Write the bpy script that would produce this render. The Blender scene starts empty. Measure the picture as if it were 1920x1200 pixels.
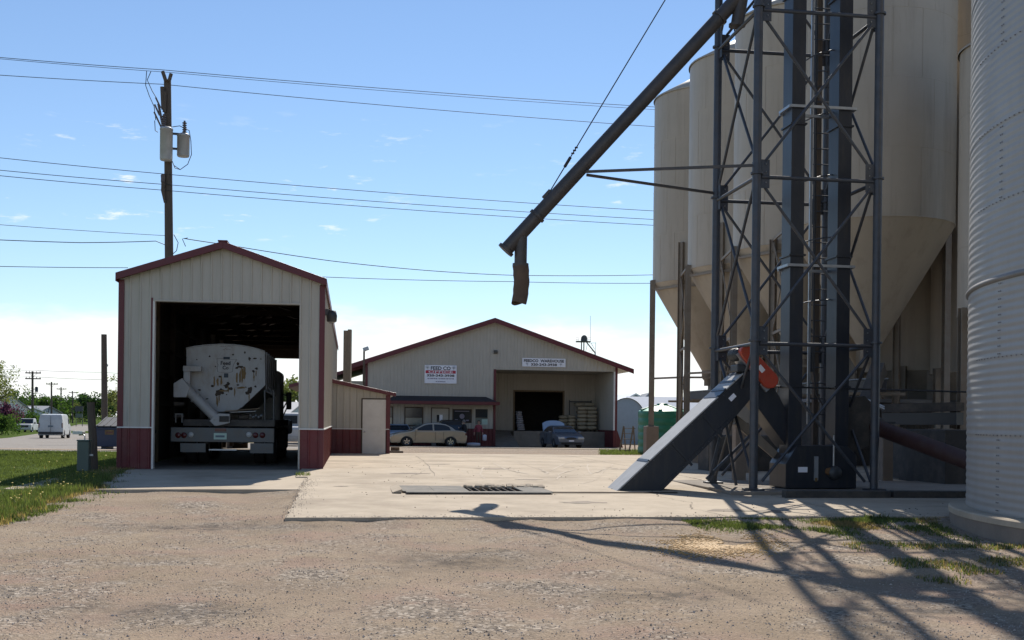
import bpy, bmesh, math, random
from mathutils import Vector, Matrix, noise
random.seed(11)
RAD = math.radians
SC = bpy.context.scene
COL = SC.collection

# ---------------------------------------------------------------- camera
EYE = 1.5
F = 2150.0            # focal length in photograph pixels (1920 wide)
CX, CY = 960.0, 789.0  # principal point
ROLL = RAD(0.68)
cam = bpy.data.cameras.new('camera')
cam.sensor_width = 36.0
cam.lens = F / 1920.0 * 36.0
cam.shift_y = (CY - 600.0) / 1920.0
cam.clip_start = 0.1
cam.clip_end = 6000.0
camo = bpy.data.objects.new('camera', cam)
COL.objects.link(camo)
cr, sr = math.cos(ROLL), math.sin(ROLL)
camo.matrix_world = Matrix(((cr, -sr, 0, 0), (0, 0, -1, 0), (sr, cr, 0, EYE), (0, 0, 0, 1)))
SC.camera = camo

# ---------------------------------------------------------------- sky
SUN_ELEV, SUN_AZ = RAD(41.0), RAD(6.3)     # azimuth from +Y towards +X
world = bpy.data.worlds.new('World')
SC.world = world
world.use_nodes = True
nt = world.node_tree
nt.nodes.clear()
def wn(t, **kw):
    n = nt.nodes.new(t)
    for k, v in kw.items():
        setattr(n, k, v)
    return n
def wmath(op, a, b=None, c=None, clamp=False):
    n = wn('ShaderNodeMath', operation=op, use_clamp=clamp)
    for i, x in enumerate((a, b, c)):
        if x is None: continue
        if isinstance(x, (int, float)): n.inputs[i].default_value = x
        else: nt.links.new(x, n.inputs[i])
    return n.outputs[0]
sky = wn('ShaderNodeTexSky', sky_type='NISHITA')
sky.sun_disc = False
sky.sun_elevation = SUN_ELEV
sky.sun_rotation = SUN_AZ
sky.altitude = 0
sky.air_density = 1.0
sky.dust_density = 0.0
sky.ozone_density = 2.0
tc = wn('ShaderNodeTexCoord')
sep = wn('ShaderNodeSeparateXYZ')
nt.links.new(tc.outputs['Generated'], sep.inputs[0])
zz = sep.outputs[2]
def wnoise(scale, detail, rough, sx, sy, sz):
    m = wn('ShaderNodeMapping')
    m.inputs['Scale'].default_value = (sx, sy, sz)
    nt.links.new(tc.outputs['Generated'], m.inputs[0])
    n = wn('ShaderNodeTexNoise')
    n.inputs['Scale'].default_value = scale
    n.inputs['Detail'].default_value = detail
    n.inputs['Roughness'].default_value = rough
    nt.links.new(m.outputs[0], n.inputs['Vector'])
    return n.outputs['Fac']
def smooth(x, a, b):
    n = wn('ShaderNodeMapRange', interpolation_type='SMOOTHSTEP')
    nt.links.new(x, n.inputs['Value'])
    n.inputs['From Min'].default_value = a
    n.inputs['From Max'].default_value = b
    return n.outputs['Result']
# low cloud bank along the horizon
n1 = wnoise(5.0, 6, 0.6, 1, 1, 3.2)
top = wmath('ADD', zz, wmath('MULTIPLY', wmath('SUBTRACT', n1, 0.5), -0.085))
bank = smooth(top, 0.096, 0.070)
n2 = wnoise(7.0, 8, 0.62, 1, 1, 5.0)
holes = smooth(n2, 0.36, 0.55)
bank = wmath('MULTIPLY', bank, wmath('ADD', wmath('MULTIPLY', holes, 0.50), 0.50))
# scattered small wisps higher up
n3 = wnoise(24.0, 8, 0.60, 1, 1, 4.6)
n4 = wnoise(2.6, 2, 0.5, 1, 1, 2.2)
wisp = wmath('MULTIPLY', smooth(n3, 0.595, 0.74), smooth(n4, 0.42, 0.56))
band = wmath('MULTIPLY', smooth(zz, 0.135, 0.17), smooth(zz, 0.26, 0.22))
wisp = wmath('MULTIPLY', wmath('MULTIPLY', wisp, band), 0.85)
cl = wmath('ADD', bank, wisp, clamp=True)
tint = wn('ShaderNodeMixRGB', blend_type='MULTIPLY')
tint.inputs[0].default_value = 1.0
nt.links.new(sky.outputs[0], tint.inputs[1])
tint.inputs[2].default_value = (1.04, 1.09, 1.17, 1)
mixc = wn('ShaderNodeMixRGB')
nt.links.new(cl, mixc.inputs[0])
nt.links.new(tint.outputs[0], mixc.inputs[1])
mixc.inputs[2].default_value = (10.6, 10.7, 10.7, 1)
bg = wn('ShaderNodeBackground')
SKY_STRENGTH = 0.087
bg.inputs[1].default_value = SKY_STRENGTH
nt.links.new(mixc.outputs[0], bg.inputs[0])
wo = wn('ShaderNodeOutputWorld')
nt.links.new(bg.outputs[0], wo.inputs[0])

# ---------------------------------------------------------------- sun
sun = bpy.data.lights.new('sun', 'SUN')
sun.energy = 4.6
sun.angle = RAD(0.53)
sun.color = (1.0, 0.935, 0.84)
suno = bpy.data.objects.new('sun', sun)
COL.objects.link(suno)
sdir = Vector((math.sin(SUN_AZ) * math.cos(SUN_ELEV), math.cos(SUN_AZ) * math.cos(SUN_ELEV), math.sin(SUN_ELEV)))
suno.rotation_euler = sdir.to_track_quat('Z', 'Y').to_euler()
suno.location = sdir * 200

vs = SC.view_settings
vs.view_transform = 'Standard'
vs.look = 'None'
vs.exposure = 0.3
vs.gamma = 1.0
vs.use_curve_mapping = False
SC.cycles.max_bounces = 8
SC.cycles.diffuse_bounces = 4
SC.cycles.glossy_bounces = 3
SC.cycles.transparent_max_bounces = 6
SC.cycles.use_denoising = True

# ---------------------------------------------------------------- terrain heights and measuring helpers
GP = [(-60, 0.0), (9, 0.0), (15.6, 0.10), (27, 0.26), (40, 0.26), (66, -0.10), (100, -0.5), (160, -0.9), (400, -1.0), (9000, -1.0)]
def interp(tab, x):
    if x <= tab[0][0]: return tab[0][1]
    for (a, va), (b, vb) in zip(tab, tab[1:]):
        if x <= b:
            return va + (vb - va) * (x - a) / (b - a)
    return tab[-1][1]
def G(y): return interp(GP, y)
def at(px, py, D):
    """world point seen at photograph pixel (px,py) at depth D"""
    xc, yc = (px - CX) / F * D, (CY - py) / F * D
    return Vector((xc * cr - yc * sr, D, EYE + xc * sr + yc * cr))
def gr(px, py):
    D = 20.0
    for _ in range(60):
        p = at(px, py, 1.0)
        s = (EYE - G(D)) / max(1e-5, EYE - p.z)
        D = 0.5 * D + 0.5 * s
    q = at(px, py, D)
    return Vector((q.x, D, G(D)))
def gp(x, y, dz=0.0): return Vector((x, y, G(y) + dz))

# ---------------------------------------------------------------- materials
M = {}
def mat(name, col, rough=0.6, metal=0.0, var=0.12, scale=3.0, bump=0.0, bscale=40.0, rnd=0.0,
        dirt=None, damt=0.5, dscale=2.0, dstretch=(1, 1, 1), dlo=0.45, dhi=0.7, spec=0.5, island=0.0, stretch=(1, 1, 1), emit=None):
    m = bpy.data.materials.new(name)
    m.use_nodes = True
    t = m.node_tree
    b = t.nodes['Principled BSDF']
    L = t.links.new
    def N(ty, **kw):
        n = t.nodes.new(ty)
        for k, v in kw.items(): setattr(n, k, v)
        return n
    tcn = N('ShaderNodeTexCoord')
    mp = N('ShaderNodeMapping')
    mp.inputs['Scale'].default_value = stretch
    L(tcn.outputs['Object'], mp.inputs[0])
    nz = N('ShaderNodeTexNoise')
    nz.inputs['Scale'].default_value = scale
    nz.inputs['Detail'].default_value = 6
    nz.inputs['Roughness'].default_value = 0.65
    L(mp.outputs[0], nz.inputs['Vector'])
    mr = N('ShaderNodeMapRange')
    L(nz.outputs['Fac'], mr.inputs['Value'])
    mr.inputs['From Min'].default_value = 0.25; mr.inputs['From Max'].default_value = 0.75
    mr.inputs['To Min'].default_value = 1 - var; mr.inputs['To Max'].default_value = 1 + var
    val = mr.outputs[0]
    def mul(a, bb):
        n = N('ShaderNodeMath', operation='MULTIPLY')
        L(a, n.inputs[0]); L(bb, n.inputs[1]); return n.outputs[0]
    if rnd or island:
        src = N('ShaderNodeObjectInfo').outputs['Random'] if rnd else N('ShaderNodeNewGeometry').outputs['Random Per Island']
        r = N('ShaderNodeMapRange')
        L(src, r.inputs['Value'])
        q = rnd or island
        r.inputs['To Min'].default_value = 1 - q; r.inputs['To Max'].default_value = 1 + q
        val = mul(val, r.outputs[0])
    vm = N('ShaderNodeVectorMath', operation='SCALE')
    vm.inputs[0].default_value = col[:3]
    L(val, vm.inputs['Scale'])
    cur = vm.outputs[0]
    if dirt is not None:
        mp2 = N('ShaderNodeMapping')
        mp2.inputs['Scale'].default_value = dstretch
        L(tcn.outputs['Object'], mp2.inputs[0])
        n2 = N('ShaderNodeTexNoise')
        n2.inputs['Scale'].default_value = dscale
        n2.inputs['Detail'].default_value = 7
        n2.inputs['Roughness'].default_value = 0.7
        L(mp2.outputs[0], n2.inputs['Vector'])
        r2 = N('ShaderNodeMapRange')
        L(n2.outputs['Fac'], r2.inputs['Value'])
        r2.inputs['From Min'].default_value = dlo; r2.inputs['From Max'].default_value = dhi
        r2.inputs['To Max'].default_value = damt
        mx = N('ShaderNodeMixRGB')
        L(r2.outputs[0], mx.inputs[0]); L(cur, mx.inputs[1])
        mx.inputs[2].default_value = (*dirt[:3], 1)
        cur = mx.outputs[0]
    L(cur, b.inputs['Base Color'])
    b.inputs['Roughness'].default_value = rough
    b.inputs['Metallic'].default_value = metal
    b.inputs['Specular IOR Level'].default_value = spec
    if bump:
        nb = N('ShaderNodeTexNoise')
        nb.inputs['Scale'].default_value = bscale
        nb.inputs['Detail'].default_value = 4
        L(tcn.outputs['Object'], nb.inputs['Vector'])
        bp = N('ShaderNodeBump')
        bp.inputs['Strength'].default_value = min(1.0, bump)
        bp.inputs['Distance'].default_value = 0.02
        L(nb.outputs['Fac'], bp.inputs['Height'])
        L(bp.outputs[0], b.inputs['Normal'])
    if emit:
        b.inputs['Emission Color'].default_value = (*emit, 1); b.inputs['Emission Strength'].default_value = 1
    M[name] = m
    return m

def leafy(name, col, isl=0.35, trans=0.45):
    """thin leaves: light shines through them"""
    m = mat(name, col, 0.6, var=0.2, island=isl, spec=0.25)
    t = m.node_tree; b = t.nodes['Principled BSDF']
    src = b.inputs['Base Color'].links[0].from_socket
    tr_ = t.nodes.new('ShaderNodeBsdfTranslucent'); mx = t.nodes.new('ShaderNodeMixShader')
    mx.inputs[0].default_value = trans
    br = t.nodes.new('ShaderNodeVectorMath'); br.operation = 'MULTIPLY'; br.inputs[1].default_value = (1.5, 1.5, 0.9)
    t.links.new(src, br.inputs[0]); t.links.new(br.outputs[0], tr_.inputs[0])
    t.links.new(b.outputs[0], mx.inputs[1]); t.links.new(tr_.outputs[0], mx.inputs[2])
    t.links.new(mx.outputs[0], t.nodes['Material Output'].inputs[0])

# ---------------------------------------------------------------- mesh builder
class MB:
    def __init__(s): s.v, s.f, s.sm = [], [], []
    def add(s, vs, fs, smooth=False):
        o = len(s.v)
        s.v += [tuple(v) for v in vs]
        s.f += [tuple(i + o for i in f) for f in fs]
        s.sm += [smooth] * len(fs)
        return s
    def box(s, x0, x1, y0, y1, z0, z1):
        vs = [(x, y, z) for z in (z0, z1) for y in (y0, y1) for x in (x0, x1)]
        return s.add(vs, [(0, 2, 3, 1), (4, 5, 7, 6), (0, 1, 5, 4), (2, 6, 7, 3), (0, 4, 6, 2), (1, 3, 7, 5)])
    def obox(s, c, a, b, d):
        c, a, b, d = Vector(c), Vector(a), Vector(b), Vector(d)
        if a.cross(b).dot(d) < 0: a = -a
        vs = [c + a * i + b * j + d * k for k in (-1, 1) for j in (-1, 1) for i in (-1, 1)]
        return s.add(vs, [(0, 2, 3, 1), (4, 5, 7, 6), (0, 1, 5, 4), (2, 6, 7, 3), (0, 4, 6, 2), (1, 3, 7, 5)])
    def bar(s, p, q, w, h, up=(0, 0, 1)):
        p, q, up = Vector(p), Vector(q), Vector(up)
        d = (q - p)
        n = d.normalized()
        x = n.cross(up)
        if x.length < 1e-4: x = n.cross(Vector((0, 1, 0)))
        x.normalize()
        y = x.cross(n).normalized()
        return s.obox((p + q) / 2, d / 2, x * w / 2, y * h / 2)
    def tube(s, p, q, r, r2=None, n=10, cap=True):
        p, q = Vector(p), Vector(q)
        r2 = r if r2 is None else r2
        d = (q - p).normalized()
        x = d.orthogonal().normalized(); y = d.cross(x)
        ring = [(math.cos(2 * math.pi * i / n), math.sin(2 * math.pi * i / n)) for i in range(n)]
        vs = [p + (x * a + y * b) * r for a, b in ring] + [q + (x * a + y * b) * r2 for a, b in ring]
        s.add(vs, [(i, (i + 1) % n, n + (i + 1) % n, n + i) for i in range(n)], True)
        if cap:
            s.add(vs[:n], [tuple(range(n))[::-1]]); s.add(vs[n:], [tuple(range(n))])
        return s
    def pipe(s, pts, r, n=6, cap=True):
        pts = [Vector(p) for p in pts]
        rs = r if isinstance(r, (list, tuple)) else [r] * len(pts)
        t = (pts[1] - pts[0]).normalized()
        x = t.orthogonal().normalized()
        vs = []
        for i, p in enumerate(pts):
            a = pts[max(0, i - 1)]; b = pts[min(len(pts) - 1, i + 1)]
            t = (b - a).normalized()
            x = (x - t * x.dot(t)).normalized(); y = t.cross(x)
            vs += [p + (x * math.cos(2 * math.pi * k / n) + y * math.sin(2 * math.pi * k / n)) * rs[i] for k in range(n)]
        fs = [(i * n + k, i * n + (k + 1) % n, (i + 1) * n + (k + 1) % n, (i + 1) * n + k) for i in range(len(pts) - 1) for k in range(n)]
        s.add(vs, fs, True)
        if cap:
            s.add(vs[:n], [tuple(range(n))[::-1]]); s.add(vs[-n:], [tuple(range(n))])
        return s
    def lathe(s, prof, c=(0, 0, 0), n=32, smooth=True, axis='z', a0=0.0, a1=None):
        full = a1 is None
        a1 = a0 + 2 * math.pi if full else a1
        m = n if full else n + 1
        vs = []
        for r, z in prof:
            for i in range(m):
                a = a0 + (a1 - a0) * i / n
                p = (r * math.cos(a), r * math.sin(a), z)
                if axis == 'y': p = (p[0], p[2], -p[1])
                if axis == 'x': p = (p[2], p[0], p[1])
                vs.append((p[0] + c[0], p[1] + c[1], p[2] + c[2]))
        fs = []
        for j in range(len(prof) - 1):
            for i in range(n):
                k = (i + 1) % m
                fs.append((j * m + i, j * m + k, (j + 1) * m + k, (j + 1) * m + i))
        return s.add(vs, fs, smooth)
    def prism(s, poly, o, u, v, w):
        """extrude 2D polygon (in u,v from o) along vector w"""
        o, u, v, w = Vector(o), Vector(u), Vector(v), Vector(w)
        a = [o + u * x + v * y for x, y in poly]
        n = len(a)
        area = sum(poly[i][0] * poly[(i + 1) % n][1] - poly[(i + 1) % n][0] * poly[i][1] for i in range(n))
        flip = (u.cross(v).dot(w) > 0) == (area > 0)
        vs = a + [p + w for p in a]
        fs = [tuple(range(n)), tuple(range(n, 2 * n))[::-1]]
        fs += [(i, n + i, n + (i + 1) % n, (i + 1) % n) for i in range(n)]
        if flip: fs = [f[::-1] for f in fs]
        return s.add(vs, fs)
    def mesh(s, name):
        me = bpy.data.meshes.new(name)
        me.from_pydata(s.v, [], s.f)
        me.polygons.foreach_set('use_smooth', s.sm)
        me.update()
        return me
    def build(s, name, m, parent=None, bev=0.0, seg=2):
        o = bpy.data.objects.new(name, s.mesh(name))
        o.data.materials.append(M[m] if isinstance(m, str) else m)
        COL.objects.link(o)
        if parent is not None: o.parent = parent
        if bev:
            b = o.modifiers.new('bevel', 'BEVEL')
            b.width = bev; b.segments = seg; b.limit_method = 'ANGLE'; b.angle_limit = RAD(40)
        return o

def tag(o, label, cat, group=None, kind=None):
    if label: o['label'] = label
    if cat: o['category'] = cat
    if group: o['group'] = group
    if kind: o['kind'] = kind
    return o
def struct(o):
    o['kind'] = 'structure'; return o
def thing(name, label, cat, loc=(0, 0, 0), rz=0.0, group=None):
    o = bpy.data.objects.new(name, None)
    o.empty_display_size = 0.2
    COL.objects.link(o)
    o.location = loc; o.rotation_euler = (0, 0, rz)
    return tag(o, label, cat, group)
def copy_tree(o, parent=None):
    c = o.copy(); COL.objects.link(c); c.parent = parent
    for ch in list(o.children): copy_tree(ch, c)
    return c
def text(txt, w, h, m, parent, loc, name='lettering', bold=0.0, rot=None, align=True):
    """flat lettering in the x-z plane facing -y, centred on loc, fitted to w x h"""
    cu = bpy.data.curves.new(name, 'FONT')
    cu.body = txt; cu.extrude = 0.006; cu.offset = bold; cu.resolution_u = 3
    cu.align_x = 'CENTER'
    ob = bpy.data.objects.new(name, cu)
    COL.objects.link(ob)
    dg = bpy.context.evaluated_depsgraph_get()
    me = bpy.data.meshes.new_from_object(ob.evaluated_get(dg))
    bpy.data.objects.remove(ob); bpy.data.curves.remove(cu)
    xs = [v.co.x for v in me.vertices]; ys = [v.co.y for v in me.vertices]
    x0, x1, y0, y1 = min(xs), max(xs), min(ys), max(ys)
    for v in me.vertices:
        x = (v.co.x - (x0 + x1) / 2) / (x1 - x0) * w
        z = (v.co.y - (y0 + y1) / 2) / (y1 - y0) * h
        v.co = (x, -v.co.z, z)
    me.materials.clear(); me.materials.append(M[m])
    o = bpy.data.objects.new(name, me)
    COL.objects.link(o); o.parent = parent; o.location = loc
    if rot: o.rotation_euler = rot
    return o
def ribs(u0, u1, bot, top, pitch=0.2286, panel=0.9144, depth=0.02, phase=0.0):
    """ribbed steel sheet between u0 and u1; bot/top are functions or tables of u; yields one (verts, faces) per panel as (u, out, v)"""
    fb = bot if callable(bot) else (lambda u: interp(bot, u)) if isinstance(bot, list) else (lambda u: bot)
    ft = top if callable(top) else (lambda u: interp(top, u)) if isinstance(top, list) else (lambda u: top)
    brk = []
    for t in (bot, top):
        if isinstance(t, list): brk += [a for a, _ in t]
    k = math.floor((u0 - phase) / panel)
    a = phase + k * panel
    idx = 0
    while a < u1 - 1e-6:
        b = a + panel
        lo, hi = max(a, u0), min(b, u1)
        if hi - lo > 0.01:
            lift = 0.0022 * (k % 2)
            us = []
            j = 0
            while a + j * pitch <= b + 1e-6:
                c = a + j * pitch
                us += [(c - 0.034, 0), (c - 0.014, depth), (c + 0.014, depth), (c + 0.034, 0)]
                j += 1
            us = [(u, d) for u, d in us if lo < u < hi]
            def dep(u):
                r = abs((u - a + pitch / 2) % pitch - pitch / 2)
                return depth * max(0.0, min(1.0, (0.034 - r) / 0.02))
            us += [(u, dep(u)) for u in [lo, hi] + [x for x in brk if lo < x < hi]]
            us = sorted(set((round(u, 4), round(d, 5)) for u, d in us))
            vs, fs = [], []
            for u, d in us:
                vs += [(u, d + lift, fb(u)), (u, d + lift, ft(u))]
            for i in range(len(us) - 1):
                fs.append((2 * i, 2 * i + 2, 2 * i + 3, 2 * i + 1))
            yield vs, fs
        a = b; k += 1
def sheet(parent, name, m, org, ud, out, vd, u0, u1, bot, top, **kw):
    org, ud, out, vd = Vector(org), Vector(ud), Vector(out), Vector(vd)
    for vs, fs in ribs(u0, u1, bot, top, **kw):
        mb = MB()
        pts = [org + ud * a + out * b + vd * c for a, b, c in vs]
        if ud.cross(vd).dot(out) < 0: fs = [f[::-1] for f in fs]
        # give the sheet a thickness so that it is closed at its edges
        n = len(pts)
        back = [p - out * 0.003 for p in pts]
        mb.add(pts, fs)
        mb.add(back, [f[::-1] for f in fs])
        mb.build(name, m, parent)
def strip(left, right, ys, dz, nx=1):
    """ground-hugging sheet between x=left(y) and x=right(y)"""
    mb = MB(); vs = []; fs = []
    for y in ys:
        l, r = left(y), right(y)
        for i in range(nx + 1):
            vs.append((l + (r - l) * i / nx, y, G(y) + dz))
    m = nx + 1
    for j in range(len(ys) - 1):
        for i in range(nx):
            fs.append((j * m + i, j * m + i + 1, (j + 1) * m + i + 1, (j + 1) * m + i))
    mb.add(vs, fs)
    return mb
def frange(a, b, n): return [a + (b - a) * i / n for i in range(n + 1)]
TH = RAD(8.0)                      # the yard is laid out on a grid turned by 8 degrees
GA = Vector((math.cos(TH), math.sin(TH), 0)); GB = Vector((-math.sin(TH), math.cos(TH), 0))

# ---------------------------------------------------------------- palette
mat('cream_steel', (0.46, 0.427, 0.365), 0.45, var=0.05, scale=1.2, rnd=0.03, dirt=(0.30, 0.27, 0.21), damt=0.30, dscale=1.5, dstretch=(6, 6, 0.6))
mat('red_steel', (0.135, 0.016, 0.020), 0.5, var=0.10, rnd=0.04, dirt=(0.22, 0.12, 0.09), damt=0.25, dscale=2.5)
mat('red_trim', (0.115, 0.012, 0.018), 0.45, var=0.08, dirt=(0.10, 0.04, 0.04), damt=0.3)
mat('white_paint', (0.74, 0.73, 0.70), 0.5, var=0.05, dirt=(0.35, 0.32, 0.27), damt=0.3)
mat('truck_white', (0.37, 0.372, 0.365), 0.45, var=0.08, dirt=(0.22, 0.16, 0.09), damt=0.55, dscale=2.2, dstretch=(1.6, 1.6, .8), dlo=0.48, dhi=.72)
mat('door_white', (0.70, 0.675, 0.63), 0.5, var=0.04, dirt=(0.35, 0.31, 0.26), damt=0.25)
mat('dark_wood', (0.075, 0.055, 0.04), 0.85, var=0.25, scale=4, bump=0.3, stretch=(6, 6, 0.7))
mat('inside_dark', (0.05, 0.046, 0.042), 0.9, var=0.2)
mat('pole_wood', (0.10, 0.078, 0.06), 0.9, var=0.30, scale=5, bump=0.5, stretch=(8, 8, 0.6))
mat('old_wood', (0.21, 0.16, 0.105), 0.85, var=0.30, scale=5, bump=0.4, stretch=(5, 5, 1))
mat('shingle', (0.035, 0.03, 0.032), 0.9, var=0.25, scale=12, bump=0.4)
mat('tower_steel', (0.07, 0.08, 0.096), 0.5, 0.55, var=0.18, scale=5, dirt=(0.16, 0.11, 0.08), damt=0.25, dscale=6)
mat('galv', (0.38, 0.40, 0.42), 0.40, 0.75, var=0.14, scale=6)
mat('casing', (0.022, 0.026, 0.035), 0.4, 0.15, var=0.2, scale=2, dirt=(0.07, 0.06, 0.05), damt=0.35, dscale=3, dstretch=(3, 3, .5))
mat('casing_light', (0.22, 0.26, 0.31), 0.45, 0.55, var=0.12, dirt=(0.30, 0.28, 0.25), damt=0.3, dscale=4)
mat('conveyor_cover', (0.42, 0.42, 0.41), 0.55, 0.0, var=0.08, dirt=(0.25, 0.24, 0.22), damt=0.4, dscale=4)
mat('shaded_tan', (0.16, 0.135, 0.105), 0.7, var=0.12, scale=1.0)  # cream darkened so the added building behind the bins reads as shade
mat('bin_cream', (0.43, 0.375, 0.298), 0.5, var=0.07, scale=0.8, rnd=0.04, dirt=(0.19, 0.145, 0.10), damt=0.42, dscale=1.0, dstretch=(2.5, 2.5, 0.25), dlo=0.5, dhi=0.75)
mat('bin_post', (0.25, 0.215, 0.17), 0.55, var=0.10, dirt=(0.18, 0.10, 0.06), damt=0.4, dscale=4)
mat('corrugated', (0.37, 0.36, 0.34), 0.48, 0.1, var=0.06, scale=1.5, dirt=(0.28, 0.25, 0.22), damt=0.30, dscale=1.3, dstretch=(2, 2, .5))
mat('bolt_dark', (0.26, 0.25, 0.24), 0.6, 0.4)
mat('concrete', (0.485, 0.405, 0.305), 0.88, spec=0.2, var=0.13, scale=1.6, bump=0.2, bscale=60, dirt=(0.26, 0.205, 0.15), damt=0.75, dscale=0.55, dlo=0.46, dhi=0.72)
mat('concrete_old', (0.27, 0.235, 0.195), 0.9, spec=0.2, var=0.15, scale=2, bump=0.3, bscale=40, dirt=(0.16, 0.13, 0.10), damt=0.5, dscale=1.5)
mat('pier', (0.25, 0.205, 0.165), 0.9, var=0.14, scale=3, bump=0.35, bscale=30, dirt=(0.20, 0.16, 0.12), damt=0.5, dscale=2.5)
mat('black', (0.02, 0.02, 0.022), 0.5, var=0.1)
mat('rubber', (0.028, 0.028, 0.028), 0.85, var=0.2)
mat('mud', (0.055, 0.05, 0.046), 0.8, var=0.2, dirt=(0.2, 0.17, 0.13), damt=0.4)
mat('bumper_steel', (0.12, 0.125, 0.125), 0.5, 0.3, var=0.12, dirt=(0.16, 0.12, 0.08), damt=0.5, dscale=5)
mat('rust', (0.16, 0.085, 0.035), 0.9, var=0.35, scale=8, bump=0.4)
mat('rust_dark', (0.055, 0.04, 0.03), 0.9, var=0.4, scale=8, bump=0.3)
mat('rust_yellow', (0.20, 0.13, 0.055), 0.85, var=0.4, scale=7)
mat('guard_red', (0.46, 0.052, 0.022), 0.5, var=0.15, scale=6, dirt=(0.22, 0.10, 0.06), damt=0.4, dscale=7)
mat('lamp_red', (0.09, 0.014, 0.014), 0.25, var=0.05)
mat('lamp_clear', (0.5, 0.5, 0.48), 0.15, var=0.05)
mat('plate', (0.45, 0.60, 0.52), 0.5, var=0.1)
mat('glass', (0.03, 0.036, 0.042), 0.08, 0.0, var=0.05, spec=0.45)
mat('pane_pale', (0.16, 0.19, 0.17), 0.10, var=0.2, spec=0.8)
mat('chrome', (0.60, 0.61, 0.62), 0.2, 0.9, var=0.05)
mat('gold_paint', (0.46, 0.40, 0.305), 0.24, 0.45, var=0.03, spec=0.7)
mat('grey_paint', (0.16, 0.18, 0.21), 0.28, 0.35, var=0.03, spec=0.7)
mat('blue_paint', (0.36, 0.44, 0.54), 0.3, 0.2, var=0.03, spec=0.7)
mat('dark_paint', (0.045, 0.05, 0.05), 0.25, 0.2, var=0.03, spec=0.7)
mat('van_white', (0.52, 0.53, 0.53), 0.4, var=0.04, dirt=(0.36, 0.33, 0.30), damt=0.4, dscale=2)
mat('dumpster_blue', (0.018, 0.032, 0.075), 0.5, var=0.15, dirt=(0.10, 0.08, 0.07), damt=0.3, dscale=3)
mat('lid_black', (0.035, 0.037, 0.042), 0.6, var=0.2)
mat('green_box', (0.085, 0.115, 0.095), 0.5, var=0.08)
mat('tank_green', (0.022, 0.20, 0.115), 0.42, var=0.10, scale=2, dirt=(0.06, 0.20, 0.13), damt=0.3)
mat('tank_lid', (0.10, 0.46, 0.31), 0.42, var=0.08)
mat('transformer', (0.40, 0.41, 0.42), 0.45, 0.2, var=0.06, dirt=(0.2, 0.17, 0.14), damt=0.3)
mat('porcelain', (0.10, 0.07, 0.06), 0.3, var=0.1)
mat('cable', (0.03, 0.03, 0.032), 0.6)
mat('shed_blue', (0.34, 0.40, 0.47), 0.5, 0.2, var=0.06)
mat('shed_rust', (0.34, 0.29, 0.20), 0.7, 0.2, var=0.25, scale=3)
mat('roof_white', (0.75, 0.76, 0.78), 0.5, var=0.04)
mat('roof_grey', (0.26, 0.27, 0.29), 0.7, var=0.1)
mat('sign_white', (0.86, 0.87, 0.92), 0.45, var=0.03)
mat('ink', (0.015, 0.03, 0.045), 0.5)
mat('ink_black', (0.015, 0.014, 0.02), 0.5)
mat('ink_soft', (0.26, 0.24, 0.32), 0.5)
mat('sign_red', (0.45, 0.02, 0.05), 0.5)
mat('wheat', (0.13, 0.17, 0.20), 0.6)
mat('bag_tan', (0.44, 0.38, 0.27), 0.75, var=0.15, rnd=0.15, scale=3, bump=0.3, bscale=12)
mat('bag_white', (0.62, 0.63, 0.70), 0.5, var=0.05, rnd=0.05)
mat('skin', (0.52, 0.31, 0.22), 0.55, var=0.05)
mat('cloth_black', (0.018, 0.018, 0.022), 0.85, var=0.2)
mat('cloth_pink', (0.30, 0.055, 0.075), 0.85, var=0.15)
mat('cloth_brown', (0.10, 0.065, 0.045), 0.85, var=0.15)
mat('cloth_navy', (0.03, 0.035, 0.055), 0.85, var=0.15)
mat('hair_dark', (0.03, 0.022, 0.016), 0.7, var=0.2)
mat('hair_grey', (0.20, 0.18, 0.16), 0.7, var=0.2)
mat('bark', (0.11, 0.085, 0.065), 0.95, var=0.3, scale=6, bump=0.5, stretch=(4, 4, 1))
leafy('leaf_spring', (0.165, 0.19, 0.07), 0.35)
leafy('leaf_green', (0.065, 0.12, 0.028), 0.35)
leafy('leaf_dark', (0.035, 0.07, 0.022), 0.35)
leafy('leaf_lilac', (0.10, 0.035, 0.085), 0.5)
leafy('grass_blade', (0.10, 0.132, 0.042), 0.45)
mat('grass_soil', (0.075, 0.11, 0.028), 0.95, spec=0.05, var=0.30, scale=1.5, bump=0.6, bscale=40, dirt=(0.19, 0.16, 0.09), damt=0.5, dscale=0.9, dlo=0.55, dhi=0.75)
leafy('weed_dry', (0.26, 0.20, 0.10), 0.3)
mat('dandelion', (0.75, 0.52, 0.03), 0.6, var=0.1)
mat('grain', (0.50, 0.30, 0.10), 0.7, var=0.2, island=0.25)
mat('asphalt', (0.30, 0.27, 0.235), 0.9, spec=0.12, var=0.10, scale=0.6, bump=0.2, dirt=(0.20, 0.17, 0.145), damt=0.5, dscale=0.25)
mat('gutter_tan', (0.38, 0.30, 0.22), 0.9, spec=0.1, var=0.2, scale=1)
mat('far_field', (0.085, 0.12, 0.035), 0.95, spec=0.0, var=0.25, scale=0.05)
mat('pebble', (0.40, 0.34, 0.29), 0.85, var=0.1, island=0.45)
mat('oil_stain', (0.23, 0.185, 0.14), 0.8, var=0.25, scale=5, spec=0.2)
mat('chalk', (0.49, 0.415, 0.325), 0.9, var=0.15, scale=10)
mat('plate_steel', (0.21, 0.20, 0.18), 0.9, 0.0, spec=0.15, var=0.25, scale=4, bump=0.2, dirt=(0.34, 0.30, 0.25), damt=0.6, dscale=3)
mat('auger_red', (0.050, 0.019, 0.016), 0.6, var=0.2, dirt=(0.06, 0.05, 0.045), damt=0.5, dscale=3)
mat('panel_grey', (0.30, 0.31, 0.32), 0.5, 0.2, var=0.05)
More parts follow.
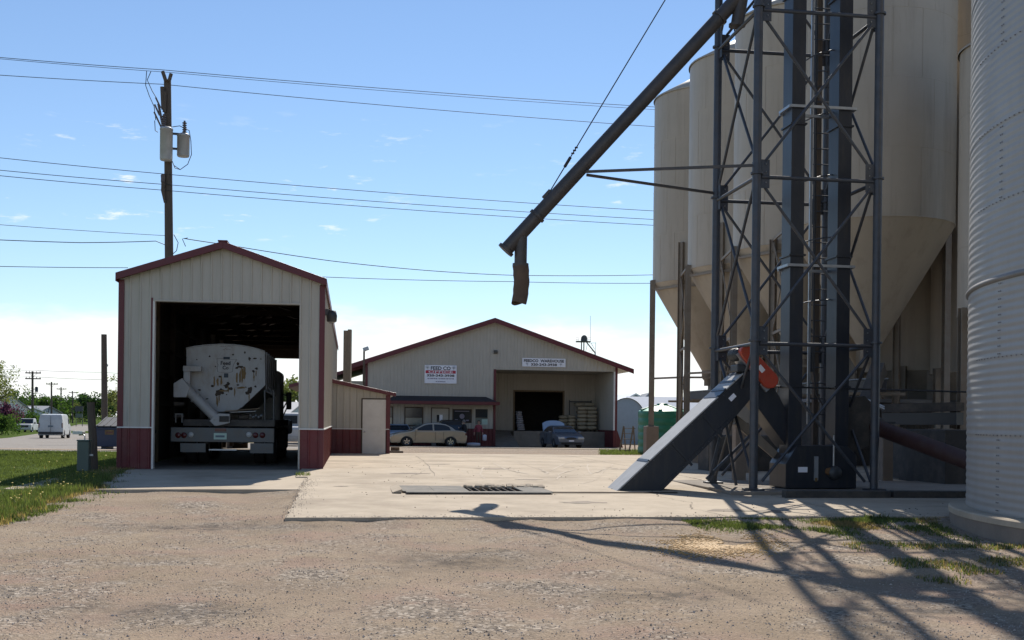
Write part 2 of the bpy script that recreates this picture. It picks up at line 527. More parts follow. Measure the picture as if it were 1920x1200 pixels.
mat('motor_dark', (0.06, 0.065, 0.07), 0.5, 0.4, var=0.1)
mat('spout_steel', (0.075, 0.07, 0.068), 0.5, 0.3, var=0.2, scale=4, dirt=(0.13, 0.09, 0.065), damt=0.3, dscale=4)
mat('fabric_sock', (0.10, 0.07, 0.05), 0.85, var=0.2, scale=6, bump=0.3, dirt=(0.17, 0.11, 0.07), damt=0.5)

# ================================================================ GROUND
AO = Vector((-3.08, 15.55, 0))                      # near left corner of the concrete apron
def ap(s, t, dz=0.0):
    p = AO + GA * s + GB * t
    return Vector((p.x, p.y, G(p.y) + dz))
def ap_inv(x, y):
    d = Vector((x, y, 0)) - AO
    return d.dot(GA), d.dot(GB)

def gravel_material():
    m = bpy.data.materials.new('gravel'); m.use_nodes = True
    t = m.node_tree; b = t.nodes['Principled BSDF']; L = t.links.new
    def N(ty, **kw):
        n = t.nodes.new(ty)
        for k, v in kw.items(): setattr(n, k, v)
        return n
    co = N('ShaderNodeTexCoord').outputs['Object']
    def nz(scale, detail=5, rough=0.6, st=None):
        n = N('ShaderNodeTexNoise'); n.inputs['Scale'].default_value = scale
        n.inputs['Detail'].default_value = detail; n.inputs['Roughness'].default_value = rough
        if st:
            mp = N('ShaderNodeMapping'); mp.inputs['Scale'].default_value = st; L(co, mp.inputs[0]); L(mp.outputs[0], n.inputs['Vector'])
        else: L(co, n.inputs['Vector'])
        return n.outputs['Fac']
    def ramp(x, stops):
        r = N('ShaderNodeValToRGB'); L(x, r.inputs[0])
        e = r.color_ramp.elements
        while len(e) < len(stops): e.new(0.5)
        for el, (p, c) in zip(e, stops): el.position = p; el.color = (*c, 1)
        return r.outputs[0]
    def mix(f, a, bb, mode='MIX'):
        n = N('ShaderNodeMixRGB', blend_type=mode)
        if isinstance(f, (int, float)): n.inputs[0].default_value = f
        else: L(f, n.inputs[0])
        for i, x in ((1, a), (2, bb)):
            if isinstance(x, tuple): n.inputs[i].default_value = (*x, 1)
            else: L(x, n.inputs[i])
        return n.outputs[0]
    base = ramp(nz(0.45, 6, 0.65), [(0.30, (0.225, 0.168, 0.112)), (0.5, (0.305, 0.232, 0.160)), (0.70, (0.365, 0.287, 0.202))])
    pink = ramp(nz(0.7, 5, 0.65), [(0.48, (0, 0, 0)), (0.64, (0.85, 0.85, 0.85))])
    base = mix(pink, base, (0.305, 0.206, 0.155))
    # fine dust with small grains
    v = N('ShaderNodeTexVoronoi'); v.inputs['Scale'].default_value = 62.0; L(co, v.inputs['Vector'])
    v2 = N('ShaderNodeTexVoronoi'); v2.inputs['Scale'].default_value = 30.0; L(co, v2.inputs['Vector'])
    sp = ramp(v.outputs['Color'], [(0.0, (0.42, 0.42, 0.42)), (0.5, (1, 1, 1)), (1.0, (1.45, 1.45, 1.45))])
    dust = mix(0.7, base, sp, 'MULTIPLY')
    # stony patches: single stones of mixed greys
    st = ramp(v2.outputs['Color'], [(0.0, (0.045, 0.038, 0.033)), (0.35, (0.18, 0.145, 0.112)), (0.65, (0.325, 0.265, 0.205)), (1.0, (0.62, 0.54, 0.44))])
    st = mix(0.45, st, sp, 'MULTIPLY')
    stony = ramp(nz(0.75, 7, 0.72), [(0.46, (0, 0, 0)), (0.58, (0.95, 0.95, 0.95))])
    base = mix(stony, dust, st)
    atr = N('ShaderNodeAttribute'); atr.attribute_name = 'track'
    tm = N('ShaderNodeMath', operation='MULTIPLY'); L(atr.outputs['Fac'], tm.inputs[0]); L(ramp(nz(1.7, 5, 0.7), [(0.32, (0.15, 0.15, 0.15)), (0.6, (1, 1, 1))]), tm.inputs[1])
    trk = tm.outputs[0]
    base = mix(trk, base, mix(0.45, dust, (0.32, 0.238, 0.172)))
    as_ = N('ShaderNodeAttribute'); as_.attribute_name = 'stain'
    sm_ = N('ShaderNodeMath', operation='MULTIPLY'); L(as_.outputs['Fac'], sm_.inputs[0]); L(ramp(nz(4.0, 7, 0.75), [(0.38, (0, 0, 0)), (0.60, (0.9, 0.9, 0.9))]), sm_.inputs[1])
    base = mix(sm_.outputs[0], base, (0.075, 0.06, 0.048))
    dark = ramp(nz(1.1, 7, 0.75), [(0.60, (0, 0, 0)), (0.72, (0.7, 0.7, 0.7))])
    base = mix(dark, base, (0.085, 0.07, 0.058))
    L(base, b.inputs['Base Color']); b.inputs['Roughness'].default_value = 0.95
    b.inputs['Specular IOR Level'].default_value = 0.2
    h = N('ShaderNodeMath', operation='ADD'); L(v.outputs['Distance'], h.inputs[0])
    L(nz(9, 6, 0.7), h.inputs[1])
    bp = N('ShaderNodeBump'); bp.inputs['Strength'].default_value = 0.5; bp.inputs['Distance'].default_value = 0.02
    L(h.outputs[0], bp.inputs['Height']); L(bp.outputs[0], b.inputs['Normal'])
    M['gravel'] = m
gravel_material()

def axis(fine0, fine1, step, lo, hi):
    a = [fine0 + step * i for i in range(int(round((fine1 - fine0) / step)) + 1)]
    s = step; x = fine0; left = []
    while x > lo:
        s *= 1.35; x -= s; left.append(max(x, lo))
    s = step; x = a[-1]; right = []
    while x < hi:
        s *= 1.35; x += s; right.append(min(x, hi))
    return left[::-1] + a + right
gxs = axis(-14, 15, 0.17, -1500, 1500)
gys = axis(5, 44, 0.17, -60, 4000)
TRACKS = [[(1.6, 3), (0.2, 7), (-1.6, 11), (-4.0, 16), (-6.0, 21), (-6.9, 27)], [(7.5, 8.5), (3.5, 10.2), (-0.5, 12.6), (-4.5, 16.5), (-6.6, 22)], [(2.2, 3), (2.6, 9), (1.8, 15.6), (1.0, 18)], [(-2.6, 3), (-2.3, 9), (-1.0, 15.6)]]
def rut(x, y):
    """how strongly wheels have packed the gravel here"""
    best = 0.0
    for k, tr_ in enumerate(TRACKS):
        for (a, b), (c, d) in zip(tr_, tr_[1:]):
            if not (min(b, d) - 1.6 < y < max(b, d) + 1.6): continue
            vx, vy = c - a, d - b; l2 = vx * vx + vy * vy
            t = max(0.0, min(1.0, ((x - a) * vx + (y - b) * vy) / l2))
            dx, dy = x - a - t * vx, y - b - t * vy
            dist = math.hypot(dx, dy) + 0.18 * noise.noise((x * .5, y * .5, k * 7.0))
            e = abs(dist - 0.92)
            best = max(best, math.exp(-(e / 0.24) ** 2))
    return best
def ground_z(x, y):
    z = G(y)
    s, t = ap_inv(x, y)
    if 0.35 < s < 20.5 and 0.35 < t < 25.0: return z - 0.75
    if t <= 0.35 and -0.6 < t and s > -0.3 or (s <= 0.35 and -0.6 < s and t > -0.3 and t < 9): z += 0.040 * min(1.0, 1 + min(s, t) / 0.6) if min(s, t) < 0 else 0.040
    if -8 < x < 20 and y < 44:
        z -= 0.028 * rut(x, y)
        z += 0.016 * (noise.noise((x * 0.9, y * 0.9, 0)) + 0.6 * noise.noise((x * 2.7, y * 2.7, 5))) - 0.012
    return z
mb = MB(); vs = []; fs = []; mi = []
for y in gys:
    for x in gxs: vs.append((x, y, ground_z(x, y)))
nx = len(gxs)
for j in range(len(gys) - 1):
    for i in range(nx - 1):
        fs.append((j * nx + i, j * nx + i + 1, (j + 1) * nx + i + 1, (j + 1) * nx + i))
        xm, ym = gxs[i], gys[j]
        mi.append(1 if (ym > 96 or (xm < -19 and ym > 12) or (xm > 22 and ym > 20) or (xm > 13.5 and ym > 64)) else 0)
mb.add(vs, fs, True)
ground = struct(mb.build('ground', 'gravel'))
ground.data.materials.append(M['far_field'])
ground.data.polygons.foreach_set('material_index', mi)
st_pts = [(gr(850, 1050), .75, .55), (gr(940, 1030), .5, .3), (gr(300, 1140), .8, .35), (gr(1240, 1110), .7, .4), (gr(640, 935), .9, .4), (gr(370, 985), 1.2, .5)]
def stain(x, y): return min(1.0, sum(math.exp(-((x - p.x) / a) ** 2 - ((y - p.y) / b) ** 2) for p, a, b in st_pts))
as__ = ground.data.attributes.new('stain', 'FLOAT', 'POINT')
as__.data.foreach_set('value', [stain(v[0], v[1]) if -14 < v[0] < 15 and 2 < v[1] < 30 else 0.0 for v in vs])
at_ = ground.data.attributes.new('track', 'FLOAT', 'POINT')
at_.data.foreach_set('value', [rut(v[0], v[1]) if -14 < v[0] < 15 and 2 < v[1] < 30 else 0.0 for v in vs])

# lawn beside the garage
LAWN_R = [(5, -5.6), (12, -6.2), (15.5, -6.95), (17.3, -7.25), (19, -7.35), (20.9, -7.65), (23.5, -8.2), (26.6, -9.0), (40, -11.0)]
def lawn_r(y): return interp(LAWN_R, y) + 0.30 * noise.noise((y * 0.9, 3.3, 0)) * (1 if y < 25 else 0) + 0.10 * noise.noise((y * 3.1, 1.3, 0)) * (1 if y < 25 else 0)
LAWN_F = 39.0
struct(strip(lambda y: -34.0, lawn_r, frange(5, LAWN_F, 170), 0.02, 24).build('lawn', 'grass_soil'))
# road and paved corner
ROAD_L = [(LAWN_F, -34), (60, -31), (88, -39.5), (190, -75.5), (320, -121)]
ROAD_R = [(LAWN_F, -11.3), (52, -12.0), (53, -7), (70, -11.5), (74, -16), (90, -24), (190, -61), (320, -110)]
struct(strip(lambda y: interp(ROAD_L, y), lambda y: interp(ROAD_R, y), frange(LAWN_F - 0.02, 74, 40) + frange(76, 320, 40), 0.012, 8).build('road', 'asphalt'))
# earth-coloured wash where the road meets the yard
struct(strip(lambda y: -20.5 + 0.5 * noise.noise((y, 0, 0)), lambda y: -13.2 + noise.noise((y * .8, 7, 0)), frange(41.5, 43.5, 14), 0.022, 2).build('road_patch', 'gutter_tan'))

# ---- concrete apron in slabs, with the dump pit left open
def slab(ss, ts, holes=(), dz=0.05, m='concrete', name='concrete_slab', parent=None, deep=0.5, chip=False):
    mb = MB(); idx = {}
    def vid(i, j, low=False):
        k = (i, j, low)
        if k not in idx:
            s_, t_ = ss[i], ts[j]
            if chip and not low:
                if j == 0: t_ += 0.035 * noise.noise((s_ * 2.3, 1, 1)) + 0.022 * noise.noise((s_ * 9.0, 2, 1)) + 0.02
                if i == 0: s_ += 0.04 * noise.noise((t_ * 2.3, 4, 1)) + 0.02 * noise.noise((t_ * 9.0, 2, 7)) + 0.02
            p = ap(s_, t_, dz - (deep if low else 0))
            idx[k] = len(mb.v); mb.v.append(tuple(p))
        return idx[k]
    cells = [(i, j) for i in range(len(ss) - 1) for j in range(len(ts) - 1) if (i, j) not in holes]
    cs = set(cells)
    for i, j in cells:
        mb.f.append((vid(i, j), vid(i + 1, j), vid(i + 1, j + 1), vid(i, j + 1)))
        for (di, dj, a, b) in ((0, -1, (i, j), (i + 1, j)), (1, 0, (i + 1, j), (i + 1, j + 1)), (0, 1, (i + 1, j + 1), (i, j + 1)), (-1, 0, (i, j + 1), (i, j))):
            if (i + di, j + dj) not in cs:
                mb.f.append((vid(*a, True), vid(*b, True), vid(*b), vid(*a)))
    mb.sm = [False] * len(mb.f)
    return mb.build(name, m, parent)
s_l = frange(0, 1.9, 15) + frange(1.9, 4.25, 18)[1:] + frange(4.25, 8.35, 34)[1:]
t_l = frange(0, 4.07, 30) + [5.9] + frange(5.9, 8.68, 22)[1:]
apron = struct(slab(s_l, t_l, holes=[(i, 30) for i in range(15, 33)], name='concrete_apron', chip=True))
def sub(*a, **k):
    o = slab(*a, **k); o.parent = apron; return o
sub(frange(8.37, 13.0, 40), [0.0, 2.2, 4.4, 6.6, 8.68], name='slab', chip=True)
sub([-0.25, 2, 4.2, 6.35, 8.35], frange(8.70, 17.0, 6), name='slab')
sub([8.37, 11, 14, 17], frange(8.70, 17.0, 6), name='slab')
sub([-0.25, 2, 4.2, 6.35, 8.35], frange(17.02, 25.4, 6), name='slab')
sub([8.37, 11, 14, 17, 20], frange(17.02, 25.4, 6), name='slab')
# chalky scrape marks and cracks on the apron
for k, (pts, w, mm) in enumerate([
    ([(975, 872), (1000, 880), (1030, 893), (1010, 882)], .02, 'chalk'),
    ([(1020, 893), (1060, 873), (1080, 866)], .028, 'chalk'), ([(1100, 873), (1108, 893), (1130, 886), (1150, 878)], .026, 'chalk'),
    ([(1080, 884), (1050, 892), (1045, 903)], .03, 'chalk'), ([(1150, 873), (1118, 905), (1090, 912)], .022, 'chalk'),
    ([(925, 872), (955, 886), (990, 893)], .03, 'chalk'), ([(905, 880), (900, 893), (908, 902)], .025, 'chalk'),
    ([(780, 858), (800, 872), (815, 897)], .012, 'concrete_old'), ([(1165, 884), (1140, 880), (1120, 890)], .03, 'chalk')]):
    mb = MB()
    P = [gr(*p) for p in pts]
    P2 = []
    for a, b in zip(P, P[1:]):
        for q in frange(0, 1, 6)[:-1]:
            c = a.lerp(b, q); c.x += random.uniform(-.03, .03); P2.append(c)
    P2.append(P[-1])
    vs, fs = [], []
    for i, p in enumerate(P2):
        d = (P2[min(i + 1, len(P2) - 1)] - P2[max(i - 1, 0)]).normalized()
        nrm = Vector((-d.y, d.x, 0)) * w * random.uniform(.15, 1.2)
        for sgn in (-1, 1):
            q = p + nrm * sgn; vs.append((q.x, q.y, G(q.y) + 0.054))
    fs = [(2 * i, 2 * i + 1, 2 * i + 3, 2 * i + 2) for i in range(len(P2) - 1)]
    mb.add(vs, fs).build('scrape_mark' if mm == 'chalk' else 'crack', mm, apron)
rq = random.Random(17)
for k in range(11):                                  # old oil and feed stains
    s0, t0 = rq.uniform(.6, 7.8), rq.uniform(.5, 15)
    if 1.4 < s0 < 4.7 and 3.4 < t0 < 6.5: continue
    w = rq.uniform(.08, .34); pts = []
    for i in range(16):
        a = 2 * math.pi * i / 16; q = w * rq.uniform(.55, 1.2)
        p = ap(s0 + q * 1.5 * math.cos(a), t0 + q * math.sin(a), 0.0535); pts.append(p)
    MB().add(pts, [tuple(range(16))]).build('oil_stain', 'oil_stain', apron)
for pts in ([(6.3, 0.02), (6.1, 1.2), (6.4, 2.4), (6.2, 3.6), (6.5, 5.1), (6.3, 7), (6.4, 8.6)], [(2.2, 9), (2.6, 11), (2.3, 13.5), (2.9, 16.5)]):
    P = []
    for a, b in zip(pts, pts[1:]):
        for q in frange(0, 1, 7)[:-1]: P.append((a[0] + (b[0] - a[0]) * q + rq.uniform(-.05, .05), a[1] + (b[1] - a[1]) * q))
    vs_ = []
    for s0, t0 in P:
        w = rq.uniform(.002, .007); vs_ += [ap(s0 - w, t0, .0535), ap(s0 + w, t0, .0535)]
    MB().add(vs_, [(2 * i, 2 * i + 1, 2 * i + 3, 2 * i + 2) for i in range(len(P) - 1)]).build('crack', 'rust_dark', apron)
# loose crumbs of old grain and dirt on the concrete
mb = MB()
for k in range(500):
    s, t = random.uniform(0.2, 12), random.uniform(0.2, 14)
    if 1.8 < s < 4.4 and 3.9 < t < 6: continue
    if noise.noise((s * .6, t * .6, 2)) < 0.05: continue
    p = ap(s, t, 0.054); r = random.uniform(.004, .011)
    mb.obox(p, (r, 0, 0), (0, r * .8, 0), (0, 0, r * .4))
o = mb.build('crumbs', 'rust_dark', apron); o['kind'] = 'stuff'

# pale strip of concrete before the warehouse
struct(strip(lambda y: -6.5 + 0.14 * (y - 66), lambda y: 9.5, frange(66.0, 69.3, 6), 0.03, 3).build('concrete_strip', 'concrete'))

# ---- gravel stones lying loose near the camera
mb = MB()
rs = random.Random(5)
def stone(mb, x, y, z, r):
    a = rs.uniform(0, 6.28); c, s_ = math.cos(a), math.sin(a)
    e = [(r, 0, 0), (0, r * rs.uniform(.6, 1), 0), (-r * rs.uniform(.6, 1), 0, 0), (0, -r * .8, 0), (0, 0, r * rs.uniform(.4, .8)), (0, 0, -r * .5)]
    vs = [(x + p[0] * c - p[1] * s_, y + p[0] * s_ + p[1] * c, z + p[2]) for p in e]
    mb.add(vs, [(0, 1, 4), (1, 2, 4), (2, 3, 4), (3, 0, 4), (1, 0, 5), (2, 1, 5), (3, 2, 5), (0, 3, 5)])
for k in range(30000):
    y = 6.5 + 11.5 * rs.random() ** 1.25
    x = rs.uniform(-0.5, 0.5) * y * 1.0
    s, t = ap_inv(x, y)
    if s > -0.02 and t > -0.04: continue
    if x < lawn_r(y) - 0.2: continue
    n = noise.noise((x * 0.8, y * 1.1, 9)) + 0.5 * noise.noise((x * 2.5, y * 2.5, 3))
    if n < rs.uniform(-0.9, 0.45): continue
    r = rs.uniform(0.004, 0.010) if rs.random() < 0.975 else rs.uniform(0.010, 0.017)
    stone(mb, x, y, ground_z(x, y) + r * 0.25, r)
for k in range(2600):                               # stones kicked over the edge of the concrete
    s = rs.uniform(0, 12.5) if rs.random() < .8 else -.05 + abs(rs.gauss(0, .12))
    t = abs(rs.gauss(0, .13)) - .06 if s > .3 else rs.uniform(0, 8)
    p = ap(s, t, .052); r = rs.uniform(.004, .011)
    stone(mb, p.x, p.y, p.z + r * .3 if t > .04 else ground_z(p.x, p.y) + .02, r)
tag(mb.build('gravel', 'pebble'), 'loose grey and pink gravel strewn over the yard', 'gravel', kind='stuff')

# ---- grass blades
def blades(mb, x, y, z, n, h, spread, lean=0.5):
    for _ in range(n):
        a = rs.uniform(0, 6.28); dx, dy = math.cos(a), math.sin(a)
        hh = h * rs.uniform(.5, 1.15); w = rs.uniform(.003, .007) + h * 0.03
        bx, by = x + rs.uniform(-spread, spread), y + rs.uniform(-spread, spread)
        l = rs.uniform(.1, lean) * hh
        mb.add([(bx - dy * w, by + dx * w, z), (bx + dy * w, by - dx * w, z), (bx + dx * l, by + dy * l, z + hh)], [(0, 1, 2)])
mb = MB()
for k in range(52000):
    y = rs.uniform(14.5, LAWN_F)
    x = lawn_r(y) + 0.12 - (rs.random() ** 1.1) * min(14, 0.47 * y - 0.0 + lawn_r(y) + 2.5 if False else 9)
    if abs(x) > 0.47 * y: continue
    patch = noise.noise((x * .7, y * .7, 4))
    if 15.5 < y < 18.5 and noise.noise((x * 1.3, y * 1.3, 8)) > 0.25: continue
    blades(mb, x, y, G(y) + 0.015, 3, 0.06 + 0.035 * patch + (0.06 if x > lawn_r(y) - 0.8 and y < 24 else 0), 0.05)
mdry = MB()
for k in range(5200):
    y = rs.uniform(14.5, 27); x = lawn_r(y) + 0.25 - abs(rs.gauss(0, .55))
    if noise.noise((x * 1.5, y * 1.5, 61)) < -0.05: continue
    blades(mdry, x, y, G(y) + 0.01, 2, rs.uniform(.03, .10), .06, 1.0)
for k in range(2500):
    y = rs.uniform(14.5, 25); x = lawn_r(y) + abs(rs.gauss(0, .28))
    if noise.noise((x * 2, y * 2, 71)) < 0.1: continue
    blades(mb, x, y, G(y) - .005, 3, rs.uniform(.03, .09), .05, 1.0)
tag(mdry.build('dry_grass', 'weed_dry'), 'dry straw coloured stems along the ragged lawn edge', 'grass', kind='stuff')
tag(mb.build('grass', 'grass_blade'), 'green mown lawn grass beside the garage', 'grass', kind='stuff')
mb = MB()
for k in range(420):
    y = rs.uniform(15.5, 24) if rs.random() < .75 else rs.uniform(24, 38)
    x = lawn_r(y) - 0.2 - rs.random() ** 1.5 * 5
    if noise.noise((x * .8, y * .8, 14)) < -0.05: continue
    r = rs.uniform(.014, .024); z = G(y) + rs.uniform(.08, .15)
    mb.add([(x + r * math.cos(a), y + r * math.sin(a), z) for a in frange(0, 6.283, 6)[:-1]] + [(x, y, z + .012)], [(i, (i + 1) % 6, 6) for i in range(6)])
    mb.add([(x - .003, y, z - .1), (x + .003, y, z - .1), (x, y, z)], [(0, 1, 2)])
tag(mb.build('dandelions', 'dandelion'), 'yellow dandelions dotted over the lawn edge', 'flowers', kind='stuff')
CCx = Vector((6.70 + .930 * 5.5, 16.9 - .368 * 5.5, 0))
# weeds along the front edge of the apron on the right
mb = MB(); md = MB()
for k in range(24000):
    s = rs.uniform(5.6, 13.5)
    t = -abs(rs.gauss(0, 0.45)) - 0.03
    if s > 7.0: t *= 2.3
    p = AO + GA * s + GB * t
    if (p - CCx).length < 5.9: continue
    n = noise.noise((p.x * 1.1, p.y * 1.4, 21))
    if n < rs.uniform(-0.25, 0.35): continue
    dry = noise.noise((p.x * .9, p.y * .9, 33)) > 0.28
    blades(md if dry else mb, p.x, p.y, ground_z(p.x, p.y), 3, rs.uniform(.02, .05) if n < .42 else rs.uniform(.04, .11), 0.06, 1.0)
for k in range(4000):
    x, y = rs.uniform(4.0, 6.4), rs.uniform(10.6, 13.9)
    if noise.noise((x * 1.2, y * 1.2, 41)) < 0.12: continue
    blades(mb if rs.random() < .6 else md, x, y, ground_z(x, y), 3, rs.uniform(.02, .065), 0.06, 1.0)
for (s, t) in ((-0.15, 9.6), (-0.12, 9.2)):
    for k in range(30):
        p = ap(s + rs.uniform(-.15, .15), t + rs.uniform(-.3, .3)); blades(mb, p.x, p.y, p.z + .03, 3, .09, .05)
for k in range(1500):
    p = gr(rs.uniform(1125, 1205), rs.uniform(844, 853)); blades(mb, p.x, p.y, p.z, 3, rs.uniform(.06, .16), .1)
tag(mb.build('weeds', 'grass_blade'), 'green weeds growing along the right edge of the concrete', 'weeds', kind='stuff')
tag(md.build('dry_weeds', 'weed_dry'), 'straw coloured dead weeds along the right edge of the concrete', 'weeds', kind='stuff')
# spilled yellow grain on the gravel
mb = MB()
for k in range(5200):
    u, v = rs.gauss(0, 1), rs.gauss(0, 1)
    p = gr(1345 + 48 * u, 1019 + 9.5 * v)
    if noise.noise((p.x * 2, p.y * 2, 2)) < -0.25: continue
    r = rs.uniform(.006, .011)
    mb.obox((p.x, p.y, ground_z(p.x, p.y) + .004), (r, 0, 0), (0, r * .7, 0), (0, 0, .004))
tag(mb.build('spilled_grain', 'grain'), 'yellow grain spilled on the gravel before the apron', 'grain', kind='stuff')

# ================================================================ GARAGE (drive-through shed)
GW, GL = 2.33, 25.0
GO = Vector((-9.11, 26.55, 0)) + GA * GW
gz = 0.26
garage = thing('drive_through_garage', 'tall cream steel garage with dark red trim and open truck bay', 'garage', (GO.x, GO.y, gz), TH)
DX0, DX1, DH, WS = -1.556, 1.777, 3.92, 0.97
EH, RH = 4.42, 5.20
gab = [(-GW, EH), (0, RH), (GW, EH)]
X, Y, Z = Vector((1, 0, 0)), Vector((0, 1, 0)), Vector((0, 0, 1))
# framing behind the sheets
def core(name, parent, m, boxes):
    mb = MB()
    for b in boxes: mb.box(*b)
    return mb.build(name, m, parent)
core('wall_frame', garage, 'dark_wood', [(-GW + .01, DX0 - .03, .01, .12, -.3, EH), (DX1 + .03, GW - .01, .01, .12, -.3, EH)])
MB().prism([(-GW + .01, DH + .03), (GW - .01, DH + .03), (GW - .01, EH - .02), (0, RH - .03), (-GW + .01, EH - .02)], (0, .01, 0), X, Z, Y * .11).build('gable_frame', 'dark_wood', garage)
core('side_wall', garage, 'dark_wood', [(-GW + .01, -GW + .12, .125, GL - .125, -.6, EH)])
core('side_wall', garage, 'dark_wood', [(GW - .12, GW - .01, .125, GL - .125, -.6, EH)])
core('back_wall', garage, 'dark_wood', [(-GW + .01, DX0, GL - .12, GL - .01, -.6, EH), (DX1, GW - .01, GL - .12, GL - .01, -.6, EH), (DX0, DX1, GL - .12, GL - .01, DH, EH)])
MB().prism([(-GW + .01, EH + .002), (GW - .01, EH + .002), (0, RH - .03)], (0, GL - .12, 0), X, Z, Y * .11).build('back_gable', 'dark_wood', garage)
# cream sheets
def S(name, m, u0, u1, bot, top, **k): sheet(garage, name, m, (0, 0, 0), X, -Y, Z, u0, u1, bot, top, phase=-GW, **k)
S('wall_panel', 'cream_steel', -GW, DX0, WS + .03, gab)
S('wall_panel', 'cream_steel', DX0, DX1, DH + .02, gab)
S('wall_panel', 'cream_steel', DX1, GW, WS + .03, gab)
S('red_panel', 'red_steel', -GW, DX0, -.25, WS)
S('red_panel', 'red_steel', DX1, GW, -.25, WS)
sheet(garage, 'wall_panel', 'cream_steel', (GW, 0, 0), Y, X, Z, 0, GL, WS + .03, EH)
sheet(garage, 'red_panel', 'red_steel', (GW, 0, 0), Y, X, Z, 0, GL, -.6, WS)
sheet(garage, 'wall_panel', 'cream_steel', (-GW, 0, 0), Y, -X, Z, 0, GL, WS + .03, EH)
sheet(garage, 'red_panel', 'red_steel', (-GW, 0, 0), Y, -X, Z, 0, GL, -.6, WS)
# trim
for sx in (-1, 1):
    MB().box(sx * (GW - .10) if sx > 0 else -GW - .03, GW + .03 if sx > 0 else -GW + .10, -.035, .10, WS + .03, EH - .02).build('corner_trim', 'red_trim', garage, .006)
    MB().box(sx * (GW - .07) if sx > 0 else -GW - .032, GW + .032 if sx > 0 else -GW + .07, -.037, .07, -.25, WS).build('corner_trim', 'red_trim', garage, .006)
MB().box(-GW - .03, DX0, -.045, -.001, WS, WS + .03).build('drip_strip', 'white_paint', garage)
MB().box(DX1, GW + .045, -.045, -.001, WS, WS + .03).build('drip_strip', 'white_paint', garage)
MB().box(GW + .001, GW + .045, .0, GL, WS, WS + .03).build('drip_strip', 'white_paint', garage)
MB().box(DX0 - .03, DX0 + .015, -.03, .16, -.02, DH).build('door_jamb', 'door_white', garage, .004)
MB().box(DX1 - .01, DX1 + .03, -.03, .16, -.02, DH).build('door_jamb', 'cream_steel', garage, .004)
MB().box(DX0 - .03, DX1 + .03, -.03, .16, DH, DH + .045).build('door_header', 'cream_steel', garage, .004)
MB().box(DX0 - .07, DX0 - .032, -.026, -.002, WS + .03, DH + .08).build('jamb_trim', 'red_trim', garage)
# roof: two slabs with ribbed sheets on top and red rake trim
OV = 0.04; sl = (RH - EH) / GW
for sx in (-1, 1):
    a = [(0, RH + .02), (sx * (GW + OV), EH - sl * OV + .02), (sx * (GW + OV), EH - sl * OV + .10), (0, RH + .10)]
    roof = MB().prism(a, (0, -.20, 0), X, Z, Y * (GL + .4)).build('roof', 'dark_wood', garage)
    ud = Y; vd = Vector((sx * 1, 0, -sl)).normalized(); out = Vector((sx * sl, 0, 1)).normalized()
    sheet(garage, 'roof_sheet', 'cream_steel', Vector((0, -.22, RH + .105)), ud, out, vd, 0, GL + .44, 0.02, (GW + OV) * math.hypot(1, sl) + .02)
    b = [(0, RH - .03), (sx * (GW + OV + .02), EH - sl * (OV + .02) - .03), (sx * (GW + OV + .02), EH - sl * (OV + .02) + .135), (0, RH + .135)]
    MB().prism(b, (0, -.25, 0), X, Z, Y * .05).build('rake_trim', 'red_trim', garage, .006)
    MB().box(*(sorted((sx * (GW + OV), sx * (GW + OV + .03)))), -.2, GL + .2, EH - sl * OV - .06, EH - sl * OV + .12).build('eave_trim', 'red_trim' if sx > 0 else 'red_trim', garage)
MB().bar((0, -.27, RH + .14), (0, GL, RH + .14), .22, .03).build('ridge_cap', 'red_trim', garage)
# inside: posts, trusses
for i in range(9):
    y = 1.2 + i * 2.8
    for sx in (-1, 1):
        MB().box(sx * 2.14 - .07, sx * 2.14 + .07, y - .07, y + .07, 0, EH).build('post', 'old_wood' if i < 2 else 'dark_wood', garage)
    mb = MB(); mb.bar((-2.2, y, EH - .1), (2.2, y, EH - .1), .05, .16)
    for q in (-1, 1):
        mb.bar((q * 2.2, y, EH - .05), (0, y, RH - .1), .05, .14); mb.bar((q * 1.0, y, EH - .1), (0, y, RH - .15), .04, .09)
    mb.build('truss', 'dark_wood', garage)
for k in range(5):
    MB().box(-2.2, -2.12, .2, GL - .3, .8 + k * .75, .89 + k * .75).build('wall_girt', 'dark_wood', garage)
MB().box(1.98, 2.06, 2, 22, 2.7, 2.75).build('wall_pipe', 'galv', garage)
# wall lamp on the side
lp = thing('wall_lamp', 'small dark wall lamp high on the right side of the garage', 'lamp', GO + GA * (GW + .02) + GB * 0.5 + Vector((0, 0, gz + 3.75)), TH)
MB().box(0, .10, -.07, .07, -.02, .14).build('mount', 'motor_dark', lp, .01)
MB().lathe([(.0, .10), (.10, .10), (.13, -.02), (.12, -.16), (.05, -.2), (0, -.2)], (.16, 0, 0), 14).build('shade', 'motor_dark', lp)
MB().lathe([(.0, -.19), (.085, -.19), (.09, -.155), (0, -.155)], (.16, 0, 0), 12).build('lens', 'lamp_clear', lp)
# floor and the pad before the door
mb = MB()
vsx = [-2.75, -1.5, 0, 1.6, 2.42]
fl = []
for y in [-6.3, -5, -3.5, -2, -.2] :
    fl.append([(x + (0.35 * noise.noise((x, 5, 0)) if y < -6 else 0) - (0.0 if x > -2 else -.05 * y), y + (.25 * noise.noise((x * 1.7, 0, 3)) if y < -6 else 0)) for x in vsx])
vs, fs = [], []
for row in fl:
    for x, y in row:
        p = GO + GA * x + GB * y
        vs.append((p.x, p.y, G(p.y) + .028))
n = len(vsx)
for j in range(len(fl) - 1):
    for i in range(n - 1): fs.append((j * n + i, j * n + i + 1, (j + 1) * n + i + 1, (j + 1) * n + i))
lowv = [(p[0], p[1] - .02, p[2] - .3) for p in vs]
edge = [i for i in range(n)]
o_ = len(vs); fs += [(i, o_ + i, o_ + i + 1, i + 1)[::-1] for i in range(n - 1)]
k_ = len(fl); lft = [j * n for j in range(k_)]
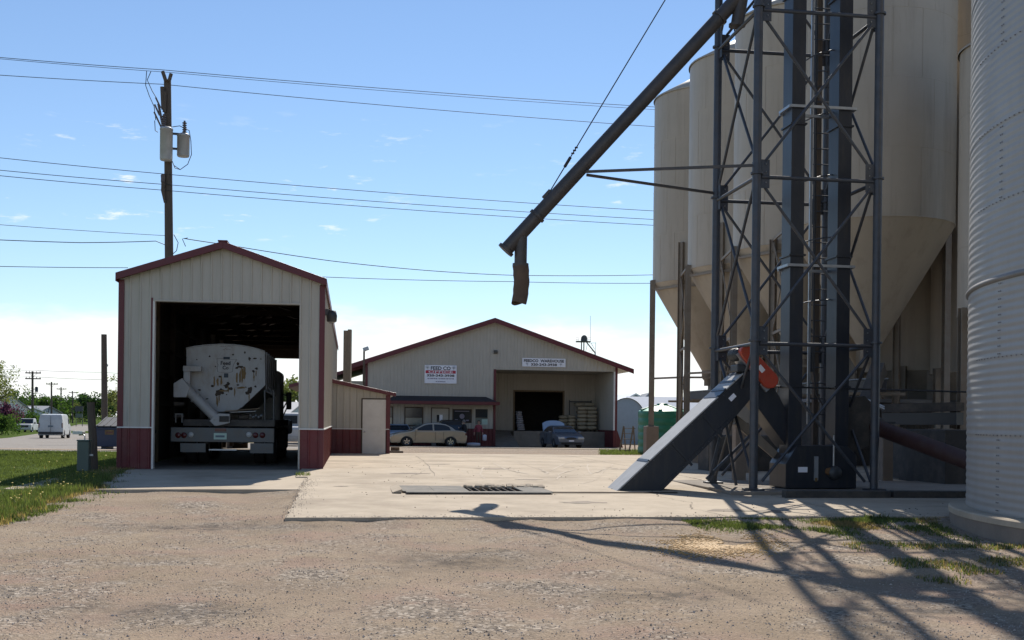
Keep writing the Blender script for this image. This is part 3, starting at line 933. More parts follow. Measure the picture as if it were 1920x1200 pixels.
fs += [(a, b, o_ + b, o_ + a) for a, b in zip(lft, lft[1:])]
struct(mb.add(vs + lowv, fs).build('concrete_pad', 'concrete'))
mb = MB(); vs, fs = [], []
ys_ = frange(-.2, GL + 1.5, 20)
for y in ys_:
    for x in (-GW + .02, 0, GW - .02):
        p = GO + GA * x + GB * y; vs.append((p.x, p.y, G(p.y) + .030))
for j in range(len(ys_) - 1):
    for i in range(2): fs.append((j * 3 + i, j * 3 + i + 1, (j + 1) * 3 + i + 1, (j + 1) * 3 + i))
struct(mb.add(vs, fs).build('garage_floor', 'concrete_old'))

# ================================================================ LEAN-TO SHED
SO = Vector((-6.26, 39.5, .24))
shed = thing('lean_to_shed', 'small cream lean-to shed with red fascia and plain white door', 'shed', SO, RAD(8))
SW = 2.02
stop = [(0, 2.52), (SW, 2.12)]
sheet(shed, 'wall_panel', 'cream_steel', (0, 0, 0), X, -Y, Z, 0, 1.07, .93, stop)
sheet(shed, 'wall_panel', 'cream_steel', (0, 0, 0), X, -Y, Z, 1.07, SW, 1.98, stop)
sheet(shed, 'red_panel', 'red_steel', (0, 0, 0), X, -Y, Z, 0, 1.07, -.2, .90)
sheet(shed, 'red_panel', 'red_steel', (SW, 0, 0), Y, X, Z, 0, 5, -.2, .90)
sheet(shed, 'wall_panel', 'cream_steel', (SW, 0, 0), Y, X, Z, 0, 5, .93, 2.12)
core('wall_frame', shed, 'dark_wood', [(.01, 1.05, .01, .1, -.3, 2.1), (SW - .1, SW - .01, .11, 5, -.3, 2.1), (.01, SW - .02, 4.9, 5, -.3, 2.1)])
MB().box(0, SW, -.04, -.001, .90, .93).build('drip_strip', 'white_paint', shed)
MB().box(SW - .12, SW + .03, -.05, .1, .93, 2.1).build('corner_trim', 'red_trim', shed, .005)
MB().box(SW - .09, SW + .032, -.052, .1, -.2, .90).build('corner_trim', 'red_trim', shed, .005)
MB().prism([(-.03, 2.50), (SW + .22, 2.05), (SW + .22, 2.17), (-.03, 2.64)], (0, -.22, 0), X, Z, Y * .06).build('fascia', 'red_trim', shed, .005)
MB().prism([(-.02, 2.56), (SW + .2, 2.11), (SW + .2, 2.15), (-.02, 2.61)], (0, -.16, 0), X, Z, Y * 5.2).build('roof', 'galv', shed)
door = MB().box(1.10, 1.90, -.025, .03, .02, 1.94).build('door', 'door_white', shed, .004)
MB().lathe([(0, -.09), (.028, -.085), (.03, -.06), (.012, -.05), (.012, -.02), (.03, -.02), (.03, -.01)], (1.17, 0, .82), 12, axis='y').build('knob', 'chrome', door)
mbf = MB(); mbf.box(1.055, 1.095, -.03, .06, -.02, 1.98); mbf.box(1.095, 1.905, -.03, .06, 1.945, 1.98)
mbf.build('door_frame', 'dark_wood', shed)
st = MB().box(-.05, .45, -.35, .35, -.1, .10).build('step', 'concrete_old', None)
stp = thing('wooden_step', 'two small weathered steps at the right corner of the lean-to shed', 'steps', gr(733, 850), RAD(8))
st.parent = stp
MB().box(0.0, .32, -.05, .35, .102, .24).build('step', 'old_wood', stp)

# ================================================================ WAREHOUSE
WO = Vector((-9.68, 75.64, 0.0))
WW = 16.96
wz = G(77)
ware = thing('warehouse', 'wide cream steel warehouse with low gable, dark red trim and recessed loading bay', 'warehouse', (WO.x, WO.y, 0), TH)
def wt(px, py=800.0, yl=0.0):
    """local x on the warehouse plane y=yl for a photo pixel"""
    q = at(px, py, 1.0)
    k = q.x
    o = WO + GB * yl
    return (k * o.y - o.x) / (GA.x - k * GA.y)
def wzz(px, py, yl=0.0):
    x = wt(px, py, yl); o = WO + GA * x + GB * yl
    return at(px, py, o.y).z
def wp(x, y, z): 
    p = WO + GA * x + GB * y
    return Vector((p.x, p.y, z))
RX = WW / 2
WEH, WRH = 5.28, 8.18
wg = [(0, WEH), (RX, WRH), (WW, WEH)]
B0, B1, BZ = 8.62, 16.74, 4.92          # loading bay
WT = 0.93
BD = 6.0
def W(name, m, u0, u1, bot, top, yl=0.0): sheet(ware, name, m, (0, yl, 0), X, -Y, Z, u0, u1, bot, top)
wins = [(wt(731), wt(734.5), wzz(731, 797), wzz(731, 764)), (wt(760), wt(791), wzz(775, 797), wzz(775, 765)), (wt(850), wt(882), wzz(866, 791), wzz(866, 769)), (wt(891), wt(914), wzz(900, 796), wzz(900, 767))]
dr = (wt(809.5), wt(840.5), wz - .02, wzz(825, 766))
W('wall_panel', 'cream_steel', 0, B0, WT + .02, wg)
W('wall_panel', 'cream_steel', B0, B1, BZ, wg)
W('wall_panel', 'cream_steel', B1, WW, WT + .02, wg)
W('red_panel', 'red_steel', 0, dr[0], wz - .3, WT)
W('red_panel', 'red_steel', dr[1], B0, wz - .3, WT)
W('red_panel', 'red_steel', B1, WW, wz - .3, WT)
core('wall_frame', ware, 'dark_wood', [(.02, B0 - .02, .02, .18, wz - .4, WEH), (B1 + .01, WW - .02, .02, .18, wz - .4, WEH)])
MB().prism([(B0 + .002, BZ + .02), (B1 - .002, BZ + .02), (WW - .03, WEH - .03), (RX, WRH - .03), (.03, WEH + .003), (B0 - .002, WEH + .003)], (0, .03, 0), X, Z, Y * .15).build('gable_frame', 'dark_wood', ware)
# bay: back wall, side walls, ceiling, dock, ramp
bd0, bd1, bdz = wt(965, 770, BD), wt(1055, 770, BD), 3.62
DZ = 0.80
W('bay_panel', 'cream_steel', B0 - .3, bd0, DZ, BZ + .3, BD)
W('bay_panel', 'cream_steel', bd0, bd1, bdz, BZ + .3, BD)
W('bay_panel', 'cream_steel', bd1, B1, DZ, BZ + .3, BD)
sheet(ware, 'bay_panel', 'cream_steel', (B1, 0, 0), Y, -X, Z, .02, BD, WT, BZ + .2)
sheet(ware, 'bay_panel', 'red_steel', (B1, 0, 0), Y, -X, Z, .02, BD, wz - .2, WT - .01)
sheet(ware, 'bay_panel', 'cream_steel', (B0, 0, 0), Y, X, Z, .02, BD, wz - .2, BZ + .2)
MB().box(B0, B1, .02, BD, BZ + .005, BZ + .10).build('bay_ceiling', 'cream_steel', ware)
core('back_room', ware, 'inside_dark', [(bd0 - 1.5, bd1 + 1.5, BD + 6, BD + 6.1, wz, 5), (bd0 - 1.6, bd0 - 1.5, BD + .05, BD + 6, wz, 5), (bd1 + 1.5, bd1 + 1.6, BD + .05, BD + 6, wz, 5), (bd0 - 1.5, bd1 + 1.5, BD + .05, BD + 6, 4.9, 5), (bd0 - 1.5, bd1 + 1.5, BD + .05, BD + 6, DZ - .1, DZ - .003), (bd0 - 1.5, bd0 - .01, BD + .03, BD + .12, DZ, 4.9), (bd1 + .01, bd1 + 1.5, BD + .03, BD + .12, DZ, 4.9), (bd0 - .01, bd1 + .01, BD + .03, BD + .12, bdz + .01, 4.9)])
for (x0, x1, z0, z1) in ((bd0 - .12, bd0, DZ, bdz + .12), (bd1, bd1 + .12, DZ, bdz + .12), (bd0, bd1, bdz, bdz + .12)):
    MB().box(x0, x1, BD - .06, BD + .1, z0, z1).build('door_frame', 'old_wood', ware, .006)
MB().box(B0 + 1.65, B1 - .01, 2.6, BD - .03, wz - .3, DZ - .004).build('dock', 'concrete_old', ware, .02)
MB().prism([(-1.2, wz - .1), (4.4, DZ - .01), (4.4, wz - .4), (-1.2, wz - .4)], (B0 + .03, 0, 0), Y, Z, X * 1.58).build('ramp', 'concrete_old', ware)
# corner and bay trims
for (x0, x1, z0, z1) in ((-.03, .13, WT, WEH), (WW - .13, WW + .03, WT, WEH - .05), (B0 - .12, B0 + .04, wz - .2, BZ + .02)):
    MB().box(x0, x1, -.05, .06, z0, z1).build('corner_trim', 'red_trim', ware, .008)
MB().box(B1 - .02, WW - .13, -.045, .02, WT, BZ).build('bay_jamb', 'white_paint', ware)
MB().prism([(0, wz - .1), (.55, wz - .1), (.10, WT), (0, WT)], (WW + .002, .2, 0), X, Z, Y * .5).build('corner_guard', 'red_trim', ware)
# sides, rear, roof
core('side_wall', ware, 'cream_steel', [(0.0, .15, .2, 22, wz - .5, WEH)])
core('side_wall', ware, 'cream_steel', [(WW - .15, WW, .2, 22, wz - .5, WEH)])
core('rear_wall', ware, 'cream_steel', [(.16, WW - .16, 21.8, 22, wz - .5, WEH)])
wsl = (WRH - WEH) / RX
WOV = 1.02
for sx in (-1, 1):
    e = RX + sx * (RX + WOV); ez = WEH - wsl * WOV
    MB().prism([(RX, WRH + .02), (e, ez + .02), (e, ez + .12), (RX, WRH + .12)], (0, -.55, 0), X, Z, Y * 23).build('roof', 'white_paint', ware)
    sheet(ware, 'roof_sheet', 'red_steel', Vector((RX, -.57, WRH + .125)), Y, Vector((sx * wsl, 0, 1)).normalized(), Vector((sx, 0, -wsl)).normalized(), 0, 23, .02, (RX + WOV) * math.hypot(1, wsl), panel=1.8288, pitch=.4572)
    MB().prism([(RX, WRH - .16), (e, ez - .16), (e, ez + .16), (RX, WRH + .16)], (0, -.62, 0), X, Z, Y * .06).build('rake_trim', 'red_trim', ware, .008)
# office awning
az0, az1, az2 = 3.08, 2.70, 2.53
mb = MB()
a0, a1 = -1.2, 8.72
vs = [(a0, -.02, az0), (a1 - .75, -.02, az0), (a1, -1.35, az1), (a0 - .2, -1.35, az1), (a0, -.02, az2), (a1, -.02, az2), (a1, -1.35, az2), (a0 - .2, -1.35, az2), (a1, -.02, az1)]
mb.add(vs, [(3, 2, 1, 0), (1, 2, 8), (4, 5, 6, 7)])
awn = mb.build('awning_roof', 'shingle', ware)
mb = MB(); mb.box(a0 - .2, a1 + .03, -1.40, -1.352, az2 - .01, az1 + .03); mb.box(a1 + .001, a1 + .04, -1.35, -.02, az2 - .01, az1 + .03)
mb.build('awning_fascia', 'red_trim', ware, .006)
# office windows and door
for k, (x0, x1, z0, z1) in enumerate(wins):
    f = MB()
    t = .07
    f.box(x0 - t, x0, -.055, .0, z0 - t, z1 + t); f.box(x1, x1 + t, -.055, .0, z0 - t, z1 + t)
    f.box(x0, x1, -.055, .0, z0 - t, z0); f.box(x0, x1, -.055, .0, z1, z1 + t)
    w = f.build('window', 'dark_wood' if k != 3 else 'cream_steel', ware)
    if k == 2:
        MB().box(x0, x1, -.035, -.01, z0, z1).build('pane', 'glass', w)
        MB().lathe([(0, -.040), (.17, -.040)], ((x0 + x1) / 2, 0, (z0 + z1) / 2 - .02), 12, axis='y').build('decal', 'ink_soft', w)
        m2 = MB(); m2.box(x0 + .08, x1 - .1, -.042, -.036, z1 - .10, z1 - .05); m2.box(x0 + .1, x0 + .3, -.042, -.036, z0 + .06, z0 + .16); m2.box(x1 - .3, x1 - .12, -.042, -.036, z0 + .06, z0 + .14)
        m2.build('decal', 'ink_soft', w)
    else:
        zm = z0 + (z1 - z0) * .45
        MB().box(x0, x1, -.030, -.01, zm + .02, z1).build('pane', 'glass', w)
        MB().box(x0, x1, -.036, -.016, z0, zm - .02).build('pane', 'pane_pale', w)
        MB().box(x0, x1, -.042, -.01, zm - .02, zm + .02).build('sash_bar', 'dark_wood', w)
d = MB().box(dr[0], dr[1], -.04, .02, wz, dr[3]).build('office_door', 'cream_steel', ware)
MB().box(dr[0] + .32, dr[0] + .74, -.05, -.041, 1.35, dr[3] - .42).build('pane', 'glass', d)
MB().box(dr[0] + .50, dr[0] + .72, -.057, -.051, 1.42, 1.85).build('notice', 'sign_white', d)
MB().lathe([(0, -.10), (.03, -.09), (.03, -.06), (.012, -.05), (.012, -.04)], (dr[1] - .1, 0, .78), 10, axis='y').build('knob', 'chrome', d)
mb = MB(); mb.box(dr[0] - .06, dr[0] - .002, -.06, .0, wz, dr[3] + .06); mb.box(dr[1] + .002, dr[1] + .06, -.06, 0, wz, dr[3] + .06); mb.box(dr[0] - .002, dr[1] + .002, -.06, 0, dr[3] + .002, dr[3] + .06)
mb.build('door_frame', 'dark_wood', ware)
MB().box(wt(903), wt(914), -.05, -.044, wzz(905, 797) + .03, wzz(905, 786)).build('notice', 'plate', ware)
# annex on the left, lower roof
MB().box(-4.2, -.05, 3.0, 14, wz - .4, 4.1).build('annex_wall', 'cream_steel', ware)
MB().prism([(-5.1, 3.55), (-.03, 5.0), (-.03, 5.22), (-5.1, 3.77)], (0, 2.6, 0), X, Z, Y * 11.5).build('annex_roof', 'red_trim', ware)
# gable lamp box
gl = thing('gable_lamp', 'small dark square lamp box high on the warehouse gable', 'lamp', wp(wt(929, 660), -.05, wzz(929, 660)), TH)
MB().box(-.13, .13, -.14, .0, -.11, .11).build('housing', 'motor_dark', gl, .02)
MB().box(-.10, .10, -.146, -.141, -.09, .02).build('lens', 'glass', gl)

# ---- signs
def sign_board(name, label, px0, px1, py0, py1):
    x0, x1 = wt(px0, (py0 + py1) / 2), wt(px1, (py0 + py1) / 2)
    zc = wzz((px0 + px1) / 2, (py0 + py1) / 2)
    h = (py1 - py0) / F * (WO.y + 1.2)
    s = thing(name, label, 'sign', wp((x0 + x1) / 2, -.06, zc), TH)
    w = x1 - x0
    MB().box(-w / 2, w / 2, -.03, .03, -h / 2, h / 2).build('board', 'sign_white', s, .008)
    return s, w, h
def sprig(parent, x, z, sgn, h):
    mb = MB(); y = -.036
    mb.bar((x + sgn * h * .12, y, z - h / 2), (x, y, z), .008, h * .09, (0, 1, 0))
    for k in range(7):
        a = RAD(90) + (k - 3) * .42
        l = h * (.52 - .03 * abs(k - 3))
        p = Vector((x, y, z - h * .05)); q = p + Vector((math.cos(a), 0, math.sin(a))) * l
        mb.bar(p, q, .006, h * .13, (0, 1, 0))
    mb.build('wheat_emblem', 'wheat', parent)
s, w, h = sign_board('office_sign', 'white office sign with red band and phone number on warehouse wall', 796, 856, 685, 719)
text('FEED CO', w * .62, h * .20, 'ink', s, (0, -.036, h * .335), bold=.025)
MB().box(-w * .47, w * .47, -.037, -.031, h * .05, h * .21).build('red_band', 'sign_red', s)
text('OFFICE', w * .76, h * .115, 'sign_white', s, (0, -.041, h * .13), bold=.012)
text('320-243-3938', w * .86, h * .13, 'ink_black', s, (0, -.036, -h * .065), bold=.03)
for (zz_, xa, xb, hh) in ((-.235, -.41, .41, .06), (-.40, -.15, .15, .05)):     # two lines too small to read
    mbx = MB(); xx_ = xa * w
    while xx_ < xb * w:
        l = random.uniform(.03, .11)
        mbx.box(xx_, min(xx_ + l, xb * w), -.036, -.031, h * (zz_ - hh / 2), h * (zz_ + hh / 2)); xx_ += l + random.uniform(.015, .05)
    mbx.build('small_print', 'ink_soft', s)
sprig(s, -w * .41, h * .34, 1, h * .28); sprig(s, w * .41, h * .34, -1, h * .28)
s, w, h = sign_board('warehouse_sign', 'narrow white sign with warehouse lettering above the loading bay', 979, 1060, 672, 688)
text('FEEDCO  WAREHOUSE', w * .93, h * .34, 'ink_black', s, (0, -.036, h * .20), bold=.03)
text('320-243-3938', w * .60, h * .30, 'ink_black', s, (0, -.036, -h * .24), bold=.03)
sprig(s, -w * .39, -h * .22, 1, h * .42); sprig(s, w * .39, -h * .22, -1, h * .42)

# ---- feed bags on the dock and inside the bay
def bag_mesh():
    mb = MB(); mb.box(-.5, .5, -.5, .5, -.5, .5)
    me = mb.mesh('feed_bag')
    bm = bmesh.new(); bm.from_mesh(me)
    bmesh.ops.subdivide_edges(bm, edges=bm.edges[:], cuts=2, use_grid_fill=True)
    for v in bm.verts:
        c = v.co
        k = 1 - .22 * (abs(c.x) * 2) ** 4 * 1 - .22 * (abs(c.y) * 2) ** 4
        c.z *= k; c.x *= 1 - .06 * (abs(c.z) * 2) ** 2; c.y *= 1 - .06 * (abs(c.z) * 2) ** 2
    bm.to_mesh(me); bm.free()
    for p in me.polygons: p.use_smooth = True
    return me
bagme = bag_mesh(); bagme.materials.append(M['bag_tan'])
bagme2 = bagme.copy(); bagme2.materials.clear(); bagme2.materials.append(M['bag_white'])
def bag(x, y, z, w, d, h, label, me=bagme, group='stacked feed bags', rz=0.0, name='feed_bag'):
    o = bpy.data.objects.new(name, me); COL.objects.link(o)
    o.location = wp(x, y, z + h / 2); o.scale = (w, d, h); o.rotation_euler = (0, 0, TH + rz)
    tag(o, label, 'bag', group); return o
ORD = ['lowest', 'second', 'third', 'fourth', 'fifth', 'sixth', 'topmost', 'eighth', 'ninth']
bx = wt(1099, 790, 4.6)
for r in range(7):
    zb = DZ + .13 + r * .275
    for c in (-1, 1):
        sd = 'left' if c < 0 else 'right'
        bag(bx + c * .345 + random.uniform(-.02, .02) - (.10 if r == 6 else 0), (4.4 if r < 6 else 4.9) + random.uniform(-.05, .05), zb, .67, .55, .285, f'tan feed bag, {sd} column, {ORD[r]} layer of the tall dock stack', rz=random.uniform(-.05, .05))
bx2 = wt(1072, 790, 4.6)
for r in range(4): bag(bx2 + random.uniform(-.03, .03), 4.8, DZ + .13 + r * .26, .50, .5, .27, f'tan feed bag, {ORD[r] if r < 3 else "topmost"} in the narrow stack left of the tall one', rz=random.uniform(-.08, .08))
bx3 = wt(1056, 790, 5.2)
for r in range(4): bag(bx3 + .1, 5.35, DZ + .13 + r * .25, .75, .5, .26, f'tan feed bag, {ORD[r] if r < 3 else "topmost"} in the low stack beside the bay door')
for k, (xx, ww_) in enumerate(((bx, 1.6), (bx2 - .25, 1.2))):
    p = thing('pallet', ['wooden pallet under the tall stack of feed bags', 'wooden pallet under the low stacks of feed bags'][k], 'pallet', wp(xx, 4.7 + .3 * k, DZ), TH)
    for i in range(5): MB().box(-ww_ / 2, ww_ / 2, -.5 + i * .22, -.5 + i * .22 + .12, .10, .125).build('slat', 'old_wood', p)
    for i in (-1, 0, 1): MB().box(i * ww_ * .45 - .04, i * ww_ * .45 + .04, -.5, .5, 0, .098).build('bearer', 'old_wood', p)
rk = thing('pallet_rack', 'thin dark metal frame standing behind the tall bag stack', 'rack', wp(bx - .2, 5.55, DZ), TH)
for x in (-.85, .75): MB().box(x - .03, x + .03, -.03, .03, 0, 2.25).build('upright', 'motor_dark', rk)
MB().box(-.85, .75, -.025, .025, 2.1, 2.18).build('rail', 'motor_dark', rk)
bw = wt(976, 790, BD + .8)
for r in range(9): bag(bw + random.uniform(-.02, .02) + r * -.02, BD + .8, DZ + .01 + r * .155, .56 - .02 * r, .5, .165, f'white feed bag, {ORD[r] if r < 6 else ("seventh", "eighth", "topmost")[r - 6]} in the leaning stack inside the bay door', me=bagme2, group='white bags inside the bay')

# ================================================================ HOPPER BINS
RIM, EAVE, BOT = EYE + 5.30, EYE + 12.35, EYE + 1.75
BR = 2.15
bins = [((7.5, 44.0), BR, RIM, EAVE), ((8.2, 39.75), BR, RIM, EAVE), ((8.95, 35.45), BR, RIM, EAVE), ((9.66, 31.1), BR, RIM, EAVE),
        ((14.15, 32.6), BR, 3.0, EAVE + 1.5), ((11.95, 26.6), 1.55, 4.1, EYE + 8.75), ((12.6, 41.2), BR, RIM, EAVE), ((13.3, 36.9), BR, 3.2, EAVE), ((11.9, 45.5), BR, RIM, EAVE)]  # back row at the end of the list added to block sky light
blabels = ['farthest and leftmost cream hopper bin of the row', 'second cream hopper bin from the left, between its two neighbours', 'third cream hopper bin from the left, partly behind the steel tower',
           'large cream hopper bin directly behind the elevator tower', 'tall cream bin half hidden behind the nearest hopper bin', 'short narrow cream bin beside the corrugated silo', 'cream hopper bin added in the shaded back row', 'shaded back-row hopper bin nearest to the tower', 'shaded back-row hopper bin added farthest from the yard']
PIER_H = 1.15
def leg_pos(c, r, a): return Vector((c[0] + (r + .06) * math.cos(a), c[1] + (r + .06) * math.sin(a), 0))
bin_objs = []
for k, (c, r, rim, eave) in enumerate(bins):
    g0 = G(c[1])
    b = thing('hopper_bin', blabels[k], 'grain bin', (c[0], c[1], g0), TH, 'cream hopper bins')
    bin_objs.append(b)
    h = lambda z: z - g0
    bot = max(rim - (r - .22) * 1.72, 1.35)
    n = 4
    mb = MB()
    for i in range(n):
        z0_, z1_ = rim + (eave - rim) * i / n, rim + (eave - rim) * (i + 1) / n
        mb.lathe([(r + .003 * (i % 2), h(z0_)), (r + .003 * (i % 2), h(z1_) - .001)], n=96)
    mb.build('shell', 'bin_cream', b)
    if k < 5:
        m2 = MB()
        for i in range(1, n): m2.lathe([(r + .002, h(rim + (eave - rim) * i / n) - .012), (r + .009, h(rim + (eave - rim) * i / n)), (r + .002, h(rim + (eave - rim) * i / n) + .012)], n=96)
        for i in range(5):
            a = math.pi * 1.08 + i * .37
            for j in range(n):
                aa_ = a + (.18 if j % 2 else 0); m2.tube(((r + .002) * math.cos(aa_), (r + .002) * math.sin(aa_), h(rim + (eave - rim) * j / n)), ((r + .002) * math.cos(aa_), (r + .002) * math.sin(aa_), h(rim + (eave - rim) * (j + 1) / n)), .007, n=5)
        m2.build('weld_seam', 'bin_cream', b)
    MB().lathe([(.22, h(bot)), (r - .002, h(rim) - .002)], n=96).build('hopper', 'bin_cream', b)
    MB().lathe([(r + .001, h(rim) - .02), (r + .010, h(rim) - .012), (r + .010, h(rim) + .01), (r + .004, h(rim) + .016)], n=96).build('rim_ring', 'bin_cream', b)
    MB().lathe([(r + .05, h(eave) - .02), (r + .05, h(eave) + .03), (r * .3, h(eave) + r * .42), (0.0, h(eave) + r * .45)], n=48).build('roof', 'bin_cream', b)
    MB().lathe([(.24, h(bot) + .05), (.24, h(bot) - .25), (.15, h(bot) - .35), (.15, h(bot) - .55)], n=20).build('outlet', 'bin_post', b)
    legs = []
    nleg = 8 if r > 2 else 6
    skip = (1, 2, 3) if k in (3, 5, 4) else (7, 6) if k < 3 else ()
    for i in range(nleg):
        a = math.pi + i * 2 * math.pi / nleg
        x, y = (r + .07) * math.cos(a), (r + .07) * math.sin(a)
        rad = Vector((math.cos(a), math.sin(a), 0)); tan = Vector((-rad.y, rad.x, 0))
        legs.append((x, y))
        if i in skip: continue
        mb = MB()
        zt = h(rim) + (1.35 if i == 1 and k < 2 else .12)
        p0, p1 = Vector((x, y, PIER_H)), Vector((x, y, zt))
        # wide-flange post: two flanges and a web
        for sg in (-1, 1): mb.bar(p0 + tan * .085 * sg, p1 + tan * .085 * sg, .17, .014, tan)
        mb.bar(p0, p1, .012, .156, tan)
        mb.build('post', 'bin_post', b)
        m2 = MB(); m2.obox((x, y, PIER_H / 2 - .15), rad * .24, tan * .24, (0, 0, PIER_H / 2 + .15)); m2.build('pier', 'pier', b, .02)
        MB().obox((x, y, PIER_H + .012), rad * .16, tan * .16, (0, 0, .012)).build('base_plate', 'bin_post', b)
    # ties between posts
    for i in range(nleg):
        a, q = legs[i], legs[(i + 1) % nleg]
        for z in ((h(rim) - .25), h(rim) * .45):
            if i in (0, 1, 7) and k < 3 and not (set((i, (i + 1) % nleg)) & set(skip)): MB().bar((a[0], a[1], z), (q[0], q[1], z), .05, .07).build('tie', 'bin_post', b)
# crossed braces between one bin's post and its neighbour's (they belong to the nearer bin)
Rz = Matrix.Rotation(TH, 3, 'Z')
for i in range(3):
    (c0, r0, *_), (c1, r1, *_) = bins[i], bins[i + 1]
    w0 = Vector((*c0, 0)) + Rz @ Vector(((r0 + .07) * math.cos(math.pi * 1.25), (r0 + .07) * math.sin(math.pi * 1.25), 0))
    w1 = Vector((*c1, 0)) + Rz @ Vector((-(r1 + .07), 0, 0))
    b = bin_objs[i + 1]
    inv = (Matrix.Translation(Vector((c1[0], c1[1], G(c1[1])))) @ Rz.to_4x4()).inverted()
    def loc(p, z): return inv @ Vector((p.x, p.y, z))
    for (za, zb) in ((EYE + 5.35, EYE + 2.65), (EYE + 2.65, EYE + .1)):
        for (p, q) in ((w0, w1), (w1, w0)): MB().bar(loc(p, za), loc(q, zb), .03, .05).build('brace', 'bin_post', b)
    for z in (EYE + 5.4, EYE + 2.65): MB().bar(loc(w0, z), loc(w1, z), .05, .08).build('tie', 'bin_post', b)
# ladder line and pipe down the near bin
dn = thing('drain_pipe', 'pale bent pipe running down beside the large cream bin', 'pipe', (11.55, 29.6, .2), TH)
MB().pipe([(.45, 0, 5.2), (.28, 0, 5.2), (.08, 0, 5.1), (0, 0, 4.85), (0, 0, 2.5), (0, 0, .9)], .05, 8).build('pipe', 'bin_post', dn)
MB().box(.42, .58, -.08, .08, .8, 9.4).build('post', 'bin_post', dn)
for z in (2.3, 2.75, 3.3): MB().tube((.5, 0, z), (2.6, -.6, z), .025, n=6).build('rail', 'bin_post', dn)
# conveyor that runs under the row of bins
uc = thing('under_bin_conveyor', 'dark enclosed conveyor running under the row of hopper bins', 'conveyor', (8.2, 39.75, 0))
d0, d1 = Vector((-1.1, 6.5, EYE + 1.05)), Vector((1.55, -9.3, EYE + 1.05))
MB().bar(d0, d1, .42, .34).build('trough', 'casing', uc, .01)
MB().bar(d0 + Vector((0, 0, .19)), d1 + Vector((0, 0, .19)), .50, .03).build('cover', 'casing_light', uc)
for t_ in frange(0.04, .96, 5):
    p = d0.lerp(d1, t_); MB().bar(p - Vector((1.0, 0, .2)), p + Vector((1.0, 0, -.2)), .08, .08).build('hanger', 'bin_post', uc)

# ================================================================ CORRUGATED SILO
T_ = Vector((6.70, 16.9, 0)); CR_ = 5.5
CC = T_ + Vector((.930, -.368, 0)) * CR_
CZ0 = 0.36
silo = thing('corrugated_silo', 'large white corrugated steel silo at the right edge of the yard', 'silo', (CC.x, CC.y, 0))
H_ = 12.0; pitch = .1016
for ring in range(12):
    z0, z1 = CZ0 + ring * pitch * 10, CZ0 + (ring + 1) * pitch * 10
    prof = []
    nn = 80
    off = .003 * (ring % 2)
    for i in range(nn + 1):
        z = z0 + (z1 - z0) * i / nn
        prof.append((CR_ + off + .0040 * math.sin(2 * math.pi * (z - CZ0) / pitch), z + (.02 if i == nn else 0)))
    MB().lathe(prof, n=150).build('wall_sheet', 'corrugated', silo)
MB().lathe([(CR_ - .1, CZ0 + H_ + .1), (CR_ + .12, CZ0 + H_ + .16), (CR_ + .12, CZ0 + H_ + .22), (.6, CZ0 + H_ + 2.9), (0, CZ0 + H_ + 2.9)], n=72).build('roof', 'galv', silo)
mb = MB()
def bolt(a, z):
    d = Vector((math.cos(a), math.sin(a), 0)); t = Vector((-d.y, d.x, 0))
    p = d * (CR_ + .012); p.z = z
    mb.obox(p, d * .006, t * .007, (0, 0, .007))
for ring in range(1, 12):
    z = CZ0 + ring * pitch * 10
    for i in range(60): bolt(math.pi * .95 + i * .022, z + .01)
for ring in range(12):
    for i in range(3):
        a = math.pi * 1.00 + i * .50 + (.25 if ring % 2 else 0)
        for j in range(10):
            for q in (-.008, .008): bolt(a + q * .6, CZ0 + ring * pitch * 10 + (j + .5) * pitch)
o = mb.build('bolts', 'bolt_dark', silo); o['kind'] = 'stuff'
MB().lathe([(CR_ + .0, CZ0 + 3.03), (CR_ + .035, CZ0 + 3.05), (CR_ + .035, CZ0 + 3.08), (CR_, CZ0 + 3.11)], n=150).build('wind_ring', 'bolt_dark', silo)
MB().lathe([(CR_ - .3, CZ0), (CR_ + .22, CZ0 - .002), (CR_ + .24, CZ0 - .02), (CR_ + .24, CZ0 - .09)], n=120, smooth=False).build('foundation_slab', 'concrete', silo)
MB().lathe([(CR_ + .225, CZ0 - .09), (CR_ + .225, -.4)], n=120).build('foundation_wall', 'pier', silo)
# ================================================================ ELEVATOR TOWER
B_ = gp(4.41, 20.9); C_ = B_ + GA * 2.32; A_ = B_ + GB * 2.34; E_ = A_ + GA * 2.32
tz0 = 0.30
tower = thing('elevator_tower', 'dark steel lattice tower around the twin bucket elevator', 'tower', (B_.x, B_.y, 0), TH)
TS = 2.33
lv = [tz0, EYE + 1.56, EYE + 4.60, EYE + 7.65, EYE + 10.7, EYE + 13.75]
corners = [(0, 0), (TS, 0), (TS, TS), (0, TS)]
for (x, y) in corners:
    leg = MB().tube((x, y, tz0), (x, y, lv[-1]), .078, n=16).build('leg', 'tower_steel', tower)
    MB().box(x - .16, x + .16, y - .16, y + .16, tz0 - .02, tz0 + .02).build('foot_plate', 'tower_steel', leg)
    for z in lv[1:]:
        MB().tube((x, y, z - .055), (x, y, z - .02), .115, n=16).build('flange', 'tower_steel', leg)
        m2 = MB()
        # gusset plates towards both neighbours
        sx = 1 if x == 0 else -1; sy = 1 if y == 0 else -1
        m2.box(*sorted((x + sx * .06, x + sx * .24)), y - .008, y + .008, z - .30, z + .22)
        m2.box(x - .008, x + .008, *sorted((y + sy * .06, y + sy * .24)), z - .30, z + .22)
        m2.build('gusset', 'tower_steel', leg)
        m3 = MB()
        for q in range(3):
            for dz in (-.2, .0, .14): m3.tube((x + sx * .17, y - .022, z + dz), (x + sx * .17, y + .022, z + dz), .014, n=6)
        m3.build('bolts', 'galv', leg)
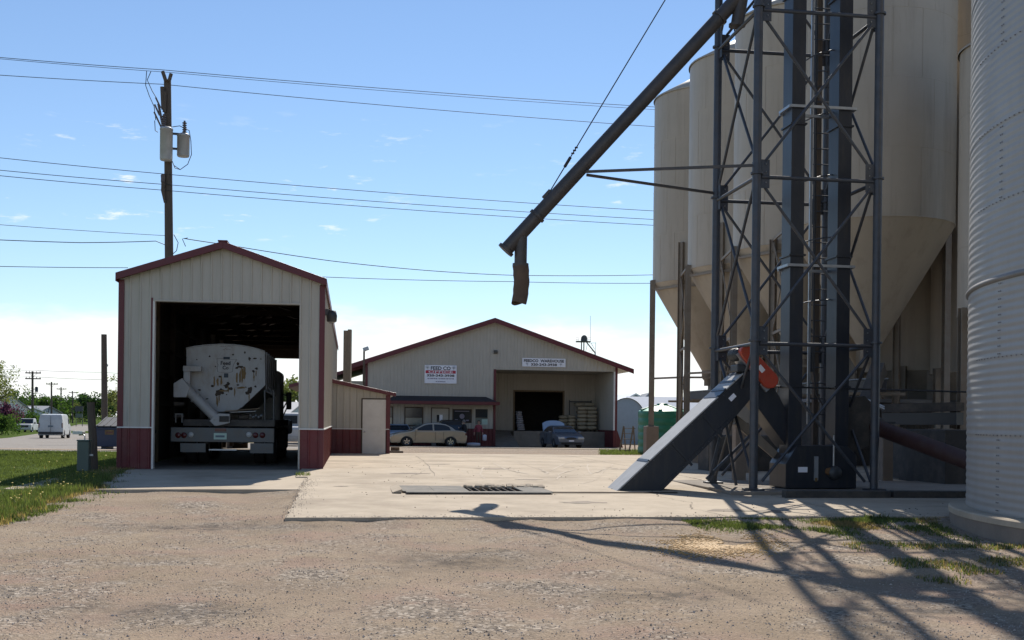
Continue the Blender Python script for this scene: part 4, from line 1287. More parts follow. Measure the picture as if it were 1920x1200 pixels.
for i in range(4):
    (x0, y0), (x1, y1) = corners[i], corners[(i + 1) % 4]
    dn_ = Vector((x1 - x0, y1 - y0, 0)).normalized()
    nrm = Vector((dn_.y, -dn_.x, 0))
    for k, z in enumerate(lv[1:]):
        p, q = Vector((x0, y0, z - .10)) + dn_ * .08, Vector((x1, y1, z - .10)) - dn_ * .08
        MB().tube(p, q, .036, n=10).build('girt', 'tower_steel', tower)
        zl, zh = lv[k] + (.20 if k else .15), z - .26
        a0, a1 = Vector((x0, y0, 0)) + dn_ * .16, Vector((x1, y1, 0)) - dn_ * .16
        MB().tube((a0.x, a0.y, zl), (a1.x, a1.y, zh), .028, n=10).build('brace', 'tower_steel', tower)
        off = nrm * .055
        MB().tube((a0.x - off.x, a0.y - off.y, zh), (a1.x - off.x, a1.y - off.y, zl), .028, n=10).build('brace', 'tower_steel', tower)
# short lower stub braces on the left side
for q in ((.05, .5), (.06, 1.6)): pass
pz = EYE + 8.9                                     # unseen rest platform by the ladder, added for its shadow on the gravel
pf = MB()
for i in range(6): pf.box(.1, 1.45, 1.25 + i * .17, 1.25 + i * .17 + .15, pz, pz + .03)
pfo = pf.build('shadow_platform', 'tower_steel', tower)
m2 = MB()
for z in (.5, 1.0): m2.tube((.1, 1.25, pz + z), (1.45, 1.25, pz + z), .02, n=6); m2.tube((.1, 1.25, pz + z), (.1, 2.25, pz + z), .02, n=6)
for x in frange(.1, 1.45, 3): m2.tube((x, 1.25, pz), (x, 1.25, pz + 1.0), .02, n=6)
m2.build('railing', 'tower_steel', pfo)
# casings of the bucket elevator
TI = (Matrix.Translation(Vector((B_.x, B_.y, 0))) @ Rz.to_4x4()).inverted()
def tl(px, py, D): return TI @ at(px, py, D)
elev = thing('bucket_elevator', 'twin dark blue bucket elevator casings standing inside the lattice tower', 'elevator', (B_.x, B_.y, 0), TH)
x1c = tl(1478, 780, 21.65).x; x2c = tl(1567, 780, 21.75).x
CWD, CDP = .265, .46
for k, x in enumerate((x1c, x2c)):
    cs = MB().box(x, x + CWD, .62, .62 + CDP, .9, lv[-1] + 1.5).build('casing', 'casing', elev, .004)
    for z in frange(2.2, 14.6, 5):
        m2 = MB(); m2.box(x - .03, x + CWD + .03, .59, .62 + CDP + .03, z, z + .035); m2.build('casing_flange', 'casing', cs)
mb = MB(); mb.prism([(x1c - .12, tz0), (x2c + CWD + .08, tz0), (x2c + CWD + .08, .92), (x2c + CWD * .6, 1.10), (x1c + .1, 1.10), (x1c - .12, .75)], (0, .42, 0), X, Z, Y * .85)
boot = mb.build('boot', 'casing', elev, .01)
MB().box(x1c + .12, x1c + .30, .405, .418, .60, .70).build('label_plate', 'sign_white', boot)
MB().box(x1c + .43, x1c + .51, .400, .418, .45, .90).build('take_up_screw', 'galv', boot)
MB().box(x1c + .445, x1c + .495, .396, .399, .43, .50).build('warning_tag', 'rust_yellow', boot)
MB().lathe([(0, .33), (.07, .33), (.07, .42)], (x1c + .72, 0, .62), 16, axis='y').build('bearing', 'rust', boot)
MB().lathe([(0, .31), (.12, .31), (.13, .36), (.13, .42)], (x1c + .82, 0, .60), 16, axis='y').build('bearing', 'motor_dark', boot)
MB().tube((x1c + .80, .38, .72), (x1c + .80, .38, 1.3), .018, n=8).build('take_up_rod', 'galv', boot)
for z in (EYE + 3.0, EYE + 6.0):
    mb = MB()
    mb.bar((x1c - .05, .58, z), (x2c + CWD + .05, .58, z), .04, .05); mb.bar((x1c - .05, 1.12, z - .03), (x2c + CWD + .05, 1.12, z - .03), .04, .05)
    mb.bar((x1c - .05, .58, z), (x1c - .05, 1.12, z), .04, .05); mb.bar((x2c + CWD + .06, .58, z), (x2c + CWD + .06, 1.12, z), .04, .05)
    mb.build('casing_tie', 'galv', elev)
# caged ladder between the casings
lad = thing('caged_ladder', 'grey caged ladder between the two elevator casings', 'ladder', (B_.x, B_.y, 0), TH)
lx0 = tl(1529, 400, 22.5).x; lx1 = lx0 + .43; ly = 1.62
for x in (lx0, lx1): MB().box(x - .025, x + .025, ly - .02, ly + .02, 1.5, lv[-1]).build('rail', 'galv' if x == lx0 else 'tower_steel', lad)
for i in range(40): MB().tube((lx0, ly, 1.7 + i * .31), (lx1, ly, 1.7 + i * .31), .012, n=6).build('rung', 'tower_steel', lad)
for i in range(10):
    z = 3.9 + i * 1.2
    pts = [(lx0 + .215 - .36 * math.cos(a), ly - .05 - .70 * math.sin(a), z) for a in frange(0, math.pi, 10)]
    MB().pipe(pts, .014, 5).build('cage_hoop', 'tower_steel', lad)
for a in (.5, 1.57, 2.6):
    p = (lx0 + .215 - .36 * math.cos(a), ly - .05 - .70 * math.sin(a))
    MB().tube((*p, 3.9), (*p, lv[-1]), .013, n=6).build('cage_bar', 'tower_steel', lad)
cnd = thing('power_conduit', 'thin bent conduit hanging down the middle of the elevator tower', 'conduit', (B_.x, B_.y, 0), TH)
MB().pipe([(lx0 - .08, 1.2, 9.5), (lx0 - .08, 1.2, 2.6), (lx0 - .02, 1.2, 2.1), (lx0 + .15, 1.1, 1.75), (lx0 + .5, 1.0, 1.62)], .016, 6).build('conduit', 'cable', cnd)
hb = thing('junction_box', 'dark electrical junction boxes on the ladder post inside the tower', 'box', (B_.x, B_.y, 0), TH)
for z in (EYE + 1.3, EYE + 4.25, EYE + 7.1):
    MB().box(lx0 + .05, lx0 + .17, ly + .1, ly + .22, z - .25, z + .25).build('box', 'motor_dark', hb, .01)
MB().box(lx0 + .16, lx0 + .26, ly + .12, ly + .22, .3, lv[-1]).build('post', 'pole_wood', hb)

# ================================================================ INCLINED CONVEYOR FROM THE PIT
base = gr(1157, 925)
conv = thing('inclined_conveyor', 'dark inclined conveyor rising from the dump pit to the tower', 'conveyor', (base.x, base.y, 0), TH)
CI = (Matrix.Translation(Vector((base.x, base.y, 0))) @ Rz.to_4x4()).inverted()
D0 = base.y
def cl_(px, py, dd=0.0):
    q = CI @ at(px, py, 1.0 * (D0 + dd)); return (q.x, q.z)
def on_plane(px, py):
    """intersection of the pixel's ray with the conveyor's side plane, as (x, z)"""
    d = at(px, py, 1.0); k = d.x
    # point = base + GA*x ; k*(base.y+GA.y*x) = base.x+GA.x*x
    x = (k * base.y - base.x) / (GA.x - k * GA.y)
    Dd = base.y + GA.y * x
    return (x, at(px, py, Dd).z)
pl_ = [on_plane(*p) for p in ((1158, 926), (1395, 700), (1415, 690), (1432, 712), (1402, 755), (1372, 790), (1243, 919), (1232, 931))]
pl_[0] = (0.0, base.z + .03); pl_[-1] = (pl_[-1][0], base.z + .03)
CW = .78
body = MB().prism(pl_, (0, 0, 0), X, Z, Y * CW).build('trough', 'casing', conv, .008)
# lids along the top
u0, u1 = Vector((pl_[0][0], 0, pl_[0][1])), Vector((pl_[1][0], 0, pl_[1][1]))
du = (u1 - u0); ln = du.length; du.normalize(); nu = Vector((-du.z, 0, du.x))
if nu.z < 0: nu = -nu
cuts = [0.0, .255, .80, .86, .93, 1.0]
for i in range(5):
    a, b_ = u0 + du * ln * cuts[i] + nu * .012, u0 + du * (ln * cuts[i + 1] - .02) + nu * .012
    lid = MB().obox((a + b_) / 2 + Vector((0, CW / 2, 0)), (b_ - a) / 2, (0, CW / 2 + .03, 0), nu * .012).build('lid', 'conveyor_cover' if i not in (2,) else 'casing', conv, .004)
    MB().bar(b_ + nu * .012, b_ + nu * .012 + Vector((0, CW, 0)), .06, .02, nu).build('lid_joint', 'casing', lid)
for t_ in (.42, .66):
    p = u0 + du * ln * t_ - nu * .30
    MB().bar(p + Vector((0, -.012, 0)) - nu * .30, p + Vector((0, -.012, 0)) + nu * .30, .02, .05, du).build('side_joint', 'casing', conv)
e0, e1 = Vector((pl_[6][0], -.010, pl_[6][1])), Vector((pl_[5][0], -.010, pl_[5][1]))
t0_, t1_ = u0 + Vector((0, -.010, 0)) - nu * .035, u1 + Vector((0, -.010, 0)) - nu * .035
for (a, b_, nm) in ((t0_, t1_, 'top_flange'), (e0 + nu * .04, e1 + nu * .04, 'bottom_flange')):
    fl = MB().bar(a, b_, .02, .06, nu).build(nm, 'casing', conv)
    m2 = MB(); nb = int((b_ - a).length / .16)
    for i in range(nb):
        p = a.lerp(b_, (i + .5) / nb); m2.tube(p + Vector((0, -.022, 0)), p + Vector((0, -.008, 0)), .013, n=6)
    ob_ = m2.build('bolts', 'tower_steel', fl); ob_['kind'] = 'stuff'
q = on_plane(1373, 745)
MB().obox((q[0], -.008, q[1]), (.05, 0, .05), (-.03, 0, .03), (0, .004, 0)).build('hazard_label', 'sign_white', conv)
mf = on_plane(1245, 922); MB().box(mf[0] - .02, mf[0] + .25, .1, .5, mf[1] - .08, mf[1] + .02).build('foot', 'motor_dark', conv, .02)
# steel A-frame that holds the head
for (pa, pb) in (((1368, 790), (1340, 905)), ((1372, 790), (1392, 912)), ((1335, 900), (1420, 815))):
    a, b_ = on_plane(*pa), on_plane(*pb)
    MB().bar((a[0], .35, a[1]), (b_[0], .35, b_[1]), .035, .05).build('support_bar', 'tower_steel', conv)
# discharge chute to the elevator boot
ch = [on_plane(*p) for p in ((1402, 735), (1420, 700), (1450, 720), (1465, 745), (1503, 820), (1502, 856), (1478, 838))]
MB().prism(ch, (0, .08, 0), X, Z, Y * .6).build('chute', 'casing', conv, .008)
ch2 = [on_plane(*p) for p in ((1398, 778), (1420, 795), (1478, 850), (1470, 862), (1398, 800))]
MB().prism(ch2, (0, .5, 0), X, Z, Y * .06).build('chute_brace', 'bin_post', conv)
# drive: motor, gearbox, red guard
drv = thing('conveyor_drive', 'orange red belt guard with black motor at the conveyor head', 'drive', (base.x, base.y, 0), TH)
g0 = Vector((on_plane(1396, 660)[0], 0, on_plane(1396, 660)[1])); g1 = Vector((on_plane(1441, 713)[0], 0, on_plane(1441, 713)[1]))
gd = (g1 - g0).normalized(); gn = Vector((gd.z, 0, -gd.x))
poly = []
rr0, rr1 = .115, .155
aa = math.atan2(gd.z, gd.x)
for t_ in frange(0, math.pi, 8): poly.append((g0.x + rr0 * math.cos(aa + math.pi / 2 + t_), g0.z + rr0 * math.sin(aa + math.pi / 2 + t_)))
for t_ in frange(0, math.pi, 8): poly.append((g1.x + rr1 * math.cos(aa - math.pi / 2 + t_), g1.z + rr1 * math.sin(aa - math.pi / 2 + t_)))
MB().prism(poly, (0, -.12, 0), X, Z, Y * .17).build('belt_guard', 'guard_red', drv, .015)
pm = g0.lerp(g1, .6)
MB().obox((pm.x, -.124, pm.z), gd * .07, gn * .045, (0, .003, 0)).build('warning_label', 'sign_white', drv)
mo = g0 + Vector((-.02, 0, -.02))
MB().lathe([(0, -.01), (.09, -.01), (.11, .03), (.11, .33), (.09, .37), (0, .37)], (mo.x - .06, .06, mo.z - .02), 18, axis='y').build('motor', 'motor_dark', drv)
m2 = MB()
for k in range(6): m2.lathe([(.112, .06 + k * .05), (.125, .07 + k * .05), (.125, .085 + k * .05), (.112, .095 + k * .05)], (mo.x - .06, .06, mo.z - .02), 18, axis='y')
m2.build('cooling_fins', 'motor_dark', drv)
MB().obox((mo.x + .02, .2, mo.z - .16), gd * .20, gn * .03, (0, .22, 0)).build('motor_mount', 'galv', drv)
MB().obox((mo.x - .02, .2, mo.z - .28), (.10, 0, 0), (0, .2, 0), (0, 0, .07)).build('gearbox', 'motor_dark', drv, .02)
MB().obox((g1.x - .1, .12, g1.z + .02), gd * .22, gn * .12, (0, .12, 0)).build('bracket', 'galv', drv)

# ================================================================ LOADING SPOUT
SD = 22.1
def sp(px, py): return at(px, py, SD)
spo = thing('loading_spout', 'long dark grey loading spout slanting down from the tower', 'spout', (0, SD, 0))
def sl_(px, py): p = sp(px, py); return Vector((p.x, 0, p.z))
PR = .135
p_top, p_fl1, p_mid, p_end = sl_(1600, -241), sl_(1349, 33), sl_(1007, 405), sl_(950, 467)
MB().tube(p_top, p_fl1, PR, n=28).build('upper_pipe', 'spout_steel', spo)
MB().tube(p_fl1, p_mid, PR, n=28).build('pipe', 'spout_steel', spo)
MB().tube(p_mid, p_end, PR, n=28).build('lower_pipe', 'spout_steel', spo)
dd_ = (p_end - p_mid).normalized()
for p in (p_fl1, p_mid): MB().tube(p - dd_ * .025, p + dd_ * .025, PR + .03, n=28).build('flange', 'spout_steel', spo)
MB().tube(p_end - dd_ * .01, p_end + dd_ * .05, PR + .035, n=28).build('end_cap', 'spout_steel', spo)
v0, v1 = sl_(977, 438), sl_(976, 497)
MB().tube(v0, v1, .120, n=24).build('down_pipe', 'spout_steel', spo)
MB().tube(v1 + Vector((0, 0, .03)), v1 - Vector((0, 0, .03)), .155, n=24).build('flange', 'spout_steel', spo)
# flexible sock, slightly crumpled
mb = MB(); prof = []
vs, fs = [], []; N_ = 24
e0, e1 = sl_(976, 498), sl_(975, 569)
for j in range(9):
    t_ = j / 8; c = e0.lerp(e1, t_); c.x += .03 * math.sin(t_ * 2.5) - .02 * t_
    for i in range(N_):
        a = 2 * math.pi * i / N_
        r = .155 + .010 * math.sin(3 * a + t_ * 4) + .006 * math.sin(9 * t_ * 2 + a) - .02 * t_ * (math.cos(a) > .6)
        vs.append((c.x + r * math.cos(a), r * math.sin(a), c.z + (0.03 * math.sin(2 * a) if j == 8 else 0)))
fs = [(j * N_ + i, (j + 1) * N_ + i, (j + 1) * N_ + (i + 1) % N_, j * N_ + (i + 1) % N_) for j in range(8) for i in range(N_)]
mb.add(vs, fs, True).build('rubber_sock', 'fabric_sock', spo)
# upper branch stub
w0, w1 = sl_(1395, -30), sl_(1382, 47)
MB().tube(w0, w1, .125, n=24).build('branch_pipe', 'spout_steel', spo)
MB().tube(w1 + Vector((0, 0, .02)), w1 - Vector((0, 0, .03)), .16, n=24).build('flange', 'spout_steel', spo)
hk = sl_(1027, 366); MB().obox(hk, dd_ * .10, dd_.cross(Vector((0, 1, 0))) * .06, (0, .04, 0)).build('cable_lug', 'spout_steel', spo)
# two struts from the tower to the spout
for (pa, D0_, pb, D1_) in (((1098, 322), 22.05, (1413, 310), 20.95), ((1100, 328), 22.15, (1338, 362), 23.2)):
    a = at(*pa, D0_); b_ = at(*pb, D1_)
    MB().bar(a - Vector((0, SD, 0)), b_ - Vector((0, SD, 0)), .04, .05).build('strut', 'spout_steel', spo)
cab = thing('stay_cable', 'thin steel stay cable holding up the loading spout', 'cable', (0, SD, 0))
a = sl_(1028, 364); b_ = sl_(1247, 0); b2 = a + (b_ - a) * 1.62
MB().tube(a, b2, .012, n=6).build('cable', 'cable', cab)
c = a.lerp(b_, .14); MB().tube(c, a.lerp(b_, .19), .03, n=8).build('turnbuckle', 'cable', cab)
for t_ in (.21, .225, .24): c = a.lerp(b_, t_); MB().obox(c, (.03, 0, 0), (0, .02, 0), (0, 0, .012)).build('cable_clamp', 'cable', cab)

# ================================================================ DUMP PIT GRATE
pg = thing('dump_pit_cover', 'steel dump pit cover with a torn open grate in the apron', 'pit cover', ap(0, 0), TH)
pzz = ap(3, 5).z - ap(0, 0).z + .056
core('pit_wall', pg, 'rust_dark', [(1.86, 1.90, 4.05, 5.92, pzz - .9, pzz - .06), (4.25, 4.29, 4.05, 5.92, pzz - .9, pzz - .06), (1.9, 4.25, 5.90, 5.94, pzz - .9, pzz - .06), (1.9, 4.25, 4.03, 4.07, pzz - .9, pzz - .06), (1.9, 4.25, 4.07, 5.9, pzz - .9, pzz - .85)])
MB().box(1.85, 4.42, 4.00, 4.30, pzz, pzz + .02).build('cover_plate', 'plate_steel', pg)
MB().box(1.80, 2.35, 4.31, 6.00, pzz, pzz + .02).build('cover_plate', 'plate_steel', pg)
MB().box(2.36, 2.98, 4.31, 6.02, pzz - .004, pzz + .016).build('cover_plate', 'plate_steel', pg)
MB().box(3.94, 4.45, 4.31, 5.95, pzz, pzz + .02).build('cover_plate', 'plate_steel', pg)
for i in range(7):
    x = 3.05 + i * .13
    MB().box(x, x + .02, 4.31, 5.9 - (.5 if i in (2, 3) else 0), pzz - .05, pzz + .005).build('grate_bar', 'rust_dark', pg)
mb = MB()
for i in range(70):
    x, y = random.uniform(3.0, 4.5), random.uniform(5.5, 6.05)
    r = random.uniform(.012, .05); mb.obox((x, y, pzz + r * .4 + .01), (r, random.uniform(-.02, .02), 0), (0, r * .7, .01), (0, 0, r * .5))
o = mb.build('broken_concrete', 'concrete', pg); o['kind'] = 'stuff'
MB().prism([(0, 0), (.16, .0), (.16, .06), (0, .004)], (1.62, 4.2, pzz - .004), X, Z, Y * 1.75).build('wood_ramp', 'concrete', pg)
MB().box(4.46, 6.75, 4.28, 4.36, pzz - .002, pzz + .012).build('floor_track', 'rust_dark', pg)

# ================================================================ CLUTTER UNDER THE BINS
kb = thing('pad_face_shade', 'low dark kerb strip added for the tower pad face before the elevator tower', 'shading', (B_.x, B_.y, .15), TH)  # dark blocks added in place of the shaded front face of the pad
for i in range(3): MB().box(.25 + i * 2.0, 2.2 + i * 2.0, -.95, -.75, 0, .19).build('shade_block', 'mud', kb, .015)
tp = MB()
tp.box(-.55, 7.2, -.35, 3.6, -.3, .285)
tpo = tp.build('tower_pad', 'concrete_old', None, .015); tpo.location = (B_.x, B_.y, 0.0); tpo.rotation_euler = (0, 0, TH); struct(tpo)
def tw(name, label, cat): return thing(name, label, cat, (B_.x, B_.y, 0), TH)
# dark red transfer auger
ta = tw('transfer_auger', 'dark red auger tube sloping down from the elevator towards the silo', 'auger')
a, b_ = tl(1640, 800, 22.3), tl(1830, 870, 19.6)
MB().tube(a, b_, .155, n=20).build('tube', 'auger_red', ta)
hp = [tl(*p, 22.2) for p in ((1588, 745), (1622, 742), (1640, 760), (1628, 838), (1590, 850), (1575, 830))]
mb = MB(); mb.prism([(p.x, p.z) for p in hp], (0, .95, 0), X, Z, Y * .55); mb.build('hopper', 'mud', ta, .01)
for z in (.55, .75): MB().tube((hp[1].x, 1.0, hp[1].z - z * .1), (hp[1].x + .5, 1.2, hp[1].z - .1 - z * .2), .03, n=8).build('pipe', 'galv', ta)
MB().tube(a + Vector((-.05, 0, .02)), a + Vector((.08, 0, -.02)), .2, n=20).build('flange', 'mud', ta)
# electrical cabinet and supports
ec = tw('electrical_cabinet', 'grey electrical cabinet with dials under the bins', 'cabinet')
q = tl(1745, 815, 25.5)
MB().box(q.x - .24, q.x + .24, q.y, q.y + .25, .75, 1.42).build('cabinet', 'panel_grey', ec, .01)
for i in range(3): MB().box(q.x - .12 + i * .11, q.x - .06 + i * .11, q.y - .012, q.y - .001, 1.12, 1.26).build('dial', 'black', ec)
for x in (-.2, .2): MB().box(q.x + x - .03, q.x + x + .03, q.y + .05, q.y + .11, .1, .75).build('leg', 'panel_grey', ec)
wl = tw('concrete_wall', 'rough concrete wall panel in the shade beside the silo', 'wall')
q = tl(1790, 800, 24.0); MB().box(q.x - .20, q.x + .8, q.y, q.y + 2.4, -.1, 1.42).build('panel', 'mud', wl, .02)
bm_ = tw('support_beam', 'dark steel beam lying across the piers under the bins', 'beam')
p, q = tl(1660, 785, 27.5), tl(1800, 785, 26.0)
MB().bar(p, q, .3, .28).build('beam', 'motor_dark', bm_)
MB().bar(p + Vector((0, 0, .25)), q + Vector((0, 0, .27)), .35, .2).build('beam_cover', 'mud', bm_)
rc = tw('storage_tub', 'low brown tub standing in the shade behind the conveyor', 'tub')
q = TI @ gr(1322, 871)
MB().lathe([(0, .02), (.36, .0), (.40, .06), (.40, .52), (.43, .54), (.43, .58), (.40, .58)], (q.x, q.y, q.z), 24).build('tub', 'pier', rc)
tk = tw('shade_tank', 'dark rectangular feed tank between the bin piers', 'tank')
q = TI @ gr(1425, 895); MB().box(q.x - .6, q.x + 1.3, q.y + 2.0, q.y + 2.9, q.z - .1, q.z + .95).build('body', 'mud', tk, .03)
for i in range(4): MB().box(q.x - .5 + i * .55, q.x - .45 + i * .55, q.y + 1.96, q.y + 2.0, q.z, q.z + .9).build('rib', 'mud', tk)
pp = [((1385, 905), 1.25), ((1393, 890), 1.1), ((1660, 905), 1.3), ((1690, 890), 1.0)]
plb = ['slim concrete post just right of the conveyor supports', 'slim concrete post behind the nearest tower leg', 'slim concrete post beside the right tower leg', 'short concrete post behind the transfer auger']
for k, ((px, py), h) in enumerate(pp):
    q = gr(px, py); o = thing('concrete_post', plb[k], 'post', q, TH, 'concrete posts')
    MB().box(-.12, .12, -.12, .12, -.1, h).build('shaft', 'pier', o, .015)
    MB().box(-.15, .15, -.15, .15, h + .001, h + .04).build('cap', 'motor_dark', o)
dp = tw('drop_chute', 'angled dark chute under the short narrow bin', 'chute')
p, q = tl(1648, 690, 26.0), tl(1610, 800, 24.5)
MB().bar(p, q, .3, .3).build('chute', 'mud', dp, .01)
ms = tw('shade_filler_shed', 'low dark sheet metal shed added to fill the shade under the hopper bins', 'shed')  # shed added to darken and close the gaps under the bins
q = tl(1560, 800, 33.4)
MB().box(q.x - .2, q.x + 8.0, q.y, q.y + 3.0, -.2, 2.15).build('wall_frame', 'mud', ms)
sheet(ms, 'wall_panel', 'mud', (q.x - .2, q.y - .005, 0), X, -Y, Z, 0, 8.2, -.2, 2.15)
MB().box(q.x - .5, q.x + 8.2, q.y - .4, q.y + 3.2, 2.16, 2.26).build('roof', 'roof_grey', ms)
mbd = thing('sky_block_building', 'large added building in darkened tan blocking the sky behind the hopper bins', 'building', (10.9, 49.5, 0), TH)  # added to block the sky between the hopper cones
MB().box(0, 16, .05, 8, -.4, 9.5).build('wall_frame', 'shaded_tan', mbd)
sheet(mbd, 'wall_panel', 'shaded_tan', (0, 0, 0), X, -Y, Z, 0, 16, -.4, 9.5)
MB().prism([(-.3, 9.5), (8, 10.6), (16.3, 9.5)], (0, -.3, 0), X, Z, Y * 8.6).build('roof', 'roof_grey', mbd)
MB().box(2, 5, -.06, -.03, -.2, 3.2).build('door', 'mud', mbd)
for i in range(5): MB().box(1 + i * 3.1, 1.9 + i * 3.1, -.06, -.03, 4.5, 5.6).build('window', 'glass', mbd)
hc = tw('overhead_wire', 'thin dark cable strung across between tower and silo', 'cable')
MB().tube(tl(1455, 725, 22.0), tl(1815, 735, 22.0), .018, n=6).build('cable', 'cable', hc)

# ================================================================ FEED TRUCK IN THE GARAGE
TY = 1.3
TOo = GO + GB * TY
truck = thing('feed_truck', 'old white bulk feed truck backed into the open garage', 'truck', (TOo.x, TOo.y, 0), TH)
def tq(px, py, yl=0.0):
    o = TOo + GB * yl
    k = at(px, py, 1.0).x
    x = (k * o.y - o.x) / (GA.x - k * GA.y)
    return (x, at(px, py, o.y + GA.y * x).z)
Yb = .55
def tb(px, py): return tq(px, py, Yb)
arc = [tb(*p) for p in ((349, 653), (365, 649.5), (388, 646.8), (414, 645.5), (440, 646.5), (466, 650), (485, 655), (497, 659))]
low = [tb(*p) for p in ((498, 722), (455, 763), (440, 772), (404, 773), (360, 728), (350, 722))]
tank = MB().prism(arc + low, (0, Yb, 0), X, Z, Y * 4.6).build('bulk_tank', 'truck_white', truck, .012)
xs0, zt0 = arc[0]
# rolled edge round the rear panel and stiffener lines
mb = MB(); P = [Vector((x, Yb - .012, z)) for x, z in arc]
mb.pipe(P, .018, 6); mb.build('edge_bead', 'truck_white', tank)
mb = MB()
for i in range(6): mb.box(arc[-1][0] + .002, arc[-1][0] + .035, Yb + .3 + i * .75, Yb + .36 + i * .75, tb(497, 722)[1] - .1, arc[-1][1])
mb.build('side_rib', 'truck_white', tank)
def blot(name, m, px, py, w, h, seed, n=13):
    r = random.Random(seed); pts = []
    for i in range(n):
        a = 2 * math.pi * i / n; k = r.uniform(.55, 1.15)
        pts.append(tb(px + w / 2 * k * math.cos(a), py + h / 2 * k * math.sin(a)))
    MB().prism(pts, (0, Yb - .004 - .0007 * (seed % 7), 0), X, Z, Y * .003).build(name, m, tank)
for k, (px, py, w, h) in enumerate([(413, 734, 17, 13), (408, 739, 11, 9), (424, 724, 11, 9), (433, 729, 11, 8), (428, 719, 7, 6), (398, 724, 6, 6), (446, 682, 7, 9), (451, 688, 17, 5), (444, 690, 7, 5), (468, 732, 10, 16), (463, 737, 8, 7), (479, 725, 5, 5), (475, 696, 7, 6), (481, 691, 7, 5), (468, 673, 5, 8), (478, 672, 9, 4), (393, 668, 4, 4), (437, 665, 5, 4), (369, 674, 3, 3), (374, 731, 6, 4), (413, 706, 7, 5), (446, 722, 6, 4), (489, 673, 3, 3), (459, 661, 4, 5), (404, 687, 3, 3), (388, 748, 6, 3), (461, 726, 3, 3), (425, 740, 4, 3)]):
    blot('rust_patch', 'rust_dark', px, py, w, h, k + 1)
for k, (px, py, w, h) in enumerate([(455, 702, 7, 34), (450, 706, 5, 30), (459, 700, 5, 24), (444, 708, 4, 26), (407, 752, 4, 22), (411, 748, 3, 16), (402, 714, 4, 20), (408, 716, 5, 18), (415, 713, 4, 22), (476, 706, 3, 20), (480, 700, 2.5, 14), (421, 733, 24, 4), (440, 735, 3, 18), (452, 727, 18, 5), (467, 745, 3, 14), (428, 730, 3, 16)]):
    blot('rust_streak', 'rust_yellow', px, py, w, h, 40 + k * 7)
# emblem: lettering in an outlined badge
c = tb(423, 680); c2 = tb(423, 690)
sc_ = 1 / 76.0
text('Feed', 18 * sc_, 7.5 * sc_, 'ink_black', tank, (c[0], Yb - .010, c[1] - .01), bold=.02)
text('Co', 11 * sc_, 7 * sc_, 'ink_black', tank, (c2[0], Yb - .010, c2[1] + .01), bold=.02)
ol = [(407, 672), (430, 672), (431, 674), (444, 674), (440, 680), (437, 686), (436, 697), (432, 698), (418, 699), (408, 697), (407, 690), (409, 684), (407, 680)]
P = [Vector((tb(*p)[0], Yb - .008, tb(*p)[1])) for p in ol]
mb = MB()
for a, b in zip(P, P[1:] + P[:1]): mb.bar(a, b, .004, .016, (0, 1, 0))
mb.build('badge_outline', 'ink_black', tank)
a, b = tb(419, 669), tb(431, 674); MB().box(a[0], b[0], Yb - .009, Yb - .005, b[1], a[1]).build('badge_bar', 'ink', tank)
a, b = tb(420, 700), tb(428, 708); MB().box(a[0], b[0], Yb - .009, Yb - .005, b[1], a[1]).build('badge_bar', 'ink', tank)
mb = MB(); r_ = random.Random(3)                                 # red maker's script, too worn to read
for row, (xa, xb, yy) in enumerate(((412, 436, 650), (418, 432, 655))):
    x = xa
    while x < xb:
        p = tb(x, yy + r_.uniform(-.8, .8)); q = tb(x + 1.6, yy + r_.uniform(-2.4, 1.8))
        mb.bar((p[0], Yb - .006, p[1]), (q[0], Yb - .006, q[1]), .004, .014, (0, 1, 0)); x += 1.5
mb.build('worn_script', 'lamp_red', tank)
# rear bumper, lights, plate
b0, b1 = tq(320, 801), tq(514, 830)
BX0, BX1, BZ1, BZ0 = b0[0], b1[0], b0[1], b1[1]
bum = MB().box(BX0, BX1, 0, .12, BZ0, BZ1).build('bumper', 'bumper_steel', truck, .012)
def lamp(px, py, r, m):
    x, z = tq(px, py); MB().lathe([(0, -.035), (r * .7, -.03), (r, -.012), (r, .001)], (x, 0, z), 18, axis='y').build('lamp', m, bum)
lamp(358, 815, .065, 'lamp_clear'); lamp(467, 815, .07, 'lamp_clear')
for px in (479, 492): lamp(px, 816, .07, 'lamp_red')
for px in (334, 345): lamp(px, 816, .07, 'lamp_red')
a, b = tq(401, 812), tq(425, 824); pt = MB().box(a[0], b[0], -.012, -.001, b[1], a[1]).build('licence_plate', 'plate', bum)
MB().box(a[0] + .04, b[0] - .05, -.016, -.0125, b[1] + .05, b[1] + .10).build('plate_number', 'wheat', pt)
a, b = tq(403, 803), tq(424, 809); MB().box(a[0], b[0], -.012, -.001, b[1], a[1]).build('reflector', 'lamp_red', bum)
for (p0, p1) in (((338, 831), (385, 848)), ((469, 831), (512, 850))):
    a, b = tq(*p0), tq(*p1); MB().box(a[0], b[0], .02, .035, b[1], a[1]).build('mud_flap', 'bumper_steel', truck)
a, b = tq(391, 842), tq(443, 845); MB().box(a[0], b[0], .05, .12, b[1], a[1]).build('hitch_bar', 'galv', truck)
# deck, frame
a, b = tq(342, 786), tq(514, 800); MB().box(a[0], b[0], .13, 6.2, b[1], a[1]).build('deck', 'mud', truck)
for x in (-.42, .42): MB().box((BX0 + BX1) / 2 + x - .05, (BX0 + BX1) / 2 + x + .05, .2, 8.2, .85, 1.08).build('chassis_rail', 'black', truck)
